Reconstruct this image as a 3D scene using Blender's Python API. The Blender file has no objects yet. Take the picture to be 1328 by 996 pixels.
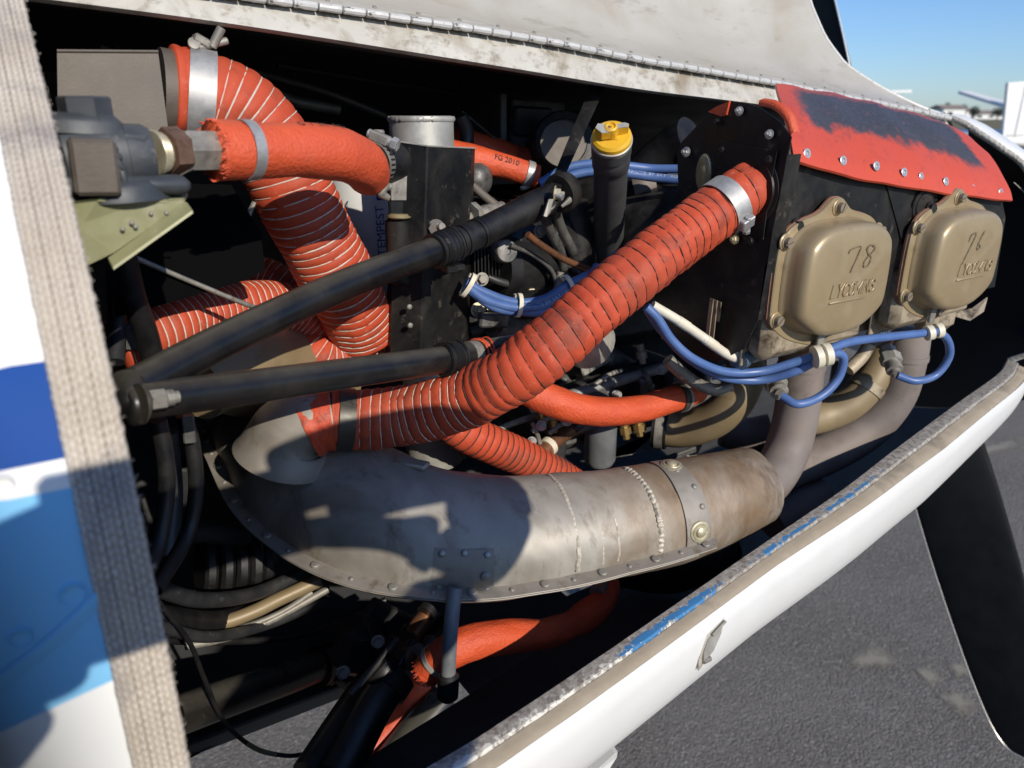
import bpy, math, random
from mathutils import Vector, Matrix, Quaternion, noise
random.seed(7)
PI = math.pi
S = bpy.context.scene
COL = S.collection

# ------------------------------------------------------------------ camera
H = 1.55                                   # eye height of the photographer's phone
F = 966.0                                  # focal length in pixels of the 1328 px wide photograph
YAW, PITCH = math.radians(32), math.radians(19.8)
fw = Vector((math.sin(YAW)*math.cos(PITCH), math.cos(YAW)*math.cos(PITCH), -math.sin(PITCH)))
rt = Vector((math.cos(YAW), -math.sin(YAW), 0))
up = rt.cross(fw)
cam = bpy.data.cameras.new('camera')
cam.sensor_width = 36.0
cam.lens = F/1328*36.0
cam.clip_start = 0.01
cam.clip_end = 8000
cam.dof.use_dof = True
cam.dof.focus_distance = 0.62
cam.dof.aperture_fstop = 8.5
co = bpy.data.objects.new('camera', cam)
COL.objects.link(co)
co.matrix_world = Matrix(((rt.x, up.x, -fw.x, 0), (rt.y, up.y, -fw.y, 0), (rt.z, up.z, -fw.z, H), (0, 0, 0, 1)))
S.camera = co

# ------------------------------------------------------------------ light
SUN_EL = math.radians(28.5)
W = bpy.data.worlds.new('World')
S.world = W
W.use_nodes = True
nt = W.node_tree
bg = nt.nodes['Background']
sky = nt.nodes.new('ShaderNodeTexSky')
sky.sky_type = 'NISHITA'
sky.sun_disc = False
sky.sun_elevation = SUN_EL
sky.sun_rotation = PI
sky.dust_density = 0.3
sky.ozone_density = 5.0
tint = nt.nodes.new('ShaderNodeMix')
tint.data_type = 'RGBA'
tint.blend_type = 'MULTIPLY'
tint.inputs[0].default_value = 1.0
tint.inputs[7].default_value = (0.74, 0.86, 1.06, 1)      # a clear, slightly hazy blue all round
nt.links.new(sky.outputs[0], tint.inputs[6])
nt.links.new(tint.outputs[2], bg.inputs[0])
bg.inputs[1].default_value = 0.135
sl = bpy.data.lights.new('sun', 'SUN')
sl.energy = 4.3
sl.angle = math.radians(0.53)
sl.color = (1.0, 0.93, 0.82)
so = bpy.data.objects.new('sun', sl)
COL.objects.link(so)
SUND = Vector((-0.02, math.cos(SUN_EL), -math.sin(SUN_EL))).normalized()      # the way the light travels
so.rotation_euler = SUND.to_track_quat('-Z', 'Y').to_euler()
so.location = (0, -3, 4)
S.view_settings.view_transform = 'Standard'
S.view_settings.look = 'None'
S.view_settings.exposure = 0.02
S.view_settings.gamma = 1.0
S.view_settings.use_curve_mapping = False

# ------------------------------------------------------------------ measuring: a pixel of the photo met with a plane of the place
def at(px, py, Y=None, X=None, Z=None, d=None):
    v = fw + rt*((px-664)/F) + up*((498-py)/F)
    if Y is not None: t = Y/v.y
    elif X is not None: t = X/v.x
    elif Z is not None: t = (Z-H)/v.z
    else: t = d
    return Vector((v.x*t, v.y*t, v.z*t+H))
def ats(*q): return [at(*p) for p in q]
def R(x, y, z): return Vector((x, y, z+H))

# ------------------------------------------------------------------ materials
MATS = {}
def ramp(nt, fac, stops):
    n = nt.nodes.new('ShaderNodeValToRGB')
    e = n.color_ramp.elements
    while len(e) < len(stops): e.new(0.5)
    for k, (p, c) in enumerate(stops):
        e[k].position = p
        e[k].color = (c[0], c[1], c[2], 1) if isinstance(c, (tuple, list)) else (c, c, c, 1)
    nt.links.new(fac, n.inputs[0])
    return n.outputs[0]
def nz(nt, vec, scale, detail=4, rough=0.55, dist=0.0):
    n = nt.nodes.new('ShaderNodeTexNoise')
    n.inputs['Scale'].default_value = scale
    n.inputs['Detail'].default_value = detail
    n.inputs['Roughness'].default_value = rough
    n.inputs['Distortion'].default_value = dist
    nt.links.new(vec, n.inputs['Vector'])
    return n.outputs['Fac']
def mix(nt, fac, a, b):
    n = nt.nodes.new('ShaderNodeMix')
    n.data_type = 'RGBA'
    for s, v in ((n.inputs[0], fac), (n.inputs[6], a), (n.inputs[7], b)):
        if hasattr(v, 'links'): nt.links.new(v, s)
        elif isinstance(v, (int, float)): s.default_value = v
        else: s.default_value = (v[0], v[1], v[2], 1)
    return n.outputs[2]
def math_(nt, op, a, b=0.0, c=None):
    n = nt.nodes.new('ShaderNodeMath')
    n.operation = op
    for k, v in enumerate((a, b, c)):
        if v is None: continue
        if hasattr(v, 'links'): nt.links.new(v, n.inputs[k])
        else: n.inputs[k].default_value = v
    return n.outputs[0]
def base(name):
    m = bpy.data.materials.new(name)
    m.use_nodes = True
    nt = m.node_tree
    b = nt.nodes['Principled BSDF']
    tc = nt.nodes.new('ShaderNodeTexCoord')
    MATS[name] = m
    return m, nt, b, tc
def worn(name, c1, c2, sc=25, rough=(0.4, 0.6), metal=0.0, bump=0.1, bsc=300, bdist=0.001, c3=None, t3=(0.62, 0.7), sc3=60, thr=(0.35, 0.65), spec=0.5,
         stretch=None, coat=0.0, dust=None, tintx=False, c4=None, t4=(0.6, 0.75), sc4=9):
    m, nt, b, tc = base(name)
    v = tc.outputs['Object']
    if stretch:
        mp = nt.nodes.new('ShaderNodeMapping')
        mp.inputs['Scale'].default_value = stretch
        nt.links.new(v, mp.inputs[0])
        v2 = mp.outputs[0]
    else: v2 = v
    n1 = nz(nt, v2, sc, 6, 0.62, 0.4)
    c = mix(nt, ramp(nt, n1, [(thr[0], 0.0), (thr[1], 1.0)]), c1, c2)
    if c4 is not None:
        c = mix(nt, ramp(nt, nz(nt, v, sc4, 5, 0.6, 0.8), [(t4[0], 0.0), (t4[1], 1.0)]), c, c4)
    if c3 is not None:
        c = mix(nt, ramp(nt, nz(nt, v2, sc3, 8, 0.7, 0.2), [(t3[0], 0.0), (t3[1], 1.0)]), c, c3)
    if tintx:                               # straw and brown heat tint, strongest towards the hot exhaust end of the part
        sx_ = nt.nodes.new('ShaderNodeSeparateXYZ')
        nt.links.new(v, sx_.inputs[0])
        kx = math_(nt, 'MULTIPLY', ramp(nt, sx_.outputs[0], [(0.0, 0.0), (0.05, 0.75), (0.2, 1.0)]), ramp(nt, nz(nt, v2, 13, 7, 0.72, 1.0), [(0.32, 0.1), (0.66, 1.0)]))
        c = mix(nt, kx, c, (0.215, 0.135, 0.070))
        c = mix(nt, math_(nt, 'MULTIPLY', ramp(nt, sx_.outputs[0], [(0.10, 0.0), (0.18, 1.0)]), ramp(nt, nz(nt, v2, 30, 8, 0.75, 0.6), [(0.48, 0.0), (0.66, 0.7)])), c, (0.085, 0.055, 0.035))
    if dust is not None:                    # grit that has settled on the faces turned upward
        g = nt.nodes.new('ShaderNodeNewGeometry')
        sp = nt.nodes.new('ShaderNodeSeparateXYZ')
        nt.links.new(g.outputs['Normal'], sp.inputs[0])
        kk = math_(nt, 'MULTIPLY', ramp(nt, sp.outputs[2], [(0.45, 0.0), (0.95, 0.85)]), ramp(nt, nz(nt, v, 14, 6, 0.7), [(0.3, 0.25), (0.65, 1.0)]))
        c = mix(nt, kk, c, dust)
    nt.links.new(c, b.inputs['Base Color'])
    nt.links.new(ramp(nt, n1, [(0.3, rough[0]), (0.7, rough[1])]), b.inputs['Roughness'])
    b.inputs['Metallic'].default_value = metal
    b.inputs['Specular IOR Level'].default_value = spec
    if coat: b.inputs['Coat Weight'].default_value = coat
    if bump:
        bn = nt.nodes.new('ShaderNodeBump')
        bn.inputs['Strength'].default_value = bump
        bn.inputs['Distance'].default_value = bdist
        nt.links.new(nz(nt, v, bsc, 5, 0.6), bn.inputs['Height'])
        nt.links.new(bn.outputs[0], b.inputs['Normal'])
    return m

M = {}
M['black_metal'] = worn('black_metal', (0.007, 0.0075, 0.008), (0.014, 0.0135, 0.013), 40, (0.34, 0.55), 0, 0.15, 250, 0.0008, c3=(0.15, 0.125, 0.095), t3=(0.60, 0.80), sc3=70, c4=(0.034, 0.030, 0.025), t4=(0.46, 0.72), sc4=22, spec=0.28)
M['black_tube'] = worn('black_tube', (0.006, 0.006, 0.007), (0.013, 0.012, 0.011), 30, (0.24, 0.40), 0, 0.10, 200, 0.0006, c3=(0.16, 0.14, 0.11), t3=(0.66, 0.80), sc3=110, c4=(0.032, 0.028, 0.022), t4=(0.5, 0.8), sc4=16, spec=0.4, dust=(0.10, 0.09, 0.07))
M['soot_black'] = worn('soot_black', (0.008, 0.009, 0.011), (0.014, 0.014, 0.015), 20, (0.6, 0.8), 0, 0.1, 120, 0.001)
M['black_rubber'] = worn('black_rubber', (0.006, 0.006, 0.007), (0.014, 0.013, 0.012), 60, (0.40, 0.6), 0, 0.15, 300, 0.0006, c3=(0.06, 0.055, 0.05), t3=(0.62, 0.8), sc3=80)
M['grey_tube'] = worn('grey_tube', (0.052, 0.054, 0.056), (0.066, 0.067, 0.068), 60, (0.5, 0.65), 0, 0.1, 400, 0.0004, c3=(0.10, 0.095, 0.085), t3=(0.68, 0.8), sc3=160)
M['cast_grey'] = worn('cast_grey', (0.10, 0.10, 0.095), (0.22, 0.21, 0.195), 45, (0.4, 0.6), 0.5, 0.3, 250, 0.001, c3=(0.03, 0.027, 0.022), t3=(0.5, 0.68), sc3=40)
M['engine_grey'] = worn('engine_grey', (0.016, 0.016, 0.016), (0.05, 0.048, 0.044), 40, (0.4, 0.6), 0.2, 0.35, 200, 0.001, c3=(0.012, 0.011, 0.010), t3=(0.5, 0.66), sc3=55)
M['sump_grey'] = worn('sump_grey', (0.13, 0.14, 0.145), (0.19, 0.195, 0.20), 40, (0.5, 0.65), 0.1, 0.2, 300, 0.0006, c3=(0.32, 0.32, 0.31), t3=(0.68, 0.74), sc3=150)
M['bare_alloy'] = worn('bare_alloy', (0.34, 0.33, 0.29), (0.46, 0.44, 0.39), 60, (0.45, 0.6), 0.4, 0.15, 300, 0.0005, c3=(0.20, 0.18, 0.14), t3=(0.6, 0.75), sc3=50)
M['steel'] = worn('steel', (0.34, 0.34, 0.33), (0.46, 0.45, 0.43), 90, (0.48, 0.62), 0.6, 0.1, 500, 0.0004, c3=(0.14, 0.12, 0.10), t3=(0.6, 0.74), sc3=120)
M['dull_steel'] = worn('dull_steel', (0.20, 0.185, 0.16), (0.33, 0.31, 0.265), 90, (0.5, 0.65), 0.4, 0.2, 400, 0.0005, c3=(0.10, 0.07, 0.045), t3=(0.58, 0.7), sc3=110)
M['cadmium'] = worn('cadmium', (0.46, 0.40, 0.25), (0.56, 0.5, 0.36), 120, (0.35, 0.5), 0.5, 0.1, 400, 0.0004, c3=(0.2, 0.15, 0.08), t3=(0.6, 0.74), sc3=150)
M['brass'] = worn('brass', (0.42, 0.28, 0.10), (0.3, 0.2, 0.08), 120, (0.3, 0.5), 0.7, 0.1, 400, 0.0004, c3=(0.09, 0.06, 0.03), t3=(0.55, 0.7), sc3=120)
M['copper'] = worn('copper', (0.34, 0.15, 0.07), (0.22, 0.10, 0.055), 60, (0.3, 0.5), 0.6, 0.1, 300, 0.0004, c3=(0.07, 0.05, 0.04), t3=(0.52, 0.68), sc3=45)
M['rust_brown'] = worn('rust_brown', (0.13, 0.07, 0.045), (0.2, 0.12, 0.08), 120, (0.4, 0.6), 0.4, 0.2, 400, 0.0005, c3=(0.05, 0.03, 0.02), t3=(0.55, 0.68), sc3=90)
M['sleeve'] = worn('sleeve', (0.64, 0.092, 0.028), (0.56, 0.076, 0.026), 30, (0.42, 0.6), 0, 0.7, 420, 0.0016, c3=(0.22, 0.045, 0.025), t3=(0.66, 0.8), sc3=70, c4=(0.45, 0.10, 0.05), t4=(0.6, 0.8), sc4=25)
M['sleeve_dirty'] = worn('sleeve_dirty', (0.60, 0.075, 0.024), (0.48, 0.065, 0.026), 30, (0.4, 0.6), 0, 0.6, 190, 0.0016, c3=(0.12, 0.04, 0.028), t3=(0.55, 0.72), sc3=45)
M['blue_wire'] = worn('blue_wire', (0.062, 0.125, 0.31), (0.085, 0.155, 0.35), 50, (0.35, 0.5), 0, 0.05, 300, 0.0004, c3=(0.14, 0.15, 0.2), t3=(0.6, 0.8), sc3=60)
M['white_cord'] = worn('white_cord', (0.62, 0.56, 0.48), (0.5, 0.42, 0.34), 200, (0.7, 0.9), 0, 0.1, 900, 0.0003, c3=(0.3, 0.16, 0.11), t3=(0.58, 0.72), sc3=40)
M['dark_cord'] = worn('dark_cord', (0.012, 0.010, 0.009), (0.05, 0.03, 0.024), 120, (0.7, 0.9), 0, 0.1, 900, 0.0003, c3=(0.32, 0.2, 0.14), t3=(0.70, 0.76), sc3=60)
M['white_plastic'] = worn('white_plastic', (0.62, 0.56, 0.42), (0.7, 0.65, 0.52), 80, (0.4, 0.55), 0, 0.05, 300, 0.0003, c3=(0.2, 0.17, 0.12), t3=(0.66, 0.8), sc3=120)
M['cream_line'] = worn('cream_line', (0.62, 0.56, 0.45), (0.70, 0.66, 0.55), 60, (0.4, 0.6), 0, 0.1, 300, 0.0003, c3=(0.3, 0.25, 0.18), t3=(0.6, 0.75), sc3=70)
M['rocker_gold'] = worn('rocker_gold', (0.37, 0.285, 0.165), (0.30, 0.222, 0.120), 14, (0.34, 0.46), 0.30, 0.06, 260, 0.0005, c3=(0.16, 0.10, 0.05), t3=(0.6, 0.82), sc3=45, c4=(0.39, 0.32, 0.20), t4=(0.5, 0.75), sc4=26)
M['gasket'] = worn('gasket', (0.30, 0.14, 0.09), (0.2, 0.1, 0.07), 100, (0.6, 0.8), 0, 0.1, 300, 0.0004)
M['head_alloy'] = worn('head_alloy', (0.30, 0.24, 0.16), (0.40, 0.33, 0.23), 50, (0.45, 0.65), 0.25, 0.35, 220, 0.001, c3=(0.09, 0.06, 0.035), t3=(0.5, 0.66), sc3=45)
M['exhaust'] = worn('exhaust', (0.165, 0.136, 0.118), (0.22, 0.184, 0.160), 22, (0.55, 0.75), 0.1, 0.12, 300, 0.0005, c3=(0.10, 0.065, 0.05), t3=(0.58, 0.8), sc3=40, c4=(0.25, 0.19, 0.155), t4=(0.55, 0.8), sc4=14)
M['intake_tan'] = worn('intake_tan', (0.225, 0.165, 0.088), (0.27, 0.205, 0.115), 18, (0.42, 0.58), 0.1, 0.06, 300, 0.0004, c3=(0.13, 0.085, 0.04), t3=(0.56, 0.8), sc3=35)
M['muffler'] = worn('muffler', (0.29, 0.265, 0.222), (0.40, 0.37, 0.318), 16, (0.46, 0.64), 0.2, 0.08, 260, 0.0005, c3=(0.13, 0.09, 0.06), t3=(0.54, 0.76), sc3=38, c4=(0.20, 0.165, 0.125), t4=(0.50, 0.70), sc4=10, stretch=(1.5, .7, .7), tintx=True)
M['muffler_flange'] = worn('muffler_flange', (0.22, 0.195, 0.16), (0.30, 0.27, 0.23), 30, (0.45, 0.6), 0.2, 0.1, 260, 0.0005, c3=(0.13, 0.085, 0.05), t3=(0.56, 0.74), sc3=40)
M['weld'] = worn('weld', (0.42, 0.37, 0.29), (0.52, 0.47, 0.38), 160, (0.45, 0.6), 0.15, 0.4, 500, 0.001)
M['white_paint'] = worn('white_paint', (0.74, 0.735, 0.71), (0.68, 0.67, 0.64), 9, (0.28, 0.40), 0, 0.03, 120, 0.0005, c3=(0.42, 0.38, 0.32), t3=(0.66, 0.80), sc3=70, spec=0.5)
M['door_grey'] = worn('door_grey', (0.36, 0.335, 0.285), (0.47, 0.45, 0.405), 6, (0.40, 0.58), 0, 0.12, 60, 0.0010, c3=(0.20, 0.165, 0.115), t3=(0.57, 0.78), sc3=34, c4=(0.35, 0.31, 0.245), t4=(0.48, 0.72), sc4=9, stretch=(0.40, 1, 1))
M['strip_grey'] = worn('strip_grey', (0.43, 0.40, 0.34), (0.54, 0.52, 0.46), 8, (0.45, 0.6), 0, 0.10, 90, 0.0008, c3=(0.21, 0.17, 0.115), t3=(0.51, 0.70), sc3=95, c4=(0.27, 0.225, 0.16), t4=(0.50, 0.70), sc4=16, stretch=(0.8, 1, 1))
M['hinge_white'] = worn('hinge_white', (0.56, 0.55, 0.52), (0.50, 0.49, 0.46), 90, (0.4, 0.55), 0.1, 0.35, 400, 0.0008, c3=(0.11, 0.09, 0.07), t3=(0.59, 0.63), sc3=190)
M['flap_rivet'] = worn('flap_rivet', (0.42, 0.42, 0.42), (0.55, 0.54, 0.52), 200, (0.3, 0.45), 0.6, 0.1, 500, 0.0003, c3=(0.12, 0.09, 0.08), t3=(0.6, 0.7), sc3=200)
M['cowl_inside'] = worn('cowl_inside', (0.060, 0.061, 0.064), (0.082, 0.081, 0.08), 12, (0.55, 0.7), 0, 0.08, 120, 0.0006, c3=(0.03, 0.028, 0.026), t3=(0.55, 0.75), sc3=14)
M['zinc_green'] = worn('zinc_green', (0.235, 0.235, 0.115), (0.29, 0.285, 0.165), 40, (0.45, 0.6), 0.1, 0.1, 250, 0.0005, c3=(0.40, 0.37, 0.26), t3=(0.56, 0.72), sc3=35, c4=(0.20, 0.17, 0.07), t4=(0.58, 0.76), sc4=30)
M['box_brown'] = worn('box_brown', (0.105, 0.086, 0.068), (0.135, 0.115, 0.094), 60, (0.55, 0.7), 0.2, 0.3, 500, 0.0006, c3=(0.24, 0.21, 0.18), t3=(0.66, 0.76), sc3=120)
M['valve_grey'] = worn('valve_grey', (0.04, 0.046, 0.052), (0.065, 0.07, 0.075), 40, (0.45, 0.6), 0.05, 0.2, 250, 0.0006, c3=(0.22, 0.2, 0.16), t3=(0.6, 0.78), sc3=60)
M['clamp_black'] = worn('clamp_black', (0.05, 0.045, 0.036), (0.075, 0.066, 0.05), 60, (0.35, 0.5), 0.3, 0.1, 300, 0.0004, c3=(0.16, 0.14, 0.1), t3=(0.6, 0.75), sc3=90)
M['grommet'] = worn('grommet', (0.20, 0.16, 0.075), (0.26, 0.21, 0.11), 60, (0.3, 0.45), 0, 0.1, 250, 0.0005, c3=(0.1, 0.08, 0.04), t3=(0.6, 0.75), sc3=80)
M['elbow_blue'] = worn('elbow_blue', (0.085, 0.13, 0.17), (0.12, 0.17, 0.21), 80, (0.4, 0.55), 0, 0.1, 300, 0.0004, c3=(0.05, 0.06, 0.07), t3=(0.5, 0.7), sc3=60)
M['cap_yellow'] = worn('cap_yellow', (0.72, 0.42, 0.02), (0.66, 0.36, 0.02), 90, (0.35, 0.5), 0, 0.15, 300, 0.0005, c3=(0.32, 0.27, 0.2), t3=(0.62, 0.68), sc3=110)
M['ink'] = worn('ink', (0.02, 0.016, 0.014), (0.05, 0.03, 0.02), 200, (0.6, 0.8), 0, 0)
M['white_ink'] = worn('white_ink', (0.6, 0.6, 0.6), (0.45, 0.45, 0.5), 300, (0.6, 0.8), 0, 0)
M['navy_ink'] = worn('navy_ink', (0.015, 0.05, 0.25), (0.02, 0.06, 0.3), 300, (0.5, 0.6), 0, 0)
M['pencil'] = worn('pencil', (0.13, 0.105, 0.062), (0.23, 0.175, 0.10), 260, (0.5, 0.6), 0.2, 0)
M['filter_white'] = worn('filter_white', (0.66, 0.66, 0.63), (0.6, 0.6, 0.58), 30, (0.3, 0.45), 0, 0)
M['prop_black'] = worn('prop_black', (0.004, 0.0045, 0.006), (0.007, 0.0075, 0.009), 20, (0.55, 0.7), 0, 0.04, 200, 0.0004, c3=(0.014, 0.014, 0.015), t3=(0.6, 0.8), sc3=60, spec=0.12)
M['prop_edge'] = worn('prop_edge', (0.6, 0.58, 0.54), (0.5, 0.48, 0.45), 30, (0.3, 0.4), 0.6, 0.05, 200)
M['far_white'] = worn('far_white', (0.80, 0.79, 0.74), (0.75, 0.74, 0.70), 2, (0.3, 0.4), 0, 0)
M['far_line'] = worn('far_line', (0.30, 0.29, 0.26), (0.34, 0.33, 0.3), 2, (0.5, 0.6), 0, 0)
M['glass_dark'] = worn('glass_dark', (0.03, 0.035, 0.04), (0.04, 0.045, 0.05), 2, (0.1, 0.15), 0, 0)
M['tyre'] = worn('tyre', (0.02, 0.02, 0.02), (0.03, 0.03, 0.03), 20, (0.7, 0.8), 0, 0)
M['skin'] = worn('skin', (0.45, 0.27, 0.19), (0.5, 0.3, 0.21), 30, (0.45, 0.6), 0, 0)
M['shirt'] = worn('shirt', (0.10, 0.13, 0.2), (0.12, 0.15, 0.22), 20, (0.8, 0.9), 0, 0)
M['trousers'] = worn('trousers', (0.05, 0.05, 0.06), (0.06, 0.06, 0.07), 20, (0.8, 0.9), 0, 0)
M['phone'] = worn('phone', (0.02, 0.02, 0.025), (0.025, 0.025, 0.03), 20, (0.2, 0.3), 0.2, 0)
M['roof_far'] = worn('roof_far', (0.26, 0.2, 0.16), (0.3, 0.24, 0.19), 1, (0.8, 0.9), 0, 0)
M['leaf_far'] = worn('leaf_far', (0.045, 0.06, 0.03), (0.06, 0.075, 0.04), 1, (0.8, 0.9), 0, 0)
M['bark'] = worn('bark', (0.10, 0.075, 0.05), (0.13, 0.1, 0.07), 4, (0.8, 0.9), 0, 0)

def scat_mat():
    # silicone coated glass cloth duct: dull red orange, soot rubbed into the ribs
    m, nt, b, tc = base('red_duct')
    v = tc.outputs['Object']
    n1 = nz(nt, v, 30, 6, 0.6)
    c = mix(nt, ramp(nt, n1, [(0.35, 0.0), (0.65, 1.0)]), (0.53, 0.074, 0.028), (0.44, 0.062, 0.026))
    c = mix(nt, ramp(nt, nz(nt, v, 24, 8, 0.72, 0.6), [(0.53, 0.0), (0.70, 0.85)]), c, (0.13, 0.05, 0.036))
    c = mix(nt, ramp(nt, nz(nt, v, 9, 6, 0.65, 0.7), [(0.46, 0.0), (0.68, 0.55)]), c, (0.27, 0.072, 0.042))
    c = mix(nt, ramp(nt, nz(nt, v, 150, 8, 0.75), [(0.58, 0.0), (0.76, 0.75)]), c, (0.55, 0.24, 0.16))
    nt.links.new(c, b.inputs['Base Color'])
    b.inputs['Roughness'].default_value = 0.62
    b.inputs['Specular IOR Level'].default_value = 0.3
    bn = nt.nodes.new('ShaderNodeBump')
    bn.inputs['Strength'].default_value = 0.3
    bn.inputs['Distance'].default_value = 0.0008
    nt.links.new(nz(nt, v, 420, 4, 0.6), bn.inputs['Height'])
    nt.links.new(bn.outputs[0], b.inputs['Normal'])
    return m
M['red_duct'] = scat_mat()

def flap_mat():
    # red silicone baffle seal rubbed black across its upper part where the cowling chafes it (uv: x along, y up from the riveted edge)
    m, nt, b, tc = base('red_seal')
    uv = nt.nodes.new('ShaderNodeUVMap')
    sep = nt.nodes.new('ShaderNodeSeparateXYZ')
    nt.links.new(uv.outputs[0], sep.inputs[0])
    x, y = sep.outputs[0], sep.outputs[1]
    mp = nt.nodes.new('ShaderNodeMapping')
    mp.inputs['Scale'].default_value = (4.0, 1.6, 1)
    nt.links.new(uv.outputs[0], mp.inputs[0])
    n1 = nz(nt, mp.outputs[0], 1.6, 6, 0.62)
    n2 = nz(nt, mp.outputs[0], 7.0, 8, 0.7)
    lo = math_(nt, 'ADD', math_(nt, 'MULTIPLY', x, 0.03), 0.27)
    band = math_(nt, 'SUBTRACT', math_(nt, 'ADD', y, math_(nt, 'MULTIPLY', math_(nt, 'SUBTRACT', n1, 0.5), 0.42)), lo)
    k = ramp(nt, math_(nt, 'ADD', math_(nt, 'ADD', math_(nt, 'MULTIPLY', band, 3.2), 0.5), math_(nt, 'MULTIPLY', math_(nt, 'SUBTRACT', n2, 0.5), 0.9)), [(0.34, 0.0), (0.64, 1.0)])
    lft = ramp(nt, math_(nt, 'ADD', x, math_(nt, 'MULTIPLY', math_(nt, 'SUBTRACT', n2, 0.5), 0.16)), [(0.055, 0.0), (0.11, 1.0)])
    rgt = ramp(nt, math_(nt, 'ADD', math_(nt, 'ADD', x, math_(nt, 'MULTIPLY', y, 0.12)), math_(nt, 'MULTIPLY', math_(nt, 'SUBTRACT', n2, 0.5), 0.08)), [(0.93, 1.0), (0.96, 0.0)])
    k = math_(nt, 'MULTIPLY', math_(nt, 'MULTIPLY', k, lft), rgt)
    top = ramp(nt, math_(nt, 'ADD', y, math_(nt, 'MULTIPLY', math_(nt, 'SUBTRACT', n2, 0.5), 0.6)), [(0.80, 0.0), (1.0, 0.85)])
    k = math_(nt, 'MULTIPLY', k, math_(nt, 'SUBTRACT', 1.0, top))
    v = tc.outputs['Object']
    red = mix(nt, ramp(nt, nz(nt, v, 45, 6, 0.7), [(0.55, 0.0), (0.8, 0.7)]), (0.56, 0.070, 0.028), (0.33, 0.045, 0.03))
    blk = mix(nt, ramp(nt, nz(nt, mp.outputs[0], 14, 6, 0.7), [(0.3, 0.0), (0.8, 1.0)]), (0.034, 0.032, 0.033), (0.085, 0.077, 0.076))
    blk = mix(nt, ramp(nt, n2, [(0.58, 0.0), (0.76, 0.7)]), blk, (0.30, 0.07, 0.05))
    red = mix(nt, ramp(nt, nz(nt, mp.outputs[0], 11, 8, 0.75), [(0.56, 0.0), (0.72, 0.75)]), red, (0.16, 0.045, 0.035))
    nt.links.new(mix(nt, k, red, blk), b.inputs['Base Color'])
    b.inputs['Roughness'].default_value = 0.5
    bn = nt.nodes.new('ShaderNodeBump')
    bn.inputs['Strength'].default_value = 0.2
    bn.inputs['Distance'].default_value = 0.0008
    nt.links.new(nz(nt, v, 260, 5, 0.6), bn.inputs['Height'])
    nt.links.new(bn.outputs[0], b.inputs['Normal'])
    return m
M['red_seal'] = flap_mat()

def lip_mat():
    # cowling joggle: bare grimy metal with flaking white and bright blue paint (uv: x metres along, y 0 inner .. 1 outer)
    m, nt, b, tc = base('chipped_lip')
    uv = nt.nodes.new('ShaderNodeUVMap')
    sep = nt.nodes.new('ShaderNodeSeparateXYZ')
    nt.links.new(uv.outputs[0], sep.inputs[0])
    x, y = sep.outputs[0], sep.outputs[1]
    v = tc.outputs['Object']
    met = mix(nt, ramp(nt, nz(nt, v, 210, 8, 0.75), [(0.38, 0.0), (0.62, 1.0)]), (0.15, 0.125, 0.10), (0.42, 0.39, 0.34))
    met = mix(nt, ramp(nt, nz(nt, v, 220, 6, 0.7), [(0.55, 0.0), (0.66, 1.0)]), met, (0.5, 0.47, 0.42))
    n1 = nz(nt, v, 48, 8, 0.75)
    n2 = nz(nt, v, 130, 8, 0.75)
    def bump01(val, a, b_, c_, d_):
        return ramp(nt, val, [(a, 0.0), (b_, 1.0), (c_, 1.0), (d_, 0.0)])
    ba = bump01(x, 0.26, 0.29, 0.38, 0.41)
    bb = bump01(x, 0.40, 0.44, 0.62, 0.80)
    bz = math_(nt, 'MAXIMUM', ba, math_(nt, 'MULTIPLY', bb, 0.62))
    yb = math_(nt, 'SUBTRACT', 1.0, math_(nt, 'ABSOLUTE', math_(nt, 'MULTIPLY', math_(nt, 'SUBTRACT', y, 0.66), 2.2)))
    k = math_(nt, 'ADD', math_(nt, 'MULTIPLY', bz, yb), math_(nt, 'MULTIPLY', math_(nt, 'SUBTRACT', n1, 0.5), 0.9))
    k = math_(nt, 'SUBTRACT', k, math_(nt, 'MULTIPLY', ramp(nt, n2, [(0.50, 0.0), (0.62, 1.0)]), 0.55))
    kb = ramp(nt, k, [(0.44, 0.0), (0.48, 1.0)])
    wz = ramp(nt, x, [(0.12, 0.80), (0.27, 0.70), (0.42, 0.36), (0.6, 0.22), (1.0, 0.1)])
    yw = ramp(nt, y, [(0.15, 0.2), (0.55, 0.7), (0.95, 1.0)])
    kw = math_(nt, 'ADD', math_(nt, 'MULTIPLY', wz, yw), math_(nt, 'MULTIPLY', math_(nt, 'SUBTRACT', n2, 0.5), 1.8))
    kw = ramp(nt, kw, [(0.62, 0.0), (0.66, 1.0)])
    c = mix(nt, kw, met, (0.66, 0.63, 0.56))
    c = mix(nt, kb, c, (0.045, 0.19, 0.40))
    nt.links.new(c, b.inputs['Base Color'])
    b.inputs['Roughness'].default_value = 0.5
    bn = nt.nodes.new('ShaderNodeBump')
    bn.inputs['Strength'].default_value = 0.5
    bn.inputs['Distance'].default_value = 0.0012
    nt.links.new(math_(nt, 'ADD', math_(nt, 'MULTIPLY', kw, 0.6), n2), bn.inputs['Height'])
    nt.links.new(bn.outputs[0], b.inputs['Normal'])
    return m
M['chipped_lip'] = lip_mat()

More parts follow.
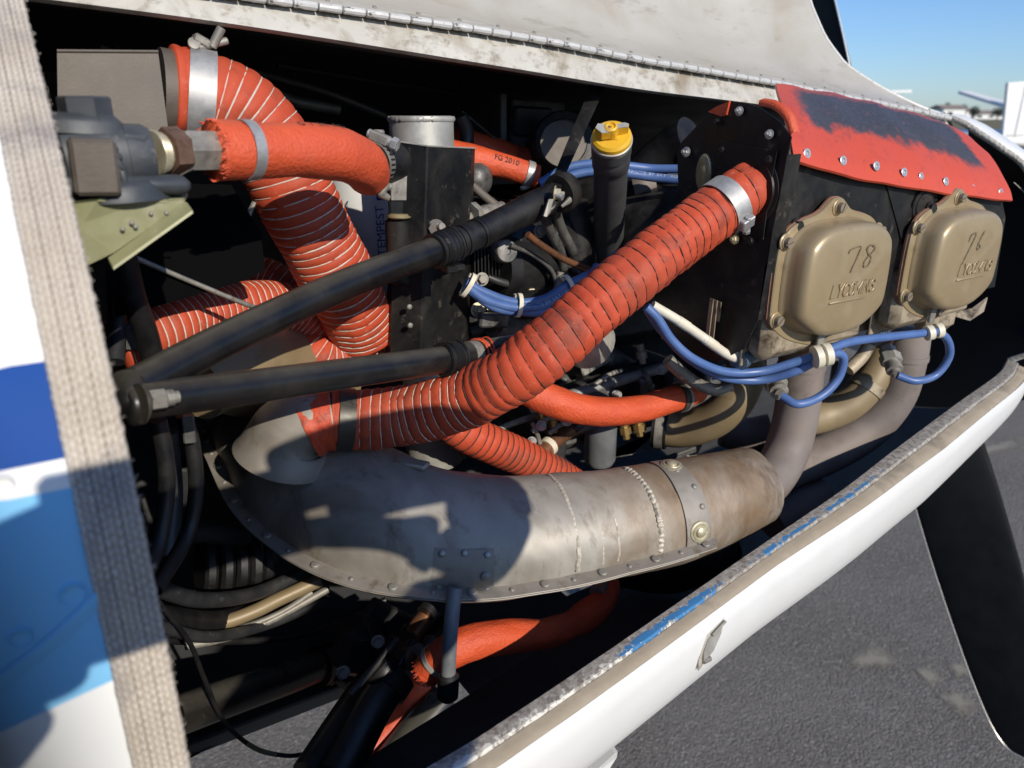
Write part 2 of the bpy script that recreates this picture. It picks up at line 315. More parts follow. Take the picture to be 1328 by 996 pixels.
def tape_mat():
    m, nt, b, tc = base('tan_tape')
    v = tc.outputs['Object']
    c = mix(nt, ramp(nt, nz(nt, v, 25, 6, 0.65), [(0.35, 0.0), (0.7, 1.0)]), (0.40, 0.325, 0.23), (0.50, 0.42, 0.31))
    c = mix(nt, ramp(nt, nz(nt, v, 12, 5, 0.6), [(0.56, 0.0), (0.70, 0.8)]), c, (0.16, 0.13, 0.10))
    w = nt.nodes.new('ShaderNodeTexWave')
    w.inputs['Scale'].default_value = 330
    w.bands_direction = 'X'
    nt.links.new(v, w.inputs[0])
    c = mix(nt, math_(nt, 'MULTIPLY', w.outputs['Fac'], 0.25), c, (0.24, 0.19, 0.13))
    nt.links.new(c, b.inputs['Base Color'])
    b.inputs['Roughness'].default_value = 0.85
    bn = nt.nodes.new('ShaderNodeBump')
    bn.inputs['Strength'].default_value = 0.5
    bn.inputs['Distance'].default_value = 0.0008
    nt.links.new(math_(nt, 'ADD', w.outputs['Fac'], nz(nt, v, 300, 4)), bn.inputs['Height'])
    nt.links.new(bn.outputs[0], b.inputs['Normal'])
    return m
M['tan_tape'] = tape_mat()

def web_mat():
    m, nt, b, tc = base('woven_tape')
    v = tc.outputs['Object']
    c = mix(nt, ramp(nt, nz(nt, v, 20, 5, 0.6), [(0.35, 0.0), (0.65, 1.0)]), (0.50, 0.44, 0.365), (0.61, 0.555, 0.475))
    c = mix(nt, ramp(nt, nz(nt, v, 9, 5, 0.65, 0.5), [(0.54, 0.0), (0.66, 0.75)]), c, (0.27, 0.25, 0.25))
    at_ = nt.nodes.new('ShaderNodeVertexColor')
    at_.layer_name = 'yarn'
    c = mix(nt, ramp(nt, at_.outputs[0], [(0.0, 1.0), (0.62, 0.0)]), c, (0.17, 0.13, 0.10))
    nt.links.new(c, b.inputs['Base Color'])
    b.inputs['Roughness'].default_value = 0.9
    return m
M['woven_tape'] = web_mat()

def livery_mat():
    # white airplane skin with its painted stripes; heights measured along the slope of the stripes
    m, nt, b, tc = base('livery_paint')
    geo = nt.nodes.new('ShaderNodeUVMap')
    sep = nt.nodes.new('ShaderNodeSeparateXYZ')
    nt.links.new(geo.outputs[0], sep.inputs[0])
    h = sep.outputs[1]
    v = tc.outputs['Object']
    st = nt.nodes.new('ShaderNodeValToRGB')
    st.color_ramp.interpolation = 'CONSTANT'
    e = st.color_ramp.elements
    while len(e) < 5: e.new(0.5)
    cols = [(0.0, (0.82, 0.81, 0.77)), (0.2, (0.22, 0.52, 0.78)), (0.4, (0.80, 0.79, 0.76)), (0.6, (0.012, 0.065, 0.27)), (0.8, (0.80, 0.79, 0.75))]
    for k, (p, c) in enumerate(cols):
        e[k].position = p
        e[k].color = (*c, 1)
    nt.links.new(h, st.inputs[0])
    c = mix(nt, ramp(nt, nz(nt, v, 30, 7, 0.7), [(0.66, 0.0), (0.8, 0.5)]), st.outputs[0], (0.3, 0.29, 0.27))
    nt.links.new(c, b.inputs['Base Color'])
    b.inputs['Roughness'].default_value = 0.5
    b.inputs['Specular IOR Level'].default_value = 0.06
    return m
M['livery_paint'] = livery_mat()

def asphalt_mat():
    m, nt, b, tc = base('asphalt')
    v = tc.outputs['Object']
    vo = nt.nodes.new('ShaderNodeTexVoronoi')
    vo.inputs['Scale'].default_value = 165
    nt.links.new(v, vo.inputs['Vector'])
    sp = nt.nodes.new('ShaderNodeSeparateColor')
    nt.links.new(vo.outputs['Color'], sp.inputs[0])
    stone = ramp(nt, sp.outputs[0], [(0.0, (0.130, 0.114, 0.091)), (0.45, (0.180, 0.158, 0.128)), (0.85, (0.235, 0.208, 0.170)), (1.0, (0.38, 0.34, 0.28))])
    gap = ramp(nt, vo.outputs['Distance'], [(0.35, 0.0), (0.75, 0.85)])
    c = mix(nt, gap, stone, (0.112, 0.098, 0.079))
    n1 = nz(nt, v, 60, 8, 0.8)
    c = mix(nt, ramp(nt, n1, [(0.38, 0.65), (0.56, 0.0)]), c, (0.105, 0.092, 0.075))
    c = mix(nt, ramp(nt, nz(nt, v, 2.2, 7, 0.7, 0.5), [(0.42, 0.0), (0.68, 0.45)]), c, (0.21, 0.19, 0.16))
    c = mix(nt, ramp(nt, nz(nt, v, 7, 8, 0.75, 0.8), [(0.62, 0.0), (0.74, 0.5)]), c, (0.27, 0.25, 0.215))
    st = nt.nodes.new('ShaderNodeMapping')
    st.inputs['Scale'].default_value = (9, 2.2, 1)
    st.inputs['Rotation'].default_value = (0, 0, 0.7)
    nt.links.new(v, st.inputs[0])
    c = mix(nt, ramp(nt, nz(nt, st.outputs[0], 1.0, 7, 0.7, 0.3), [(0.66, 0.0), (0.72, 0.35)]), c, (0.30, 0.285, 0.255))
    nt.links.new(c, b.inputs['Base Color'])
    b.inputs['Roughness'].default_value = 0.9
    bn = nt.nodes.new('ShaderNodeBump')
    bn.inputs['Strength'].default_value = 0.7
    bn.inputs['Distance'].default_value = 0.005
    bn.invert = True
    nt.links.new(math_(nt, 'ADD', vo.outputs['Distance'], n1), bn.inputs['Height'])
    nt.links.new(bn.outputs[0], b.inputs['Normal'])
    return m
M['asphalt'] = asphalt_mat()
def fade_mat():
    m, nt, b, tc = base('faded_paint')
    v = tc.outputs['Object']
    uv = nt.nodes.new('ShaderNodeUVMap')
    sep = nt.nodes.new('ShaderNodeSeparateXYZ')
    nt.links.new(uv.outputs[0], sep.inputs[0])
    n1 = nz(nt, v, 18, 8, 0.75)
    k = math_(nt, 'ADD', sep.outputs[0], math_(nt, 'MULTIPLY', math_(nt, 'SUBTRACT', n1, 0.5), 1.6))
    k = math_(nt, 'ADD', k, math_(nt, 'MULTIPLY', math_(nt, 'SUBTRACT', nz(nt, v, 110, 6, 0.8), 0.5), 1.1))
    k = ramp(nt, k, [(0.12, 0.0), (0.75, 0.85)])
    b.inputs['Base Color'].default_value = (0.30, 0.265, 0.20, 1)
    b.inputs['Roughness'].default_value = 0.85
    tr = nt.nodes.new('ShaderNodeBsdfTransparent')
    mx = nt.nodes.new('ShaderNodeMixShader')
    nt.links.new(k, mx.inputs[0])
    nt.links.new(tr.outputs[0], mx.inputs[1])
    nt.links.new(b.outputs[0], mx.inputs[2])
    nt.links.new(mx.outputs[0], nt.nodes['Material Output'].inputs[0])
    return m
M['faded_paint'] = fade_mat()
def grass_mat():
    m, nt, b, tc = base('dry_grass')
    v = tc.outputs['Object']
    c = mix(nt, ramp(nt, nz(nt, v, 0.05, 6, 0.6), [(0.4, 0.0), (0.6, 1.0)]), (0.17, 0.13, 0.055), (0.11, 0.115, 0.045))
    nt.links.new(c, b.inputs['Base Color'])
    b.inputs['Roughness'].default_value = 0.95
    return m
M['dry_grass'] = grass_mat()
def water_mat():
    m, nt, b, tc = base('water')
    b.inputs['Base Color'].default_value = (0.03, 0.07, 0.20, 1)
    b.inputs['Roughness'].default_value = 0.35
    return m
M['water'] = water_mat()

# ------------------------------------------------------------------ mesh kit
OFF = {}
def thing(name, label, cat, loc, group=None):
    o = bpy.data.objects.new(name, None)
    COL.objects.link(o)
    o.location = loc
    o.empty_display_size = 0.02
    o['label'] = label
    o['category'] = cat
    if group: o['group'] = group
    OFF[o] = Vector(loc)
    return o
def tag(o, label, cat, group=None):
    o['label'] = label
    o['category'] = cat
    if group: o['group'] = group
    return o
def adopt(o, parent):
    COL.objects.link(o)
    if parent is not None:
        o.parent = parent
        OFF[o] = OFF[parent]
    else:
        OFF[o] = Vector((0, 0, 0))
def finish(me, smooth, ang):
    me.validate()
    me.update()
    if smooth:
        me.polygons.foreach_set('use_smooth', [True]*len(me.polygons))
        if ang: me.set_sharp_from_angle(angle=math.radians(ang))

class MB:
    def __init__(s): s.v, s.f, s.uv, s.m, s.cur = [], [], {}, [], 0
    def add(s, vs, fs, uv=None):
        n = len(s.v)
        s.v += [Vector(p) for p in vs]
        s.f += [[n+i for i in f] for f in fs]
        s.m += [s.cur]*len(fs)
        if uv:
            for i, q in enumerate(uv): s.uv[n+i] = q
        return n
    def grid(s, rows, closed=False, uv=None, flip=False):
        nr, nc = len(rows), len(rows[0])
        vs = [p for r in rows for p in r]
        fs = []
        for i in range(nr-1):
            for j in range(nc if closed else nc-1):
                k = (j+1) % nc
                q = [i*nc+j, i*nc+k, (i+1)*nc+k, (i+1)*nc+j]
                fs.append(q[::-1] if flip else q)
        return s.add(vs, fs, uv)
    def box(s, c, size, rot=None, bev=0.0):
        c = Vector(c)
        hx, hy, hz = size[0]/2, size[1]/2, size[2]/2
        if bev <= 0:
            vs = [Vector((x, y, z)) for x in (-hx, hx) for y in (-hy, hy) for z in (-hz, hz)]
            fs = [(0, 1, 3, 2), (4, 6, 7, 5), (0, 4, 5, 1), (2, 3, 7, 6), (0, 2, 6, 4), (1, 5, 7, 3)]
        else:
            b = min(bev, hx*.9, hy*.9, hz*.9)
            vs, idx = [], {}
            for sx in (-1, 1):
                for sy in (-1, 1):
                    for sz in (-1, 1):
                        for a in range(3):
                            p = [sx*(hx-b), sy*(hy-b), sz*(hz-b)]
                            p[a] += (sx, sy, sz)[a]*b
                            idx[(sx, sy, sz, a)] = len(vs)
                            vs.append(Vector(p))
            fs = []
            for a in range(3):
                o = [(a+1) % 3, (a+2) % 3]
                for sg in (-1, 1):
                    q = []
                    for (p1, p2) in ((-1, -1), (1, -1), (1, 1), (-1, 1)):
                        k = [0, 0, 0]
                        k[a], k[o[0]], k[o[1]] = sg, p1, p2
                        q.append(idx[(*k, a)])
                    fs.append(q if sg > 0 else q[::-1])
            for a in range(3):
                b1, c1 = (a+1) % 3, (a+2) % 3
                for s1 in (-1, 1):
                    for s2 in (-1, 1):
                        k0, k1 = [0, 0, 0], [0, 0, 0]
                        k0[a], k1[a] = -1, 1
                        k0[b1] = k1[b1] = s1
                        k0[c1] = k1[c1] = s2
                        q = [idx[(*k0, b1)], idx[(*k1, b1)], idx[(*k1, c1)], idx[(*k0, c1)]]
                        fs.append(q if s1*s2 > 0 else q[::-1])
            for sx in (-1, 1):
                for sy in (-1, 1):
                    for sz in (-1, 1):
                        q = [idx[(sx, sy, sz, a)] for a in range(3)]
                        fs.append(q if sx*sy*sz > 0 else q[::-1])
        if rot is not None: vs = [rot @ p for p in vs]
        s.add([p+c for p in vs], fs)
        return s
    def lathe(s, p, axis, prof, seg=24, caps=True, n0=None, arc=None):
        """prof: list of (distance along axis, radius)"""
        p, a = Vector(p), Vector(axis).normalized()
        n = Vector(n0) if n0 is not None else (Vector((0, 0, 1)) if abs(a.z) < 0.9 else Vector((0, -1, 0)))
        n = (n-a*n.dot(a)).normalized()
        b = a.cross(n)
        rows = []
        for (t, r) in prof:
            rows.append([p+a*t+(n*math.cos(2*PI*k/seg)+b*math.sin(2*PI*k/seg))*r for k in range(seg)])
        st = s.grid(rows, closed=True, flip=True)
        if caps:
            nr = len(rows)
            s.f.append([st+k for k in range(seg)]); s.m.append(s.cur)
            s.f.append([st+(nr-1)*seg+k for k in range(seg)][::-1]); s.m.append(s.cur)
        return s
    def cyl(s, p, q, r, seg=20, r2=None, bev=0.0):
        p, q = Vector(p), Vector(q)
        L = (q-p).length
        r2 = r if r2 is None else r2
        if bev: pr = [(0, r-bev), (bev, r), (L-bev, r2), (L, r2-bev)]
        else: pr = [(0, r), (L, r2)]
        return s.lathe(p, q-p, pr, seg)
    def ball(s, c, r, seg=16, ring=10, sc=(1, 1, 1)):
        vs, fs = [], []
        c = Vector(c)
        for i in range(ring+1):
            t = PI*i/ring
            for j in range(seg):
                a = 2*PI*j/seg
                vs.append(c+Vector((math.sin(t)*math.cos(a)*r*sc[0], math.sin(t)*math.sin(a)*r*sc[1], math.cos(t)*r*sc[2])))
        for i in range(ring):
            for j in range(seg):
                k = (j+1) % seg
                fs.append((i*seg+j, (i+1)*seg+j, (i+1)*seg+k, i*seg+k))
        s.add(vs, fs)
        return s
    def plate(s, poly, nrm, th, bev=0.0):
        """polygon prism; poly in space, thickness th along nrm"""
        n = Vector(nrm).normalized()*th
        k = len(poly)
        vs = [Vector(p) for p in poly]+[Vector(p)+n for p in poly]
        fs = [list(range(k))[::-1], [k+i for i in range(k)]]
        for i in range(k):
            j = (i+1) % k
            fs.append([i, j, k+j, k+i])
        s.add(vs, fs)
        return s
    def build(s, name, mat, parent=None, smooth=True, ang=40):
        me = bpy.data.meshes.new(name)
        o = bpy.data.objects.new(name, me)
        adopt(o, parent)
        off = OFF[o]
        me.from_pydata([p-off for p in s.v], [], s.f)
        mats = mat if isinstance(mat, (list, tuple)) else [mat]
        for m_ in mats: me.materials.append(m_)
        if len(mats) > 1: me.polygons.foreach_set('material_index', s.m)
        if s.uv:
            lay = me.uv_layers.new(name='UVMap')
            for l in me.loops: lay.data[l.index].uv = s.uv.get(l.vertex_index, (0, 0))
        import bmesh
        bm = bmesh.new()
        bm.from_mesh(me)
        bmesh.ops.recalc_face_normals(bm, faces=bm.faces)
        bm.to_mesh(me)
        bm.free()
        finish(me, smooth, ang)
        return o

def frame(z, x=None):
    z = Vector(z).normalized()
    x = Vector(x) if x is not None else (Vector((0, 0, 1)) if abs(z.z) < 0.9 else Vector((1, 0, 0)))
    x = (x-z*x.dot(z)).normalized()
    y = z.cross(x)
    return Matrix((x, y, z)).transposed()
def inst(me, name, parent, p, z=(0, 0, 1), x=None, sc=1.0, spin=0.0):
    o = bpy.data.objects.new(name, me)
    adopt(o, parent)
    m3 = frame(z, x) @ Matrix.Rotation(spin, 3, 'Z')
    o.matrix_local = Matrix.Translation(Vector(p)-OFF[o]) @ m3.to_4x4() @ Matrix.Scale(sc, 4)
    return o
def proto(mb, name, mat, ang=35):
    me = bpy.data.meshes.new(name)
    me.from_pydata(mb.v, [], mb.f)
    mats = mat if isinstance(mat, (list, tuple)) else [mat]
    for m_ in mats: me.materials.append(m_)
    if len(mats) > 1: me.polygons.foreach_set('material_index', mb.m)
    import bmesh
    bm = bmesh.new(); bm.from_mesh(me)
    bmesh.ops.recalc_face_normals(bm, faces=bm.faces)
    bm.to_mesh(me); bm.free()
    finish(me, True, ang)
    return me
def hexhead(mat, r=1.0, h=0.9, washer=1.35, stud=0.0, name='bolt'):
    b = MB()
    if washer: b.lathe((0, 0, 0), (0, 0, 1), [(0, washer*r), (0.14*r, washer*r), (0.16*r, 0.6*r)], 20)
    b.lathe((0, 0, 0.14*r), (0, 0, 1), [(0, r), (h*r*0.85, r), (h*r, r*0.86)], 6)
    if stud: b.lathe((0, 0, h*r), (0, 0, 1), [(0, 0.5*r), (stud*r, 0.5*r), (stud*r+.1*r, .4*r)], 12)
    return proto(b, name, mat)
def panhead(mat, slot=True, name='screw'):
    b = MB()
    b.lathe((0, 0, 0), (0, 0, 1), [(0, 1.0), (0.35, 1.0), (0.52, 0.85), (0.58, 0.5), (0.58, 0.02)], 18)
    if slot:
        b.box((0, 0, 0.50), (0.22, 1.2, 0.2))
        b.box((0, 0, 0.502), (1.2, 0.22, 0.2))
    return proto(b, name, mat)
def slothead(mat, name='screw'):
    # fillister head with a real slot: two half discs on a disc
    b = MB()
    b.lathe((0, 0, 0), (0, 0, 1), [(0, 1.0), (0.55, 1.0), (0.56, 0.0)], 20)
    for sg in (-1, 1):
        pts = [Vector((sg*0.13, -0.95, 0.5))]
        for k in range(11):
            a = -PI/2*0.92+PI*0.92*k/10
            pts.append(Vector((sg*max(0.13, math.cos(a)), math.sin(a)*0.97, 0.5)))
        b.plate(pts if sg > 0 else pts[::-1], (0, 0, 1), 0.42)
    return proto(b, name, mat)
def rivet(mat, name='rivet'):
    b = MB()
    b.lathe((0, 0, 0), (0, 0, 1), [(0, 1.0), (0.2, 0.98), (0.45, 0.75), (0.58, 0.4), (0.6, 0.02)], 14)
    return proto(b, name, mat, 60)
P_NUT = hexhead(M['steel'], stud=0.8, name='nut')
P_NUTC = hexhead(M['cadmium'], stud=0.7, name='nut')
P_BOLT = hexhead(M['dull_steel'], name='bolt')
P_BOLTB = hexhead(M['black_metal'], name='bolt')
P_PAN = panhead(M['dull_steel'])
P_PANB = panhead(M['black_metal'])
M['old_screw'] = worn('old_screw', (0.19, 0.15, 0.105), (0.29, 0.245, 0.18), 120, (0.5, 0.65), 0.25, 0.2, 400, 0.0004, c3=(0.06, 0.04, 0.025), t3=(0.52, 0.68), sc3=160)
P_SLOT = slothead(M['old_screw'])
P_RIV = rivet(M['dull_steel'])
P_RIVS = rivet(M['steel'])
def flatrivet(mat):
    b = MB()
    b.lathe((0, 0, 0), (0, 0, 1), [(0, 1.0), (.14, 1.0), (.22, .86), (.20, .5), (.02, .36), (.0, .01)], 18)
    return proto(b, 'rivet', mat, 30)
P_RIVF = flatrivet(M['flap_rivet'])
P_RIVB = rivet(M['black_metal'])

def catmull(P, n):
    P = [Vector(p) for p in P]
    if len(P) == 2: return [P[0].lerp(P[1], k/(n-1)) for k in range(n)]
    Q = [P[0]*2-P[1]]+P+[P[-1]*2-P[-2]]
    fine = []
    per = 24
    for i in range(1, len(Q)-2):
        p0, p1, p2, p3 = Q[i-1], Q[i], Q[i+1], Q[i+2]
        for k in range(per):
            t = k/per
            fine.append(0.5*((2*p1)+(p2-p0)*t+(2*p0-5*p1+4*p2-p3)*t*t+(3*p1-p0-3*p2+p3)*t*t*t))
    fine.append(P[-1])
    L = [0]
    for a, b in zip(fine, fine[1:]): L.append(L[-1]+(b-a).length)
    out, j = [], 0
    for k in range(n):
        t = L[-1]*k/(n-1)
        while j < len(L)-2 and L[j+1] < t: j += 1
        w = (t-L[j])/max(1e-9, L[j+1]-L[j])
        out.append(fine[j].lerp(fine[j+1], min(1, max(0, w))))
    return out
def lerpv(vals, t):
    if not isinstance(vals, (list, tuple)): return vals
    x = t*(len(vals)-1)
    i = min(len(vals)-2, int(x))
    w = x-i
    w = w*w*(3-2*w)*0.5+w*0.5
    return vals[i]*(1-w)+vals[i+1]*w
class Sweep:
    def __init__(s, pts, r, n=60, upv=(0, 0, 1)):
        s.P = catmull(pts, n)
        s.n, s.r = n, r
        s.L = [0]
        for a, b in zip(s.P, s.P[1:]): s.L.append(s.L[-1]+(b-a).length)
        s.T = []
        for i in range(n): s.T.append((s.P[min(n-1, i+1)]-s.P[max(0, i-1)]).normalized())
        N = Vector(upv)
        s.N = []
        for i in range(n):
            N = (N-s.T[i]*N.dot(s.T[i])).normalized()
            s.N.append(N.copy())
        s.B = [s.T[i].cross(s.N[i]) for i in range(n)]
        s.len = s.L[-1]
    def at(s, d):
        d = max(0, min(s.len, d))
        x = d/s.len*(s.n-1)
        i = min(s.n-2, int(x))
        w = x-i
        return s.P[i].lerp(s.P[i+1], w), s.T[i].lerp(s.T[i+1], w).normalized(), s.N[i].lerp(s.N[i+1], w).normalized(), s.B[i].lerp(s.B[i+1], w).normalized()
    def rad(s, d): return lerpv(s.r, d/s.len)
    def pt(s, d, th, off=0.0, ov=None):
        p, T, N, B = s.at(d)
        r = s.rad(d)+off if ov is None else ov
        return p+(N*math.cos(th)+B*math.sin(th))*r
    def nrm(s, d, th):
        p, T, N, B = s.at(d)
        return N*math.cos(th)+B*math.sin(th)
    def tube(s, mb, seg=16, fn=None, caps=True, d0=0.0, d1=None, n=None, off=0.0):
        n = n or s.n
        d1 = s.len if d1 is None else d1
        rows = []
        for i in range(n):
            d = d0+(d1-d0)*i/(n-1)
            p, T, N, B = s.at(d)
            r0 = s.rad(d)+off
            row = []
            for k in range(seg):
                th = 2*PI*k/seg
                r = r0 if fn is None else fn(d, th, r0)
                row.append(p+(N*math.cos(th)+B*math.sin(th))*r)
            rows.append(row)
        st = mb.grid(rows, closed=True)
        if caps:
            mb.f.append([st+k for k in range(seg)][::-1]); mb.m.append(mb.cur)
            mb.f.append([st+(n-1)*seg+k for k in range(seg)]); mb.m.append(mb.cur)
        return mb
    def ring(s, mb, d, w, off, th=0.0008, seg=40):
        """a flat band round the tube, w wide, th thick"""
        rows = []
        for (x, o) in ((-w/2, 0), (-w/2, th), (w/2, th), (w/2, 0)):
            p, T, N, B = s.at(d)
            r = s.rad(d)+off+o
            rows.append([p+T*x+(N*math.cos(2*PI*k/seg)+B*math.sin(2*PI*k/seg))*r for k in range(seg)])
        mb.grid(rows, closed=True)
        return mb
def tubeobj(name, pts, r, mat, parent=None, seg=14, n=40, fn=None, upv=(0, 0, 1), caps=True):
    sw = Sweep(pts, r, n, upv)
    mb = MB()
    sw.tube(mb, seg, fn, caps)
    return mb.build(name, mat, parent, ang=50), sw

def text_mesh(body, size, extrude=0.0, align='LEFT', spacing=1.0, shear=0.0, res=3, bevel=0.0, bold=0.0):
    cu = bpy.data.curves.new('t', 'FONT')
    cu.body = body
    cu.size = size
    cu.extrude = extrude
    cu.bevel_depth = bevel
    cu.offset = bold
    cu.align_x = align
    cu.space_character = spacing
    cu.shear = shear
    cu.resolution_u = res
    ob = bpy.data.objects.new('t', cu)
    COL.objects.link(ob)
    bpy.context.view_layer.update()
    me = bpy.data.meshes.new_from_object(ob)
    vs = [v.co.copy() for v in me.vertices]
    fs = [list(p.vertices) for p in me.polygons]
    bpy.data.objects.remove(ob)
    bpy.data.curves.remove(cu)
    bpy.data.meshes.remove(me)
    return vs, fs
def text_on(name, body, size, fn, mat, parent, extrude=0.0, **k):
    vs, fs = text_mesh(body, size, extrude, **k)
    mb = MB()
    mb.add([fn(v.x, v.y, v.z) for v in vs], fs)
    return mb.build(name, mat, parent, smooth=False)
def stroke(mb, pts, w, nrm, th=0.0002):
    """a pen stroke: flat ribbon in a plane"""
    n = Vector(nrm).normalized()
    P = catmull(pts, max(6, len(pts)*6))
    rows = []
    for i, p in enumerate(P):
        t = (P[min(len(P)-1, i+1)]-P[max(0, i-1)]).normalized()
        sd = t.cross(n)
        ww = w*(0.6+0.5*noise.noise(p*900))
        rows.append([p-sd*ww/2+n*th, p+sd*ww/2+n*th])
    mb.grid(rows)
def clamp(parent, sw, d, w=0.011, off=0.0005, mat=None, th=PI/2, head=True, name='hose_clamp', screw=0.004):
    """worm drive hose clamp: band, screw housing and slotted screw"""
    mat = mat or M['steel']
    mb = MB()
    sw.ring(mb, d, w, off, 0.0009, 44)
    o = mb.build(name, mat, parent, ang=30)
    if head:
        p, T, N, B = sw.at(d)
        nn = N*math.cos(th)+B*math.sin(th)
        tt = T.cross(nn)
        c = p+nn*(sw.rad(d)+off+screw*0.9)
        rot = Matrix((tt, T, nn)).transposed()
        b = MB()
        b.box(c, (screw*3.4, w*0.85, screw*1.6), rot, 0.0008)
        b.build('screw_housing', mat, o, ang=30)
        b = MB()
        b.cyl(c-tt*screw*2.2, c+tt*screw*2.9, screw*0.8, 14, bev=0.0005)
        b.lathe(c+tt*screw*2.4, tt, [(0, screw*1.15), (screw*0.9, screw*1.15), (screw, screw*1.0)], 6)
        b.box(c+tt*screw*3.42, (screw*0.1, screw*0.35, screw*1.8), rot)
        b.build('clamp_screw', M['steel'], o, ang=30)
    return o
def tie(parent, sw_pts, p, axis, r1, r2, mat=None, upv=(0, 0, 1), head=1):
    """cable tie round a bundle: oval band with its square lock"""
    mat = mat or M['white_plastic']
    a = Vector(axis).normalized()
    n = Vector(upv)
    n = (n-a*n.dot(a)).normalized()
    b_ = a.cross(n)
    mb = MB()
    rows = []
    w, th = 0.0042, 0.0011
    for (x, o) in ((-w/2, 0), (-w/2, th), (w/2, th), (w/2, 0)):
        rows.append([Vector(p)+a*x+n*math.cos(2*PI*k/24)*(r1+o)+b_*math.sin(2*PI*k/24)*(r2+o) for k in range(24)])
    mb.grid(rows, closed=True)
    rot = Matrix((a, b_, n)).transposed()
    hp = Vector(p)+b_*head*(r2*0.75)+n*(r1*0.75)
    mb.box(hp, (w*1.4, 0.005, 0.0042), rot, 0.0007)
    return mb.build('cable_tie', mat, parent, ang=35)
# part 2 follows

# ================================================================== SETTING
def sheet(name, pts, mat, z):
    mb = MB()
    mb.add([(x, y, z) for x, y in pts], [tuple(range(len(pts)))])
    o = mb.build(name, mat, None, smooth=False)
    o['kind'] = 'structure'
    return o
sheet('ground', [(-1500, -1500), (3500, -1500), (3500, 3500), (-1500, 3500)], M['asphalt'], 0.0)
def gp(px, py):
    p = at(px, py, Z=0.0)
    return (p.x, p.y)
# the field beyond the apron and the strip of blue water before it
def band(name, d0, d1, mat, z):
    g = Vector((fw.x, fw.y, 0)).normalized()
    rr = Vector((rt.x, rt.y, 0))
    q = [g*d0-rr*400, g*d0+rr*900, g*d1+rr*1400, g*d1-rr*700]
    sheet(name, [(p.x, p.y) for p in q], mat, z)
band('grass_field', 96, 700, M['dry_grass'], 0.004)
band('water', 52, 95, M['water'], 0.004)
# faded yellow taxi line and worn paint patches on the apron
mk = [('taxi_line', [(1240, 588), (1328, 566), (1328, 578), (1246, 600)], 0.004),
      ('paint_patch', [(1098, 862), (1128, 834), (1168, 862), (1130, 866)], 0.004),
      ('paint_patch', [(1186, 868), (1206, 864), (1222, 884), (1206, 892)], 0.004),
      ('paint_patch', [(1216, 902), (1238, 894), (1268, 916), (1246, 928)], 0.004),
      ('paint_patch', [(1226, 862), (1248, 860), (1258, 876), (1240, 880)], 0.004)]
for nm, q, z in mk:
    q = [gp(*p) for p in q]
    cx_, cy_ = sum(p[0] for p in q)/4, sum(p[1] for p in q)/4
    mb = MB()
    vs = [Vector((cx_, cy_, z))]+[Vector((cx_+(x-cx_)*1.35, cy_+(y-cy_)*1.35, z)) for x, y in q]
    mb.add(vs, [(0, 1, 2), (0, 2, 3), (0, 3, 4), (0, 4, 1)], uv=[(1, 0), (0, 0), (0, 0), (0, 0), (0, 0)])
    o = mb.build(nm, M['faded_paint'], None, smooth=False)
    o['kind'] = 'structure'

# ================================================================== AIRPLANE SKIN AT THE LEFT: fuselage panel behind the firewall
fus = thing('airplane_fuselage', 'white airplane fuselage side with dark blue and light blue stripes, behind the frayed tape', 'airplane', (-0.2, 0.3, H-0.1))
# cross section of the skin (relative z, y)
SEC = [(0.30, 0.72), (0.22, 0.64), (0.13, 0.535), (0.05, 0.446), (-0.041, 0.330), (-0.117, 0.282), (-0.19, 0.268), (-0.252, 0.266), (-0.36, 0.268), (-0.48, 0.30), (-0.56, 0.37), (-0.62, 0.47), (-0.65, 0.60)]
def secY(z):
    for (z0, y0), (z1, y1) in zip(SEC, SEC[1:]):
        if z0 >= z >= z1: return y0+(y1-y0)*(z0-z)/(z0-z1)
    return SEC[0][1] if z > SEC[0][0] else SEC[-1][1]
sec = catmull([Vector((0, y, z)) for z, y in SEC], 90)
def skY(z):
    best = min(range(len(sec)-1), key=lambda i: abs(sec[i].z-z))
    a_, b_ = (sec[best], sec[best+1]) if (sec[best+1].z-z)*(sec[best].z-z) <= 0 else (sec[max(0, best-1)], sec[best])
    t_ = 0 if abs(b_.z-a_.z) < 1e-9 else (z-a_.z)/(b_.z-a_.z)
    return a_.y+(b_.y-a_.y)*min(1, max(0, t_))
def secn(i):
    t = (sec[min(len(sec)-1, i+1)]-sec[max(0, i-1)]).normalized()
    return Vector((0, t.z, -t.y)) if False else Vector((0, t.z, -t.y))
XE = 0.0125
# stripe edges on the skin, in height against x (they run up a little towards the tail)
def stripe_h(p):
    z = p.z-H
    y = secY(z)
    # photo heights of the edges at the forward end: 462, 600, 632, 884
    def zz(px, py):
        q = at(px, py, Y=0.3)
        for _ in range(4): q = at(px, py, Y=secY(q.z-H))
        return q.z-H
    return z
ED = []
for (x0, y0), (x1, y1) in (((0, 470), (52, 461)), ((0, 613), (80, 597)), ((0, 646), (92, 628)), ((0, 952), (146, 885))):
    e = []
    for (px, py) in ((x0, y0), (x1, y1)):
        q = at(px, py, Y=0.3)
        for _ in range(5): q = at(px, py, Y=secY(q.z-H))
        e.append(q)
    ED.append((e[0].x, e[0].z-H, (e[1].z-e[0].z)/(e[1].x-e[0].x)))
def hval(p):
    z = p.z-H
    zs = [e[1]+e[2]*(p.x-e[0]) for e in ED]          # descending
    if z >= zs[0]: return 0.9
    k = [z-q for q in zs]
    for i in range(3):
        if zs[i] >= z >= zs[i+1]: return 0.8-0.2*i-0.2*(zs[i]-z)/(zs[i]-zs[i+1])
    return max(0.0, 0.2-0.2*(zs[3]-z)/0.2)
mb = MB()
rows, uv = [], []
for i in range(0, 40):
    x = XE-0.026-0.9*(i/39)**1.6
    rows.append([Vector((x, 0, H))+q for q in sec])
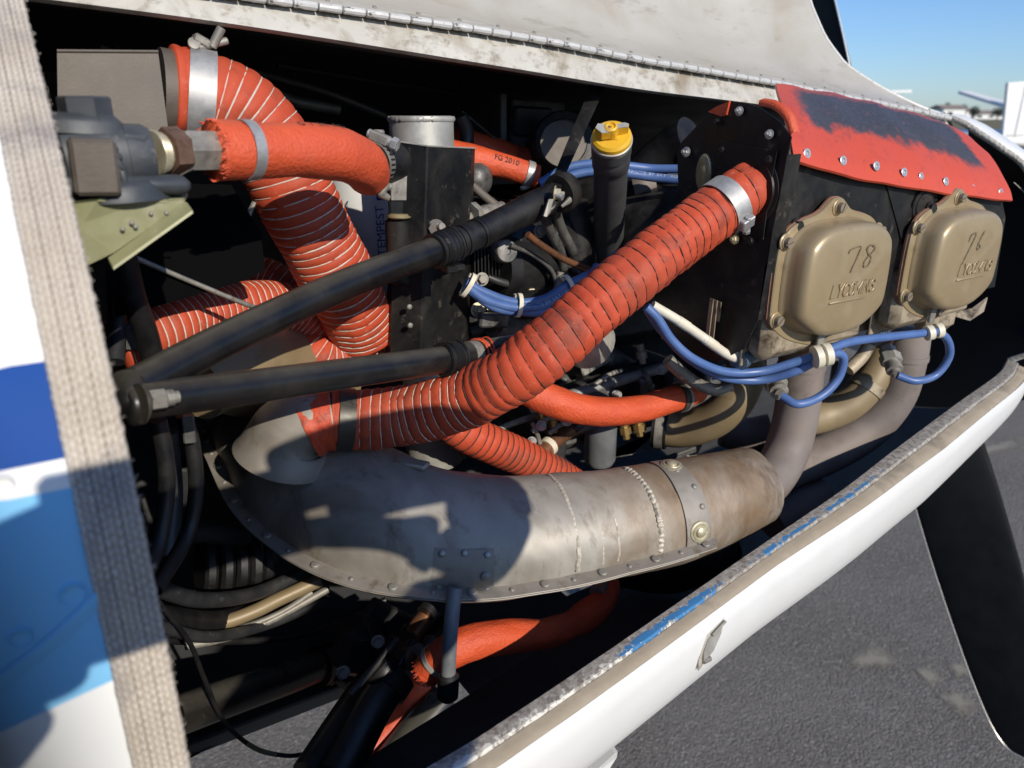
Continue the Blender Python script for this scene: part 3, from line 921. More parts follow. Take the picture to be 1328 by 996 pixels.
for r_ in rows:
    for p in r_: uv.append((p.x, hval(p)))
# finer mesh across the stripes: resample the section densely
dense = catmull([Vector((0, y, z)) for z, y in SEC], 700)
rows = [[Vector((x, 0, H))+q for q in dense] for x in (XE-0.0185, XE-0.03, XE-0.045, XE-0.06, XE-0.09, XE-0.15, XE-0.3, -0.9)]
uv = [(p.x, hval(p)) for r_ in rows for p in r_]
mb.grid(rows, uv=uv)
mb.build('side_skin', M['livery_paint'], fus, ang=None)
# joggle that carries the tape and the firewall flange behind it
mb = MB()
dd = catmull([Vector((0, y, z)) for z, y in SEC], 160)
rows = []
for (dx, dy) in ((-0.0187, 0.0), (-0.0189, 0.0022), (-0.004, 0.0022), (-0.001, 0.006), (-0.001, 0.03)):
    rows.append([Vector((XE+dx, dy, H))+q for q in dd])
mb.grid(rows)
mb.build('door_flange', M['black_metal'], fus, ang=None)
# raised edge of the next skin sheet (lap) and its dimpled screws
lap = ats((-60, 922, .27), (0, 879, .267), (60, 834, .267), (128, 772, .268))
mb = MB()
P = catmull(lap, 30)
rows = []
for i, p in enumerate(P):
    y = skY(p.z-H)-.0004
    q = Vector((p.x, y, p.z))
    t = (P[min(29, i+1)]-P[max(0, i-1)]).normalized()
    sd = Vector((0, -1, 0)).cross(t)
    rows.append([q+Vector((0, -0.0002, 0))+sd*0.0004, q+Vector((0, -0.0011, 0)), q+Vector((0, -0.0010, 0))-sd*0.0012, q+Vector((0, -0.0001, 0))-sd*0.006])
mb.grid(rows)
uvn = {i: (p.x, hval(p)) for i, p in enumerate(mb.v)}
mb.uv = uvn
mb.build('skin_lap', M['livery_paint'], fus, ang=None)
def dimple(px, py, r):
    q = at(px, py, Y=0.27)
    for _ in range(4): q = at(px, py, Y=skY(q.z-H))
    mb = MB()
    mb.lathe(q+Vector((0, 0.0012, 0)), (0, -1, 0), [(0.0, r*1.25), (0.0018, r*1.08), (0.0022, r), (0.0016, r*0.86), (0.0010, r*0.7), (0.0013, r*0.35), (0.0013, 0.0003)], 24)
    mb.uv = {i: (p.x, hval(q)) for i, p in enumerate(mb.v)}
    mb.build('flush_screw', M['livery_paint'], fus, ang=60)
for q in ((94, 770, .0040), (28, 826, .0034), (4, 630, .0034)): dimple(*q)
# firewall and the inside of the aft bay
mb = MB()
fwp = [Vector((-0.012, y, z+H)) for z, y in SEC]+[Vector((-0.012, 0.82+(0.82-y), z+H)) for z, y in SEC[::-1]]
mb.plate([p+Vector((0, 0.012 if p.y < 0.82 else -0.012, 0)) for p in fwp], (1, 0, 0), 0.004)
mb.build('firewall', M['soot_black'], fus, smooth=False)
mb = MB()                                   # far side of the fuselage
rows = [[Vector((x, 1.64-q.y, q.z+H)) for q in dd] for x in (-0.9, -0.012)]
mb.grid(rows)
mb.build('far_skin', M['white_paint'], fus)
mb = MB()
mb.add([Vector((x, y, H-0.655)) for x in (-0.9, -0.012) for y in (0.6, 1.04)], [(0, 1, 3, 2)])
mb.add([Vector((x, y, H+0.30)) for x in (-0.9, -0.012) for y in (0.72, 0.92)], [(0, 1, 3, 2)])
mb.build('belly_skin', M['white_paint'], fus, smooth=False)

# woven anti chafe tape along the flange: every stitch has its own relief
tape = thing('woven_chafe_tape', 'dirty beige woven chafe tape with a fuzzy edge, running down beside the striped skin', 'tape', (0, 0.28, H-0.1))
tp = catmull([Vector((0, y, z)) for z, y in SEC if z > -0.45], 1400)
me = bpy.data.meshes.new('woven_band')
vs, fs, colr = [], [], []
NW = 60
WID = 0.0205
Lc = 0.0
for i, q in enumerate(tp):
    if i: Lc += (q-tp[i-1]).length
    t = (tp[min(len(tp)-1, i+1)]-tp[max(0, i-1)]).normalized()
    nn = Vector((0, t.z, -t.y))
    if nn.y > 0: nn = -nn
    for j in range(NW+1):
        s_ = j/NW
        a = s_*9.0
        wob = 0.55*noise.noise(Vector((s_*4, Lc*60, 1)))+0.35*noise.noise(Vector((s_*14, Lc*190, 6)))
        col_i = math.floor(a)
        fa = a-col_i
        ph = (Lc/0.0036+0.37*(col_i % 3)+abs(fa-0.5)*1.5+wob) % 1.0
        hgt = (math.sin(PI*ph)**0.7)*(math.sin(PI*fa)**0.5)
        edge = min(1.0, min(s_, 1-s_)*14)
        fz = 0.0006*noise.noise(Vector((s_*3, Lc*260, 5)))*(1-min(1, (1-s_)*10)) + 0.0004*noise.noise(Vector((s_*2, Lc*160, 9)))*(1-min(1, s_*10))
        base_h = 0.0014*(0.35+0.65*edge)+0.0006*noise.noise(Vector((s_*6, Lc*40, 3)))
        p = Vector((XE-WID+0.0005+s_*WID*(0.97)+fz, q.y, q.z+H))+nn*(base_h+0.0016*hgt*(0.4+0.6*edge)-0.0004)
        vs.append(p-Vector((0, 0.28, H-0.1)))
        colr.append(hgt)
n = NW+1
fs = [(i*n+j, i*n+j+1, (i+1)*n+j+1, (i+1)*n+j) for i in range(len(tp)-1) for j in range(NW)]
me.from_pydata(vs, [], fs)
me.materials.append(M['woven_tape'])
at_ = me.color_attributes.new('yarn', 'FLOAT_COLOR', 'POINT')
at_.data.foreach_set('color', [x for h in colr for x in (h, h, h, 1)])
finish(me, True, None)
o = bpy.data.objects.new('woven_band', me)
adopt(o, tape)
# stray fibres on the free edge
mb = MB()
for k in range(260):
    i = random.randrange(5, len(tp)-5)
    q = tp[i]
    e = random.random() < 0.75
    p0 = Vector((XE-0.0002 if e else XE-WID+0.0008, q.y-0.0012, q.z+H))
    dr = Vector((1 if e else -1, random.uniform(-1, .3), random.uniform(-1, 1))).normalized()
    L_ = random.uniform(0.0004, 0.0020)
    p1 = p0+dr*L_*0.6
    p2 = p1+Vector((dr.x*.5, random.uniform(-.6, .6), random.uniform(-1, 1)))*L_*0.5
    Sweep([p0, p1, p2], 0.00010, 4, (0.3, 1, .2)).tube(mb, 3)
o = mb.build('fibre', M['white_cord'], tape)
o['kind'] = 'stuff'

# ================================================================== LOWER COWLING
LIP = [(-0.02, .288, -.352), (.141, .300, -.348), (.191, .305, -.346), (.279, .315, -.340), (.467, .345, -.335), (.60, .367, -.333), (.718, .390, -.330), (.90, .425, -.327), (1.067, .460, -.330), (1.16, .492, -.335)]
lipc = catmull([R(*p) for p in LIP], 150)
cow = thing('lower_cowling', 'white lower engine cowling with a chipped blue and grey lip', 'cowling', (0.5, 0.35, H-0.4))
def off3(p, dy, dz): return Vector((p.x, p.y+dy, p.z+dz))
def lipw(x): return 0.66+0.34*min(1, max(0, (x-.45)/.33))       # the joggle widens towards the nose
# lip flange (uv: x along in metres, y across)
mb = MB()
prof = [(0.006, -0.020), (0.0035, -0.003), (0.001, 0.0004), (-0.004, 0.0005), (-0.009, 0.0004), (-0.0128, 0.0), (-0.0140, -0.0016), (-0.0145, -0.006)]
rows, uv = [], []
for i, p in enumerate(lipc):
    jit = noise.noise(Vector((p.x*70, 3, 0)))*0.0007
    for j, (dy, dz) in enumerate(prof):
        uv.append((p.x, (0.0035-dy)/0.0205))
    rows.append([off3(p, (dy*lipw(p.x) if dy < 0 else dy)+jit*(1 if j > 4 else 0.3), dz) for j, (dy, dz) in enumerate(prof)])
mb.grid(rows, uv=uv)
mb.build('lip_flange', M['chipped_lip'], cow, ang=28)
# tan seal tape on the joggle
mb = MB()
prof = [(-0.0143, -0.0060), (-0.0150, -0.0034), (-0.0200, -0.0042), (-0.0250, -0.0054), (-0.0282, -0.0074), (-0.0288, -0.0130)]
rows = []
for i, p in enumerate(catmull([R(*q) for q in LIP], 420)):
    j1 = noise.noise(Vector((p.x*60, 7, 0)))*0.0003
    rows.append([off3(p, dy*lipw(p.x)+j1, dz*lipw(p.x)+noise.noise(Vector((p.x*90, k, 2)))*0.0002) for k, (dy, dz) in enumerate(prof)])
mb.grid(rows)
mb.build('seal_tape', M['tan_tape'], cow, ang=28)
# outer and inner skin
SK = [(-0.0290, -0.0085), (-0.0318, -0.0098), (-0.0322, -0.022), (-0.0305, -0.045), (-0.021, -0.075), (0.006, -0.111), (0.048, -0.146), (0.115, -0.178), (0.19, -0.198)]
skc = catmull([Vector((0, a, b)) for a, b in SK], 36)
def nosetaper(x): return 1.0-0.35*max(0, (x-0.75)/0.4)**1.5
mb = MB()
rows = [[off3(p, q.y+.029*(1-lipw(p.x)), (q.z+.003*(1-lipw(p.x))/.34)*nosetaper(p.x)) for q in skc] for p in lipc]
mb.grid(rows)
mb.build('outer_skin', M['white_paint'], cow, ang=70)
mb = MB()
ski = [q+Vector((0, 0.0055, 0.002)) for q in skc[6:]]
rows = [[off3(p, 0.0062, -0.019)]+[off3(p, q.y+.029*(1-lipw(p.x)), q.z*nosetaper(p.x)) for q in ski] for p in lipc]
mb.grid(rows)
mb.build('inner_skin', M['cowl_inside'], cow, ang=70)
# belly: forward floor, far side wall; the exit opening under the firewall stays open
mb = MB()
rows = []
for p in lipc:
    if p.x < 0.27: continue
    a = off3(p, 0.19, -0.198*nosetaper(p.x))
    rows.append([Vector((p.x, 0.70, a.z-0.008)), Vector((p.x, 0.82, a.z-0.012)), Vector((p.x, 1.64-a.y, a.z)), Vector((p.x, 1.64-p.y+.03, p.z-0.05)), Vector((p.x, 1.64-p.y+.02, p.z+.05)), Vector((p.x, 1.27, H-.16)), Vector((p.x, 1.16, H-0.02))])
mb.grid(rows)
fl_rows = []
for p in lipc:
    if p.x < 0.27: continue
    a = off3(p, 0.19, -0.198*nosetaper(p.x))
    fl_rows.append([a, Vector((p.x, 0.60, a.z-.004)), Vector((p.x, 0.70, a.z-0.008))])
# the floor is pierced by one access hole
i0 = next(i for i, r_ in enumerate(fl_rows) if r_[0].x > .445)
i1 = next(i for i, r_ in enumerate(fl_rows) if r_[0].x > .505)
mb.grid(fl_rows[:i0+1]); mb.grid(fl_rows[i1:]); mb.grid([r_[:2] for r_ in fl_rows[i0:i1+1]])
aft = [p for p in lipc if p.x <= .285]
mb.grid([[Vector((p.x, .615-.15*max(0, .1-p.x), p.z-.205)), Vector((p.x, .82, p.z-.21)), Vector((p.x, 1.12, p.z-.2))] for p in aft])
mb.build('belly_skin', M['cowl_inside'], cow, ang=70)
mb = MB()
rows = []
for p in lipc:
    if p.x > 0.282: break
    rows.append([Vector((p.x, 1.12, p.z-0.2)), Vector((p.x, 1.30, p.z-0.12)), Vector((p.x, 1.36, p.z-.02)), Vector((p.x, 1.35, p.z+.1)), Vector((p.x, 1.27, H-.16)), Vector((p.x, 1.16, H-0.02)), Vector((p.x, 1.05, H+.07))])
mb.grid(rows)
mb.build('far_side', M['cowl_inside'], cow, ang=70)
# opening edge frame
mb = MB()
mb.box((0.12, 0.612, H-0.553), (0.30, 0.008, 0.016), Matrix.Rotation(.02, 3, 'Y'), 0.002)
mb.build('exit_frame', M['cowl_inside'], cow)
# latch: pressed cup with a spring tongue on the white skin
c = at(921, 836, Y=.3062)
lt = MB()
n_ = Vector((0.17, -1, 0.0)).normalized()
ux = Vector((1, .15, 0)).normalized()
uz = Vector((.25, .04, 1)).normalized()
def lp(a, b, c_=0): return c+ux*a*1.55+uz*b*1.05+n_*c_
rim = [lp(-.006, .012), lp(.0065, .0165), lp(.0075, .004), lp(.002, -.010), lp(-.0055, -.016), lp(-.0078, -.006)]
lt.plate([p-n_*0.0006 for p in rim], n_, 0.0012)
lat = lt.build('latch', M['strip_grey'], cow, smooth=False)
mb = MB()
mb.plate([lp(-.0048, .0085, .0004), lp(.0045, .0120, .0004), lp(.0052, .004, .0010), lp(.0018, -.0052, .0014), lp(-.0048, -.0085, .0014), lp(-.006, -.002, .0010)], n_, 0.0010)
mb.build('latch_plate', M['bare_alloy'], lat, smooth=False)
mb = MB()
mb.cyl(lp(-.0046, -.0088, .0016), lp(.0010, -.0105, .0016), .0022, 14, bev=.0005)
mb.cyl(lp(-.003, .0105, .0022), lp(.0062, .0150, .0022), .0011, 10)
mb.build('latch_spring', M['dull_steel'], lat)
for a, b in ((1080, 745), (1083, 748), (1050, 737)):
    pass

# small white gear fairing tip under the cowling
gf = MB()
p = at(785, 1010, Y=.42)
gf.plate([at(740, 1030, Y=.44), at(797, 977, Y=.44), at(801, 975, Y=.445), at(800, 982, Y=.45), at(770, 1030, Y=.45)], (0.2, 1, 0), 0.02)
o = gf.build('gear_fairing', M['white_paint'], None, smooth=False)
tag(o, 'small white fairing corner below the white cowling at the bottom edge', 'fairing')

# ================================================================== TOP COWLING, HINGE AND OPEN DOOR
HG = [(-0.10, .62, .093), (.165, .62, .080), (.387, .62, .066), (.539, .62, .051), (.731, .62, .0345), (.881, .62, .0195), (1.0, .62, .0075), (1.124, .62, -.006)]
hgc = catmull([R(*p) for p in HG], 120)
top = thing('top_cowling', 'grimy white fixed top cowling strip under the hinge, above the dark engine bay', 'cowling', (0.5, 0.62, H+0.04))
SB = [(-0.10, .61, .078), (.036, .61, .070), (.16, .61, .061), (.381, .61, .040), (.532, .61, .025), (.723, .61, .011), (.86, .61, -.004), (1.0, .612, -.016), (1.124, .616, -.022)]
sbc = catmull([R(*p) for p in SB], 120)
mb = MB()
rows = []
for a, b in zip(hgc, sbc):
    rows.append([a+Vector((0, 0.008, 0.001)), a+Vector((0, 0.002, -0.0012)), a.lerp(b, 0.4)+Vector((0, -0.0008, 0)), a.lerp(b, 0.9), b, b+Vector((0, 0.004, -0.0022)), b+Vector((0, 0.022, 0.0))])
mb.grid(rows)
mb.build('hinge_strip', M['strip_grey'], top, ang=60)
mb = MB()
rows = [[a+Vector((0, 0.004, -0.001)), a+Vector((0, .07, .016)), Vector((a.x, .82, a.z+.03)), Vector((a.x, 1.03, a.z)), Vector((a.x, 1.12, a.z-.02)), Vector((a.x, 1.19, a.z-.07))] for a in hgc]
mb.grid(rows)
mb.build('top_skin', M['door_grey'], top, ang=60)
mb = MB()
rows = [[a+Vector((0, 0.022, 0.0)), a+Vector((0, .07, .004)), Vector((a.x, .82, a.z+.018)), Vector((a.x, 1.03, a.z-.012)), Vector((a.x, 1.12, a.z-.03)), Vector((a.x, 1.18, a.z-.075))] for a in sbc]
mb.grid(rows)
mb.build('top_inner_skin', M['soot_black'], top, ang=60)

door = thing('cowling_door', 'opened grey white cowling door folded over its piano hinge above the engine', 'cowling door', (0.5, 0.63, H+0.06))
# profile of the opened door above the hinge, going up and back; front edge cut back as it rises
DP = [(-0.0015, -0.0006), (0.0, 0.003), (0.022, 0.0085), (0.046, 0.018), (0.070, 0.034), (0.092, 0.058), (0.110, 0.090), (0.124, 0.128), (0.136, 0.172), (0.146, 0.225), (0.150, 0.285), (0.148, 0.35)]
dpc = catmull([Vector((0, a, b)) for a, b in DP], 44)
FRONT = [(1.128, 0.0), (1.082, .018), (1.032, .036), (.980, .058), (.950, .09), (.930, .128), (.918, .172), (.912, .225), (.905, .35)]
def frontx(h):
    for (x0, h0), (x1, h1) in zip(FRONT, FRONT[1:]):
        if h0 <= h <= h1: return x0+(x1-x0)*(h-h0)/(h1-h0)
    return FRONT[-1][0]
def hinge_at(x):
    for a, b in zip(hgc, hgc[1:]):
        if a.x <= x <= b.x: return a.lerp(b, (x-a.x)/(b.x-a.x))
    return hgc[-1] if x > 1 else hgc[0]
rows, rows2 = [], []
NX = 90
for j, q in enumerate(dpc):
    xf = frontx(q.z)
    r1, r2 = [], []
    for i in range(NX+1):
        x = -0.10+(xf+0.10)*i/NX
        hp = hinge_at(min(x, 1.1239))
        k = max(0.0, (x-0.75)/0.38)
        dent = 0.0020*noise.noise(Vector((x*7, j*0.16, 2)))*(min(1, j/8))
        p = Vector((x, hp.y+q.y*(1-0.25*k)+dent, hp.z+q.z*(1-0.10*k)))
        r1.append(p)
        r2.append(p+Vector((0, 0.004, 0.003)))
    rows.append(r1)
    rows2.append(r2)
mb = MB()
mb.grid(rows)
mb.grid(rows2)
mb.build('door_panel', M['door_grey'], door, ang=60)
mb = MB()                                   # rolled front edge and stiffener crease near the hinge
Sweep([r_[-1]+Vector((0, .002, .001)) for r_ in rows], 0.0032, 60).tube(mb, 8)
mb.build('door_edge', M['hinge_white'], door)
mb = MB()
cr = []
for i in range(0, NX+1, 3):
    p = rows[3][i]
    cr.append(p+Vector((0, -0.0006, 0.0010)))
Sweep(cr, 0.0011, 60).tube(mb, 6)
mb.build('hinge_leaf_edge', M['strip_grey'], door)
# doubler plate outline at the top right
mb = MB()
j = 24
dp = [rows[j][84], rows[j][88], rows[j+6][88], rows[j+6][84]]
mb.plate([p+Vector((0, -0.0012, 0)) for p in dp], (0, -1, 0.3), 0.0012)
db = mb.build('doubler_plate', M['door_grey'], door, smooth=False)
# piano hinge knuckles, flaking paint
kb = []
for v in range(3):
    b = MB()
    random.seed(40+v)
    pr = [(-0.5, 0.7), (-0.47, 0.98)]
    for k in range(7): pr.append((-0.4+0.8*k/6, 1.0+random.uniform(-.05, .09)))
    pr += [(0.47, 0.98), (0.5, 0.7)]
    b.lathe((0, 0, 0), (0, 0, 1), [(a*0.0184, r*0.0031) for a, r in pr], 10)
    kb.append(proto(b, 'hinge_knuckle', M['hinge_white']))
random.seed(11)
arc = [0]
for a, b in zip(hgc, hgc[1:]): arc.append(arc[-1]+(b-a).length)
d = 0.012
while d < arc[-1]-0.008:
    i = max(k for k in range(len(arc)) if arc[k] <= d)
    i = min(i, len(hgc)-2)
    w = (d-arc[i])/(arc[i+1]-arc[i])
    p = hgc[i].lerp(hgc[i+1], w)
    t = (hgc[i+1]-hgc[i]).normalized()
    inst(random.choice(kb), 'hinge_knuckle', door, p+Vector((0, -0.0058+random.uniform(-.0002, .0002), .0008+random.uniform(-.0002, .0002))), t, None, 1.0, random.uniform(0, 6))
    if int(d/0.0192) % 2 == 0:
        inst(P_RIV, 'hinge_rivet', door, p+Vector((0, -0.0015, .0068)), (0, -1, 1.6), None, .0019)
    d += 0.0192

# ================================================================== NOSE BOWL with fuzzy seal along its opening
nose = thing('nose_bowl', 'white nose bowl rim with a ragged grey seal, curving down beside the red baffle seal', 'nose cowl', (1.15, 0.5, H-0.15))
RIM = [at(1231, 152, Y=.62), at(1250, 160, Y=.600), at(1272, 174, Y=.578), at(1300, 193, Y=.552), at(1330, 217, Y=.528), R(1.165, .497, -.115), R(1.18, .468, -.18), R(1.185, .455, -.25), R(1.18, .458, -.305), R(1.165, .492, -.335)]
sw = Sweep(RIM, 0.004, 120)
ctr = R(1.20, .82, -.25)
mb = MB()
rows = []
for i, p in enumerate(sw.P):
    rad_ = (p-ctr); rad_.x = 0; rad_.normalize()
    row = [p+rad_*0.004+Vector((-.001, 0, 0)), p+rad_*0.0062+Vector((0.004, 0, 0))]
    for k in range(1, 9):
        a = k/8*PI/2
        q = p+Vector((0.15*math.sin(a), 0, 0))-rad_*(0.10*(1-math.cos(a)))+rad_*0.006
        row.append(q)
    row.append(p+Vector((0.16, 0, 0))-rad_*0.2)
    rows.append(row)
mb.grid(rows)
mb.build('outer_skin', M['white_paint'], nose, ang=60)
mb = MB()
rows = []
for i, p in enumerate(sw.P):
    rad_ = (p-ctr); rad_.x = 0; rad_.normalize()
    row = [p-rad_*0.001+Vector((0.004, 0, 0))]
    for k in range(1, 9):
        a = k/8*PI/2
        row.append(p+Vector((0.004+0.135*math.sin(a), 0, 0))-rad_*(0.10*(1-math.cos(a))+0.004))
    row.append(p+Vector((0.14, 0, 0))-rad_*0.2)
    rows.append(row)
mb.grid(rows)
mb.build('inner_skin', M['soot_black'], nose, ang=60)
mb = MB()                                   # seal, lumpy knit
rows = []
for i in range(420):
    d = sw.len*i/419
    p, T, N, B = sw.at(d)
    rad_ = (p-ctr); rad_.x = 0; rad_.normalize()
    row = []
    for k in range(9):
        a = k/8
        lump = 0.0011*noise.noise(Vector((d*420, a*7, 0)))+0.0009*math.sin(d*2100+k*2.1)*math.sin(a*PI)
        row.append(p+rad_*(0.0045-0.009*a+lump)+Vector((-0.0012-0.0030*math.sin(a*PI)-lump, 0, 0)))
    rows.append(row)
mb.grid(rows)
mb.build('knit_seal', M['door_grey'], nose, ang=None)
mb = MB()
for q0, q1 in (((1318, 240), (1330, 258)),):
    a, b = at(*q0, Y=.53), at(*q1, Y=.53)
    Sweep([b, a.lerp(b, .5)+Vector((0, -.004, 0)), a+Vector((-.008, 0, .004))], 0.0005, 8).tube(mb, 5)
mb.build('thread', M['white_cord'], nose)
# forward bulkhead of the nose bowl round the spinner
mb = MB()
mb.plate([R(1.290, y, z) for y, z in ((.60, -.06), (.575, -.11), (.548, -.15), (.50, -.20), (.48, -.30), (.50, -.42), (.60, -.50), (.75, -.54), (.86, -.54), (.86, -.46), (.72, -.42), (.65, -.34), (.64, -.22), (.70, -.12), (.76, -.06))], (1, 0, 0), .003)
mb.build('bulkhead', M['soot_black'], nose)

# ================================================================== PROPELLER
prop = thing('propeller', 'two blade propeller with matte black rear faces beyond the cowling', 'propeller', R(1.36, .82, -.28))
hub = R(1.37, .82, -.28)
low = at(1338, 984, X=1.37)
upt = hub+(hub-low)*1.02
def blade(tip, name, edge_side):
    ax = (tip-hub).normalized()
    L = (tip-hub).length
    tng = Vector((1, 0, 0)).cross(ax).normalized()
    mb = MB()
    rows = []
    stns = [(0.05, .04, .045, 60), (.15, .050, .036, 50), (.25, .062, .022, 42), (.4, .070, .015, 33), (.6, .071, .011, 25), (.8, .064, .008, 20), (.92, .054, .006, 17), (.97, .042, .005, 16), (.99, .030, .004, 16), (1.0, .012, .003, 16)]
    for (f_, ch, th, tw) in stns:
        a = math.radians(tw)
        cd = tng*math.cos(a)+Vector((1, 0, 0))*math.sin(a)*edge_side
        nd = ax.cross(cd)
        if nd.x < 0: nd = -nd
        row = []
        for k in range(28):
            u_ = 2*PI*k/28
            x = math.cos(u_)
            y = math.sin(u_)*(0.5+0.5*(1 if math.sin(u_) > 0 else 0.25))
            row.append(hub+ax*L*f_+cd*ch*x+nd*th*y)
        rows.append(row)
    R2 = []
    for i in range(len(rows[0])):
        R2.append(catmull([r_[i] for r_ in rows], 48))
    rows = [[R2[i][j] for i in range(len(R2))] for j in range(48)]
    st = mb.grid(rows, closed=True)
    mb.f.append([st+47*28+k for k in range(28)]); mb.m.append(0)
    o = mb.build(name, M['prop_black'], prop, ang=70)
    # bare leading edge strip, worn bright
    mb = MB()
    le = [r_[0] for r_ in rows]
    lr = Sweep(le[10:], 0.0016, 60)
    lr.tube(mb, 8)
    mb.build('leading_edge', M['prop_edge'], o)
    return o
blade(low, 'blade', -1)
blade(upt, 'blade', -1)
mb = MB()
mb.lathe(hub-Vector((.07, 0, 0)), (1, 0, 0), [(0, .15), (.02, .155), (.08, .15), (.14, .13), (.20, .09), (.25, .045), (.27, .006)], 40)
mb.build('spinner', M['white_paint'], prop)

# ================================================================== ENGINE
eng = thing('engine', 'grimy black and grey piston engine block half hidden behind hoses and mount tubes', 'engine', R(.75, .8, -.25))
mb = MB()                                    # crankcase and accessory case
mb.box(R(.80, .83, -.19), (.72, .22, .20), None, .02)
mb.box(R(.455, .80, -.20), (.10, .26, .22), None, .02)
for k in range(6): mb.box(R(.50+.12*k, .715, -.16), (.02, .03, .12), None, .005)
mb.build('crankcase', M['engine_grey'], eng)
# cylinders: barrels with cooling fins, and heads under the rocker covers
for cx, wy in ((.574, 0), (.761, 0)):
    mb = MB()
    mb.cyl(R(cx, .53, -.13), R(cx, .74, -.13), .060, 28)
    mb.build('barrel', M['engine_grey'], eng)
    mb = MB()
    mb.box(R(cx, .475, -.135), (.135, .135, .115), None, .02)
    for k in range(9):
        mb.box(R(cx+.001*(k % 2), .425+.0125*k, -.150), (.142, .0028, .118), None, .001)
    # fins hanging beside the exhaust port, seen from below the cover
    mb.box(R(cx-.002, .412, -.170), (.136, .026, .060), None, .008)
    mb.box(R(cx+.028, .414, -.200), (.05, .022, .03), None, .006)
    mb.build('cylinder_head', M['head_alloy'], eng)
# sump / intake plenum casting low in the middle
mb = MB()
mb.box(R(.60, .72, -.335), (.34, .20, .06), None, .015)
mb.box(R(.52, .615, -.315), (.20, .05, .03), None, .008)
mb.box(R(.46, .60, -.29), (.06, .05, .035), None, .01)
for k in range(5): mb.box(R(.44+.05*k, .612, -.292), (.012, .06, .035), None, .003)
mb.build('sump', M['cast_grey'], eng)
mb = MB()
mb.box(R(.40, .69, -.23), (.06, .12, .07), None, .012)
mb.cyl(at(676, 400, Y=.63), at(715, 405, Y=.63), .020, 20, bev=.003)
mb.cyl(at(640, 420, Y=.62), at(690, 428, Y=.64), .016, 20, bev=.003)
mb.box(at(690, 415, Y=.66), (.12, .05, .04), None, .01)
mb.box(at(640, 440, Y=.66), (.08, .05, .03), None, .006)
mb.build('accessory_case', M['cast_grey'], eng)
for q in ((620, 402), (640, 397), (688, 380)):
    inst(P_NUTC, 'nut', eng, at(*q, Y=.615), (-.3, -1, .2), None, .0055)

# small castings, rods and fittings in the gap under the main duct
mb = MB()
mb.lathe(at(738, 420, Y=.56), at(772, 452, Y=.58)-at(738, 420, Y=.56), [(0, .012), (.004, .022), (.02, .026), (.05, .028), (.055, .02)], 24)
mb.build('carburettor_horn', M['bare_alloy'], eng)
mb = MB()
mb.cyl(at(690, 528, Y=.58), at(868, 474, Y=.60), .0062, 14)
mb.build('chrome_rod', M['steel'], eng)
mb = MB()
mb.cyl(at(700, 520, Y=.60), at(838, 476, Y=.61), .009, 14)
mb.cyl(at(742, 524, Y=.60), at(835, 492, Y=.61), .006, 14)
mb.build('push_rod_tube', M['engine_grey'], eng)
mb = MB()
mb.lathe(at(833, 492, Y=.595), at(836, 490, Y=.595)-at(830, 494, Y=.595), [(-.003, .013), (.003, .013)], 20)
mb.box(at(840, 508, Y=.59), (.010, .008, .022), Matrix.Rotation(.5, 3, 'Y'), .002)
mb.build('rod_clamp', M['dull_steel'], eng)
mb = MB()
for q, s_ in (((757, 480), .030), ((800, 470), .034), ((780, 500), .026), ((735, 497), .026), ((765, 455), .03), ((810, 500), .03)):
    mb.box(at(*q, Y=.64+.02*random.random()), (s_*1.5, .03, s_*.7), Matrix.Rotation(random.uniform(-.6, .6), 3, 'Y'), .004)
mb.build('casting', M['cast_grey'], eng)
mb = MB()
mb.box(at(772, 470, Y=.62), (.040, .006, .016), Matrix.Rotation(-.3, 3, 'Y'), .002)
mb.box(at(762, 478, Y=.615), (.018, .006, .012), Matrix.Rotation(-.3, 3, 'Y'), .002)
mb.build('bracket', M['bare_alloy'], eng)
for q, s_ in (((829, 462), .0045), ((808, 560), .005), ((826, 556), .006), ((700, 547), .004), ((714, 551), .004)):
    mb = MB()
    p = at(*q, Y=.585)
    mb.lathe(p+Vector((0, 0, .014)), (0.1, -.2, -1), [(0, s_*.9), (.008, s_*.9), (.008, s_*1.3), (.016, s_*1.3), (.0161, s_*.8), (.022, s_*.8)], 8)
    mb.build('fitting', M['brass'] if q[1] > 500 else M['dull_steel'], eng)

# grey filter bowl under the engine
bw = MB()
p = at(779, 560, Y=.60)
bw.lathe(p+Vector((0, 0, .025)), (0, 0, -1), [(0, .018), (.0, .0182), (.058, .018), (.064, .015), (.066, .006)], 28)
o = bw.build('fuel_bowl', M['sump_grey'], None, ang=50)
tag(o, 'smooth grey metal bowl hanging between the orange sleeve and the muffler', 'fuel bowl')
mb = MB()
mb.plate([at(756, 600, Y=.60), at(834, 586, Y=.60), at(880, 566, Y=.60), at(890, 558, Y=.60), at(850, 560, Y=.60), at(834, 566, Y=.60), at(820, 590, Y=.60)], (0, 1, 0), .006)
mb.box(at(818, 575, Y=.605), (.012, .01, .02), None, .002)
o = mb.build('casting_bracket', M['cast_grey'], None, smooth=False)
tag(o, 'pale cast bracket beside the grey bowl, above the muffler', 'bracket')

# ================================================================== BAFFLES round the cylinders
baf = thing('rear_baffle', 'black sheet metal rear baffle holding the top end of the large red duct', 'baffle', R(.5, .45, -.08))
XB = .497
def bx(px, py, X=XB): return at(px, py, X=X)
outl = [(943, 134), (965, 133), (985, 139), (1012, 158), (1026, 178), (1016, 230), (1004, 290), (998, 330), (992, 345), (983, 415), (965, 452), (930, 470), (880, 452), (850, 430), (850, 330), (880, 250), (878, 200), (884, 184), (905, 162)]
poly = [bx(*q) for q in outl]
mb = MB()
mb.plate(poly, (1, 0, 0), .0012)
mb.build('baffle_plate', M['black_metal'], baf, smooth=False)
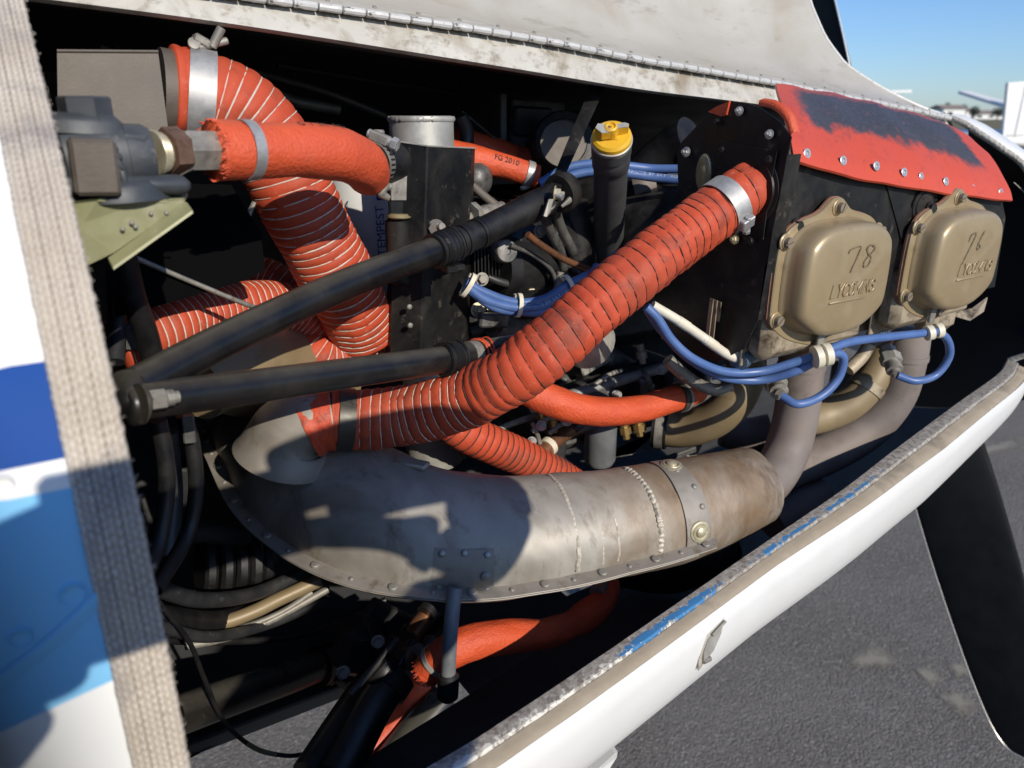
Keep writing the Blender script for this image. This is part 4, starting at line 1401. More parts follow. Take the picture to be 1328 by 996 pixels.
# overlapping doubler with the duct outlet on it
mb = MB()
mb.plate([p+Vector((-.0014, 0, 0)) for p in [bx(938, 183), bx(1010, 196), bx(1000, 250), bx(992, 310), bx(930, 300), bx(930, 240)]], (-1, 0, 0), .0012)
mb.build('outlet_plate', M['black_metal'], baf, smooth=False)
mb = MB()                                   # front edge flange, chipped
a = [bx(1021, 200), bx(1014, 240), bx(1002, 300), bx(995, 345), bx(983, 415)]
rows = []
for p in catmull(a, 30): rows.append([p+Vector((-.0005, -.0004, 0)), p+Vector((.003, -.0012, 0)), p+Vector((.014, -.002, 0)), p+Vector((.014, .001, 0))])
mb.grid(rows)
mb.build('edge_flange', M['black_metal'], baf)
for q, s_, pm in (((962, 144), .0050, P_NUT), ((1001, 174), .0050, P_NUT), ((893, 197), .0058, P_NUT), ((940, 194), .0042, P_BOLTB), ((1001, 207), .0050, P_BOLTB), ((956, 310), .0058, P_NUTC), ((977, 312), .005, P_BOLTB), ((933, 158), .004, P_BOLTB)):
    inst(pm, 'bolt', baf, bx(*q)+Vector((-.0028, 0, 0)), (-1, -.12, .1), None, s_*.56, random.random()*3)
# grommet the ignition leads go through
mb = MB()
mb.ball(bx(913, 224), .012, 20, 12, (.35, .75, 1.35))
mb.build('grommet', M['grommet'], baf)
# outlet collar, flat round the end of the duct
oc = bx(972, 247)
mb = MB()
mb.lathe(oc+Vector((0.001, 0, 0)), (-1, 0, 0), [(0, .0300), (.0022, .0296), (.0026, .0262), (.0040, .0255), (.0041, .010)], 40)
mb.build('outlet_collar', M['black_metal'], baf, ang=30)
# red seal strips along the top of the baffle
sl = thing('seal_strip', 'narrow red rubber seal strip along the curved top of the black rear baffle', 'seal', bx(985, 140))
mb = MB()
t1 = [bx(982, 137), bx(1000, 141), bx(1016, 156), bx(1024, 180)]
rows = []
for i, p in enumerate(catmull(t1, 24)): rows.append([p+Vector((.001, 0, 0)), p+Vector((.0005, -.001, .004)), p+Vector((.004, -.003, .0055)), p+Vector((.009, -.002, .004))])
mb.grid(rows)
mb.build('seal_rubber', M['sleeve'], sl, ang=None)
sl = thing('seal_strip', 'short red rubber seal tab at the left peak of the black rear baffle', 'seal', bx(935, 145))
mb = MB()
mb.plate([bx(920, 145), bx(932, 138), bx(948, 131), bx(944, 149), bx(938, 151)], (-1, 0, 0), .0022)
mb.build('seal_rubber', M['sleeve_dirty'], sl, smooth=False)

# side baffle behind the covers
sb = thing('side_baffle', 'black side baffle sheets behind the two gold rocker covers', 'baffle', R(.65, .41, -.1))
YB = .408
def by(px, py, Y=YB): return at(px, py, Y=Y)
mb = MB()
mb.plate([by(1026, 204), by(1150, 232), by(1166, 310), by(1150, 396), by(1000, 396), by(994, 346), by(1006, 290)], (0, 1, 0), .0012)
mb.build('baffle_sheet', M['black_metal'], sb, smooth=False)
mb = MB()
mb.plate([by(1150, 236, .4085), by(1300, 262, .4085), by(1304, 282, .4085), by(1290, 372, .4085), by(1160, 400, .4085), by(1172, 320, .4085)], (0, 1, 0), .0012)
mb.build('baffle_sheet', M['black_metal'], sb, smooth=False)
mb = MB()
a = by(1149, 236, .4068); b = by(1168, 312, .4068)
mb.plate([a, a+Vector((.028, 0, .0)), b+Vector((.02, 0, .014)), b+Vector((.002, 0, 0))], (0, 1, 0), .0010)
mb.build('overlap_sheet', M['black_metal'], sb, smooth=False)
# chipped rear edge strip of the side baffle
mb = MB()
e = [by(1023, 206, .404), by(1012, 250, .404), by(1004, 300, .404), by(998, 345, .404), by(988, 400, .404)]
rows = []
for p in catmull(e, 30): rows.append([p+Vector((-.001, .012, 0)), p+Vector((-.001, 0, 0)), p+Vector((.006, -.0012, 0)), p+Vector((.009, 0, 0))])
mb.grid(rows)
mb.build('edge_strip', M['black_metal'], sb)
for q, r_ in (((1021, 290), .0125), ((1196, 268), .0135)):
    p = by(*q, .4070)
    mb = MB()
    mb.lathe(p, (0, -1, 0), [(0, r_*1.25), (.0012, r_*1.22), (.0014, r_*.98), (.0026, r_*.94), (.0028, .001)], 36)
    dk = mb.build('round_cover', M['black_metal'], sb, ang=30)
    inst(P_BOLTB, 'bolt', sb, p+Vector((.006, -.004, -.002)), (0, -1, 0), None, .0050)
    for k in range(4):
        a = k*PI/2+.5
        inst(P_RIVB, 'rivet', dk, p+Vector((math.cos(a)*r_*.7, -.0027, math.sin(a)*r_*.7)), (0, -1, 0), None, .0012)
for q in ((1010, 255), (1035, 200), (1140, 300)):
    inst(P_PAN, 'screw', sb, by(*q, .4066), (0, -1, 0), None, .0028, random.random())
# torn edge of lower baffle sheet at the front
mb = MB()
mb.plate([by(1228, 408, .41), by(1262, 400, .41), by(1281, 386, .41), by(1276, 404, .405), by(1258, 416, .40), by(1240, 411, .405)], (0, 1, .3), .001)
mb.build('torn_corner', M['head_alloy'], sb, smooth=False)

# red silicone flap
fl = thing('baffle_seal', 'big red silicone baffle seal flap rubbed black on top, above the rocker covers', 'baffle seal', R(.75, .42, -.02))
B0 = [at(1030, 207, Y=.398), at(1070, 219, Y=.398), at(1102, 229, Y=.398), at(1150, 237, Y=.398), at(1200, 246, Y=.398), at(1260, 254, Y=.398), at(1313, 260, Y=.398)]
B1 = [at(1025, 180, Y=.412), at(1068, 196, Y=.410), at(1100, 206, Y=.410), at(1147, 212, Y=.410), at(1198, 219, Y=.410), at(1255, 228, Y=.410), at(1310, 246, Y=.405)]
B2 = [at(1016, 140, Y=.462), at(1062, 150, Y=.458), at(1098, 160, Y=.455), at(1146, 168, Y=.452), at(1198, 180, Y=.448), at(1246, 194, Y=.442), at(1300, 226, Y=.420)]
B3 = [at(1008, 116, Y=.525), at(1060, 124, Y=.522), at(1096, 131, Y=.52), at(1146, 141, Y=.515), at(1200, 155, Y=.505), at(1238, 168, Y=.485), at(1284, 201, Y=.445)]
B4 = [at(1007, 108, Y=.556), at(1059, 117, Y=.556), at(1095, 124, Y=.556), at(1145, 136, Y=.55), at(1198, 150, Y=.535), at(1232, 161, Y=.51), at(1274, 192, Y=.46)]
cols = [[c_[i] for c_ in (B0, B1, B2, B3, B4)] for i in range(7)]
cols = [catmull(c_, 28) for c_ in cols]
rows = []
for j in range(28):
    rows.append(catmull([c_[j] for c_ in cols], 70))
mb = MB()
uv = []
front, back = [], []
for j, r_ in enumerate(rows):
    fr, bk = [], []
    for i, p in enumerate(r_):
        wv = 0.0016*noise.noise(Vector((i*0.12, j*0.10, 4)))+0.0010*math.sin(i*0.42)*(j/27)
        nn = Vector((0, -0.75, .65)).normalized()
        fr.append(p+nn*wv)
        bk.append(p+nn*(wv-0.0024))
    front.append(fr)
    back.append(bk)
uv = [(i/69, j/27) for j in range(28) for i in range(70)]
n0 = mb.grid(front, uv=uv)
n1 = mb.grid(back, uv=uv, flip=True)
def idx(base_, j, i): return base_+j*70+i
edge = [(0, i) for i in range(70)]+[(j, 69) for j in range(1, 28)]+[(27, i) for i in range(68, -1, -1)]+[(j, 0) for j in range(26, 0, -1)]
for k in range(len(edge)):
    a, b = edge[k], edge[(k+1) % len(edge)]
    mb.f.append([idx(n0, *a), idx(n0, *b), idx(n1, *b), idx(n1, *a)]); mb.m.append(0)
mb.build('rubber_flap', M['red_seal'], fl, ang=50)
for q in ((1047, 201), (1094, 210), (1137, 217), (1173, 225), (1195, 230), (1227, 237), (1262, 246), (1298, 251)):
    p = at(*q, Y=.4025)
    inst(P_RIVF, 'rivet', fl, p+Vector((0, .0006, .001)), (0, -1, .25), None, .0042 if q[0] != 1195 else .0034, random.random())

# ================================================================== ROCKER COVERS
def chaikin(P, n=2):
    for _ in range(n):
        Q = []
        for i in range(len(P)):
            a, b = P[i], P[(i+1) % len(P)]
            Q += [(a[0]*.75+b[0]*.25, a[1]*.75+b[1]*.25), (a[0]*.25+b[0]*.75, a[1]*.25+b[1]*.75)]
        P = Q
    return P
half_f = [(0.006, .068), (.014, .062), (.022, .0555), (.046, .051), (.060, .045), (.068, .036), (.073, .024), (.0735, -.030), (.071, -.040), (.050, -.055), (.022, -.064), (.008, -.067)]
fl_o = half_f+[(-x, z) for x, z in half_f[::-1]]
half_d = [(.020, .0515), (.042, .048), (.056, .040), (.0655, .028), (.0665, -.028), (.060, -.038), (.040, -.050), (.018, -.0565)]
dm_o = half_d+[(-x, z) for x, z in half_d[::-1]]
fl_o = [(x*.945, z*.95) for x, z in fl_o]
dm_o = [(x*.93, z*.935) for x, z in dm_o]
def scl(P, k, kx=None, dz=0): return [(x*(kx or k), z*k+dz) for x, z in P]
def rocker(cx, cz, label, hand, tx):
    c = R(cx, .400, cz)
    t = thing('rocker_cover', label, 'rocker cover', c, 'rocker covers on the engine')
    def P3(x, z, y): return c+Vector((x, y, z))
    fo = chaikin(fl_o, 2)
    mb = MB()
    mb.plate([P3(x*1.012, z*1.012, 0.0035) for x, z in fo], (0, -1, 0), .0022)
    mb.build('gasket', M['gasket'], t, smooth=False)
    mb = MB()
    lays = [(1.0, .0012), (1.0, -.0012), (.988, -.0020)]
    rows = [[P3(x*k, z*k, y) for x, z in fo] for k, y in lays]
    inner = [(x*.97, z*.96) for x, z in fo]
    rows.append([P3(x, z, -.0020) for x, z in inner])
    do = chaikin(dm_o, 3)
    st = mb.grid(rows, closed=True)
    nf = len(fo)
    mb.f.append([st+3*nf+k for k in range(nf)]); mb.m.append(0)
    mb.f.append([st+k for k in range(nf)][::-1]); mb.m.append(0)
    mb.build('cover_flange', M['rocker_gold'], t, ang=40)
    mb = MB()
    lay = [(1.0, 1.0, -0.00167), (1.0, 1.0, -0.00298), (.975, .975, -0.00428), (.958, .962, -0.00698), (.952, .957, -0.01209), (.944, .95, -0.01767), (.925, .932, -0.02120), (.895, .905, -0.02344), (.855, .87, -0.02474), (.80, .82, -0.02548), (.45, .5, -0.02604), (.2, .22, -0.02613)]
    rows = []
    for kx, kz, y in lay:
        row = []
        for x, z in do:
            # the upper left shoulder is stepped in a little, as pressed
            row.append(P3(x*kx, z*kz, y))
        rows.append(row)
    st = mb.grid(rows, closed=True)
    nd = len(do)
    mb.f.append([st+(len(lay)-1)*nd+k for k in range(nd)]); mb.m.append(0)
    mb.build('cover_dome', M['rocker_gold'], t, ang=70)
    # six slotted screws on lugs
    for (x, z) in ((0, .0565), (-.0620, .0325), (.0620, .0325), (-.0624, -.0325), (.0624, -.0325), (0, -.0570)):
        p = P3(x, z, -.0020)
        mb = MB()
        mb.lathe(p, (0, -1, 0), [(0, .0072), (.0008, .0070), (.0014, .0058), (.0022, .0056), (.0024, .003)], 22)
        mb.build('screw_boss', M['rocker_gold'], t, ang=40)
        inst(P_SLOT, 'screw', t, p+Vector((0, -.0022, 0)), (0, -1, 0), None, .0044, random.uniform(0.2, 1.2))
    # raised maker's lettering and the bar under it
    u0 = tx
    G = {'L': [[(0, 1), (0, 0), (.55, 0)]], 'Y': [[(0, 1), (.3, .5), (.6, 1)], [(.3, .5), (.3, 0)]],
         'C': [[(.6, .82), (.45, 1), (.15, 1), (0, .8), (0, .2), (.15, 0), (.45, 0), (.6, .18)]],
         'O': [[(.15, 0), (0, .2), (0, .8), (.15, 1), (.45, 1), (.6, .8), (.6, .2), (.45, 0), (.15, 0)]],
         'M': [[(0, 0), (0, 1), (.35, .35), (.7, 1), (.7, 0)]], 'I': [[(.05, 0), (.05, 1)]], 'N': [[(0, 0), (0, 1), (.6, 0), (.6, 1)]],
         'G': [[(.6, .82), (.45, 1), (.15, 1), (0, .8), (0, .2), (.15, 0), (.45, 0), (.6, .2), (.6, .48), (.36, .48)]]}
    mb = MB()
    hh, x_ = .0100, 0.0
    for ch in 'LYCOMING':
        wd = max(q[0] for st_ in G[ch] for q in st_)
        for st_ in G[ch]:
            P = [P3(u0+(x_+a_*.0098)+b_*hh*.20, -.0135+b_*hh, -.0262) for a_, b_ in st_]
            for p_, q_ in zip(P, P[1:]):
                e_ = (q_-p_).normalized()*.0006
                sw_ = Sweep([p_-e_, q_+e_], .00095, 4, (0, -1, 0))
                rows = [[sw_.P[i]+(sw_.N[i]*math.cos(t_)*.0013+sw_.B[i]*math.sin(t_)*.00085) for t_ in (0, .785, 1.57, 2.36, 3.14, 3.93, 4.71, 5.5)] for i in range(sw_.n)]
                mb.grid(rows, closed=True)
        x_ += wd*.0098+.0022
    mb.build('raised_lettering', M['rocker_gold'], t, ang=70)
    mb = MB()
    mb.box(P3(u0+.024, -.0180, -.0263), (.050, .0022, .0024), Matrix.Rotation(-.0, 3, 'Y'), .0008)
    mb.build('raised_bar', M['rocker_gold'], t)
    # pencilled figures
    mb = MB()
    for st_ in hand: stroke(mb, [P3(x*.93, z*.93, -.0268) for x, z in st_], .0021, (0, -1, 0), .0002)
    mb.build('pencil_mark', M['pencil'], t, smooth=False)
    return t
seven8 = [[(-.012, .024), (-.010, .027), (.004, .029), (.002, .022), (-.006, .006)],
          [(.024, .027), (.019, .029), (.014, .026), (.017, .021), (.022, .017), (.019, .010), (.013, .010), (.013, .015), (.021, .021), (.026, .025), (.023, .029)]]
seven6 = [[(-.014, .020), (-.011, .026), (-.003, .028), (-.004, .022), (-.020, -.006)], [(.014, .029), (.009, .022), (.005, .013), (.007, .010), (.011, .013), (.008, .015)]]
rocker(.572, -.129, 'gold rocker cover pencilled 78, nearer the red duct and the black rear baffle', seven8, -.027)
rocker(.758, -.131, 'gold rocker cover pencilled 76, nearest the nose under the tip of the red seal', seven6, -.020)

# ================================================================== EXHAUST AND INTAKE PIPES
EX1 = [at(1040, 452, Y=.450), at(1038, 490, Y=.447), at(1032, 540, Y=.445), at(1018, 590, Y=.440), at(992, 628, Y=.428), at(950, 650, Y=.417)]
o, sw = tubeobj('exhaust_pipe', EX1, .0222, M['exhaust'], None, 32, 50)
tag(o, 'brown exhaust pipe curving down from the left cylinder into the muffler end', 'exhaust pipe', 'exhaust pipes under the cylinders')
mb = MB()
sw.ring(mb, .018, .006, -.0004, .0016)
mb.build('weld_bead', M['exhaust'], o)
EX2 = [at(1178, 428, Y=.452), at(1172, 468, Y=.450), at(1158, 515, Y=.455), at(1122, 558, Y=.468), at(1072, 588, Y=.480), at(1030, 604, Y=.488), at(985, 622, Y=.49)]
o, sw = tubeobj('exhaust_pipe', EX2, .0240, M['exhaust'], None, 32, 50)
tag(o, 'brown exhaust pipe sweeping down and back from the front cylinder, behind the other one', 'exhaust pipe', 'exhaust pipes under the cylinders')
mb = MB()
sw.ring(mb, .030, .006, -.0004, .0016)
mb.build('weld_bead', M['exhaust'], o)
o, sw = tubeobj('exhaust_stub', [at(1062, 640, Y=.48), at(1040, 655, Y=.48), at(1000, 680, Y=.48)], [.024, .026, .02], M['exhaust'], None, 28, 20)
tag(o, 'short stub of exhaust pipe low behind the left exhaust pipe', 'exhaust pipe')
o, sw = tubeobj('exhaust_crossover', [at(940, 555, Y=.62), at(968, 565, Y=.60), at(1000, 560, Y=.58)], .024, M['exhaust'], None, 28, 20)
tag(o, 'dull brown pipe seen deep between intake pipe and left exhaust pipe', 'exhaust pipe')
IN1 = [at(968, 462, Y=.52), at(966, 488, Y=.512), at(950, 522, Y=.512), at(920, 546, Y=.53), at(885, 556, Y=.555), at(848, 553, Y=.58)]
o, sw = tubeobj('intake_pipe', IN1, .0212, M['intake_tan'], None, 30, 50)
tag(o, 'smooth tan intake pipe bending left under the ends of the blue leads', 'intake pipe', 'tan intake pipes')
mb = MB()
sw.ring(mb, sw.len-.008, .016, .0005, .003)
mb.build('rubber_coupling', M['black_rubber'], o)
clamp(o, sw, sw.len-.008, .009, .0036, M['dull_steel'], PI*.9)
IN2 = [at(1150, 452, Y=.47), at(1132, 490, Y=.468), at(1104, 522, Y=.475), at(1065, 540, Y=.49), at(1020, 548, Y=.50)]
o, sw = tubeobj('intake_pipe', IN2, .0190, M['intake_tan'], None, 28, 40)
tag(o, 'tan intake pipe between the two brown exhaust pipes', 'intake pipe', 'tan intake pipes')
mb = MB()
sw.ring(mb, .05, .010, 0, .0012)
mb.build('pipe_band', M['head_alloy'], o)

# heat shroud and muffler
CL = [R(.524, .410, -.327), R(.46, .416, -.330), R(.40, .427, -.332), R(.32, .450, -.334), R(.255, .478, -.333), R(.205, .525, -.328), (R(.176, .60, -.318)), R(.170, .68, -.30), R(.172, .76, -.292)]
RAD = [.039, .0445, .049, .0545, .060, .066, .068, .067, .066]
muf = thing('muffler_shroud', 'big weathered metal muffler shroud with a riveted seam flange, curving across the lower bay', 'muffler', R(.32, .45, -.33))
msw = Sweep(CL, RAD, 90, (0, 0, 1))
def mfac(d, th):
    k = 1.0
    if d < .075: k -= 0.06*max(0, (0.03-d)/.03)**2
    c_ = math.cos(th)
    fl_ = min(1, max(0, (d-.10)/.12))           # the lower half shell is shallower than the upper
    return k*(1-(.30*c_*c_*fl_ if c_ < 0 else .07*c_*c_*fl_))
def mpt(d, th, off=0.0, ov=None):
    p, T, N, B = msw.at(d)
    return p+(N*math.cos(th)+B*math.sin(th))*(msw.rad(d)*mfac(d, th)+0.0012*noise.noise(Vector((d*18, th*1.3, 1)))+off)
msw.pt = mpt
def mfn(d, th, r):
    # flattened cap at the sleeve end, gentle dents
    e = 0.0012*noise.noise(Vector((d*18, th*1.3, 1)))+0.0005*noise.noise(Vector((d*70, th*5, 3)))
    e -= 0.0011*max(0, noise.noise(Vector((d*95, th*1.6, 8))))**1.3*(1 if d < .26 else .35)
    return r*mfac(d, th)+e
mb = MB()
msw.tube(mb, 72, mfn, True, 0, None, 150)
mb.build('shroud', M['muffler'], muf, ang=60)
# seam flange: two thin leaves standing out on the outer side (travel is toward -X, so B points in board; outer side is -B)
TH = -PI/2-0.13
def flange(d0, d1, th, w, zoff, name, mat):
    mb = MB()
    rows = []
    n = 90
    for i in range(n):
        d = d0+(d1-d0)*i/(n-1)
        k = min(1.0, min(d-d0, d1-d)/.006+.35)
        r0 = msw.rad(d)
        p, T, N, B = msw.at(d)
        rd = N*math.cos(th)+B*math.sin(th)
        tg = T.cross(rd)
        if tg.z < 0: tg = -tg
        a = p+rd*(r0-.004)+tg*zoff
        b = p+rd*(r0+w*k)+tg*(zoff+0.0006*noise.noise(Vector((d*40, 2, 2))))
        q = tg*.0011
        rows.append([a, b, b+rd*.0004+q*.5, b+q, a+q])
    mb.grid(rows)
    return mb.build(name, mat, muf, ang=40)
flange(.082, msw.len, TH, .0115, .0005, 'upper_flange', M['muffler_flange'])
flange(.098, msw.len, TH, .0105, -.0022, 'lower_flange', M['muffler_flange'])
def fl_pt(d, w, up_=.0018):
    p, T, N, B = msw.at(d)
    rd = N*math.cos(TH)+B*math.sin(TH)
    tg = T.cross(rd)
    if tg.z < 0: tg = -tg
    return p+rd*(msw.rad(d)+w)+tg*up_, tg
d = .094
k = 0
while d < msw.len-.02:
    p, tg = fl_pt(d, .0052)
    if k % 2 == 0: inst(P_PAN, 'screw', muf, p, tg, None, .0036, random.random()*2)
    else: inst(P_RIV, 'rivet', muf, p, tg, None, .0021)
    d += .0225
    k += 1
def patch(d0, d1, t0, t1, off, th, name, mat, n=10, m_=14, out=None):
    mb = MB()
    rows, rows2 = [], []
    for i in range(n):
        d = d0+(d1-d0)*i/(n-1)
        rows.append([msw.pt(d, t0+(t1-t0)*j/(m_-1), off+th) for j in range(m_)])
        rows2.append([msw.pt(d, t0+(t1-t0)*j/(m_-1), off-.002) for j in range(m_)])
    a = mb.grid(rows)
    b = mb.grid(rows2, flip=True)
    for i in range(n-1):
        for j in (0, m_-1):
            mb.f.append([a+i*m_+j, a+(i+1)*m_+j, b+(i+1)*m_+j, b+i*m_+j]); mb.m.append(0)
    for j in range(m_-1):
        for i in (0, n-1):
            mb.f.append([a+i*m_+j, a+i*m_+j+1, b+i*m_+j+1, b+i*m_+j]); mb.m.append(0)
    return mb.build(name, mat, muf, ang=40)
# strap band near the sleeve end with its bosses
dS = .098
patch(dS-.011, dS+.011, -2.05, 0.35, .0, .0014, 'strap', M['muffler_flange'], 6, 30)
for th in (-1.92, -1.62, -1.0, -.62, -.2, .15):
    for dd_ in ((-.006,) if th in (-1.0, -.62) else (0,)):
        inst(P_RIV, 'rivet', muf, msw.pt(dS+dd_, th, .0014), msw.nrm(dS, th), None, .0026)
for th, nm in ((-1.42, 'drain_plug'), (-.02, 'drain_plug')):
    mb = MB()
    mb.lathe(msw.pt(dS, th, .001), msw.nrm(dS, th), [(0, .0092), (.0014, .0092), (.0018, .0074), (.0024, .0070), (.0020, .0045), (.0036, .0042), (.0042, .0030), (.0048, .0004)], 28)
    mb.build(nm, M['cadmium'], muf, ang=40)
# weld beads: a stippled one and two fine ones
def bead(dc, th0, th1, r, lump, name):
    pts = [msw.pt(dc+.004*math.sin(th*1.5)+.0006*noise.noise(Vector((th*9, dc*50, 0))), th, -r*.45) for th in [th0+(th1-th0)*k/60 for k in range(61)]]
    sw = Sweep(pts, r, 160)
    mb = MB()
    sw.tube(mb, 8, lambda d, t, r0: r0*(1+lump*(0.6*math.sin(d*1500)+noise.noise(Vector((d*500, t, 0))))))
    mb.build(name, M['weld'], muf)
bead(.135, -1.62, .25, .0026, .28, 'weld_bead')
bead(.205, -1.62, .30, .0021, .10, 'weld_bead')
bead(.172, -1.6, -.9, .0014, .10, 'weld_bead')
bead(.185, -1.6, -1.0, .0012, .10, 'weld_bead')
# tail cap ring at the right hand end
mb = MB()
msw.ring(mb, .006, .004, -.0032, .0016)
mb.build('end_ring', M['muffler'], muf)
# riveted repair patch
patch(.262, .298, -1.75, -1.13, 0, .0011, 'repair_patch', M['muffler_flange'], 8, 12)
for d_, th in ((.266, -1.2), (.279, -1.18), (.293, -1.2), (.267, -1.48), (.266, -1.70), (.294, -1.68)):
    inst(P_RIVS if th > -1.3 else P_RIV, 'rivet', muf, msw.pt(d_, th, .0011), msw.nrm(d_, th), None, .0027 if th != -1.48 else .0042)
# small welded bracket on top
mb = MB()
p = msw.pt(.335, .15, .002)
mb.box(p, (.012, .03, .004), Matrix.Rotation(.6, 3, 'Z'), .0012)
mb.build('top_tab', M['muffler'], muf)
# neck where the main duct leaves the shroud
NK = [at(366, 592, Y=.575), at(376, 562, Y=.570), at(400, 547, Y=.562), at(432, 542, Y=.556)]
sw = Sweep(NK, [.040, .032, .0265, .0235], 26, (0, -1, 0))
mb = MB()
sw.tube(mb, 36)
mb.build('outlet_neck', M['muffler_flange'], muf, ang=60)

# second, tan can behind the mount tubes
o, sw = tubeobj('rear_can', [at(250, 500, Y=.60), at(290, 478, Y=.62), at(345, 478, Y=.66), at(420, 500, Y=.70)], [.030, .044, .047, .045], M['intake_tan'], None, 36, 40)
tag(o, 'dusty tan metal can showing between the two black mount tubes', 'exhaust can')

# ================================================================== lines, cables and brackets in the depth of the bay
def line(name, pts, r, mat, n=40, seg=10):
    sw = Sweep(ats(*pts), r, n)
    mb = MB()
    sw.tube(mb, seg)
    return mb.build(name, M[mat], eng, ang=50)
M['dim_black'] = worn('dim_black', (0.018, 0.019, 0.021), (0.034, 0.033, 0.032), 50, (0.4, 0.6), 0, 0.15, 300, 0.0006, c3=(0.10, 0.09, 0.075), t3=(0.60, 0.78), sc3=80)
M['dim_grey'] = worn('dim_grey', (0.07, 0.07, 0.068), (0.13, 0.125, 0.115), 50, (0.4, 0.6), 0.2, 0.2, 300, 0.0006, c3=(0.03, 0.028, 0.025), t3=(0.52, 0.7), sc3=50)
def blk(name, px, py, Y, size, rot, mat, bev=.003):
    mb = MB()
    mb.box(at(px, py, Y=Y), size, Matrix.Rotation(rot, 3, 'Y') @ Matrix.Rotation(-.2, 3, 'Z'), bev)
    return mb.build(name, M[mat], eng, ang=30)
# behind the breather box and strap
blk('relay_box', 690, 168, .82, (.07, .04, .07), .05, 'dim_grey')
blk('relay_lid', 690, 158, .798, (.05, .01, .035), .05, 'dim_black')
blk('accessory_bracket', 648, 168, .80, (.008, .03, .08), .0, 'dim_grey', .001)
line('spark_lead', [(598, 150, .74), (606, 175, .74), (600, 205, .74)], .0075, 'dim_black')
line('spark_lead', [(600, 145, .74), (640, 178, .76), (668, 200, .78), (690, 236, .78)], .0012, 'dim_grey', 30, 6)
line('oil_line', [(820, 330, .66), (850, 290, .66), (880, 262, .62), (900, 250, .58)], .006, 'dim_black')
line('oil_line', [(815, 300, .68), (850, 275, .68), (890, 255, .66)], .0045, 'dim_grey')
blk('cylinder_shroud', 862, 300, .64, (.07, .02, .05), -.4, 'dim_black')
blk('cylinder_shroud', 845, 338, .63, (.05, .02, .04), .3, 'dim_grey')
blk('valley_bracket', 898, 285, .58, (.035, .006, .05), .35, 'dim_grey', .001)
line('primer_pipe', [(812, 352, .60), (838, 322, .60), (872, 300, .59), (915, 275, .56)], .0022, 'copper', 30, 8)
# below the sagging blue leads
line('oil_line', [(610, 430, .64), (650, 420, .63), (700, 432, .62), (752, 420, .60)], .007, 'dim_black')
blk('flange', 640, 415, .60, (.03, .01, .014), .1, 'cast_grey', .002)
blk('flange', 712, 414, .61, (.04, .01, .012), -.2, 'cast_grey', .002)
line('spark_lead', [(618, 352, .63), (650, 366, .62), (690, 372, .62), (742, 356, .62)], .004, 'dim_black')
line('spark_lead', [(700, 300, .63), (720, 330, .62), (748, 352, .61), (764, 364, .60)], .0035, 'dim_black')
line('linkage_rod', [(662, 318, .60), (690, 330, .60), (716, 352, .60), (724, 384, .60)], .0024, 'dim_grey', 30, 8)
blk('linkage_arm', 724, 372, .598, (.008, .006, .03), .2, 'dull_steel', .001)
# under the large duct: carburettor linkages
for k, (a, b) in enumerate((((690, 560), (716, 540)), ((700, 575), (690, 548)), ((712, 562), (738, 548)), ((770, 500), (806, 480)), ((836, 520), (862, 508)))):
    line('linkage_rod', [(a[0], a[1], .578), ((a[0]+b[0])/2, (a[1]+b[1])/2-3, .578), (b[0], b[1], .58)], .0026, 'dull_steel', 14, 8)
for q, s_ in (((702, 552), .004), ((735, 545), .0045), ((690, 572), .0035), ((858, 480), .004), ((800, 512), .004)):
    inst(P_NUT, 'nut', eng, at(*q, Y=.572), (-.6, -.8, .2), None, s_, random.random())
blk('throttle_body', 700, 590, .62, (.05, .03, .04), .2, 'dim_black')
blk('throttle_lever', 748, 556, .585, (.026, .004, .007), -.5, 'cast_grey', .001)
line('fuel_line', [(640, 560, .60), (668, 548, .60), (700, 540, .60), (742, 545, .60)], .0035, 'dull_steel', 30, 8)
line('fuel_line', [(600, 590, .60), (640, 575, .61), (680, 578, .62)], .005, 'dim_black')
# dark left half: cables, hoses and clips against the firewall
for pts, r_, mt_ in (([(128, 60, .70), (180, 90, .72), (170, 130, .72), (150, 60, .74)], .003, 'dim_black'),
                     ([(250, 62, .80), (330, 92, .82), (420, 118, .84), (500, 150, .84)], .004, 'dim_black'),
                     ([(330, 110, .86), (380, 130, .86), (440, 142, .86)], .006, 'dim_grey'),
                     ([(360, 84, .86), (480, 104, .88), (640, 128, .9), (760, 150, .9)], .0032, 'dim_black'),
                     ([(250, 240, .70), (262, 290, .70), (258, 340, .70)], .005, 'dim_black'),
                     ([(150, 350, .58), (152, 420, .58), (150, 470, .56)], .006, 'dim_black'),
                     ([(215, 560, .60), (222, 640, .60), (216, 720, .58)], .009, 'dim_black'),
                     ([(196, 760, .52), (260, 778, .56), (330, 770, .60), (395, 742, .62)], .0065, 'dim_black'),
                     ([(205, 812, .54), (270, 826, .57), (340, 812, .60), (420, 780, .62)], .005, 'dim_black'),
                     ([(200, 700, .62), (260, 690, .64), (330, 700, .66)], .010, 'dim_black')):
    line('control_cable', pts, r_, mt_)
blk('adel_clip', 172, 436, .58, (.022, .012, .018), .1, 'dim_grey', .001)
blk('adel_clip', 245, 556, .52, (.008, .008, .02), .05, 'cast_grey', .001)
blk('firewall_box', 290, 640, .80, (.10, .04, .09), .0, 'dim_black')
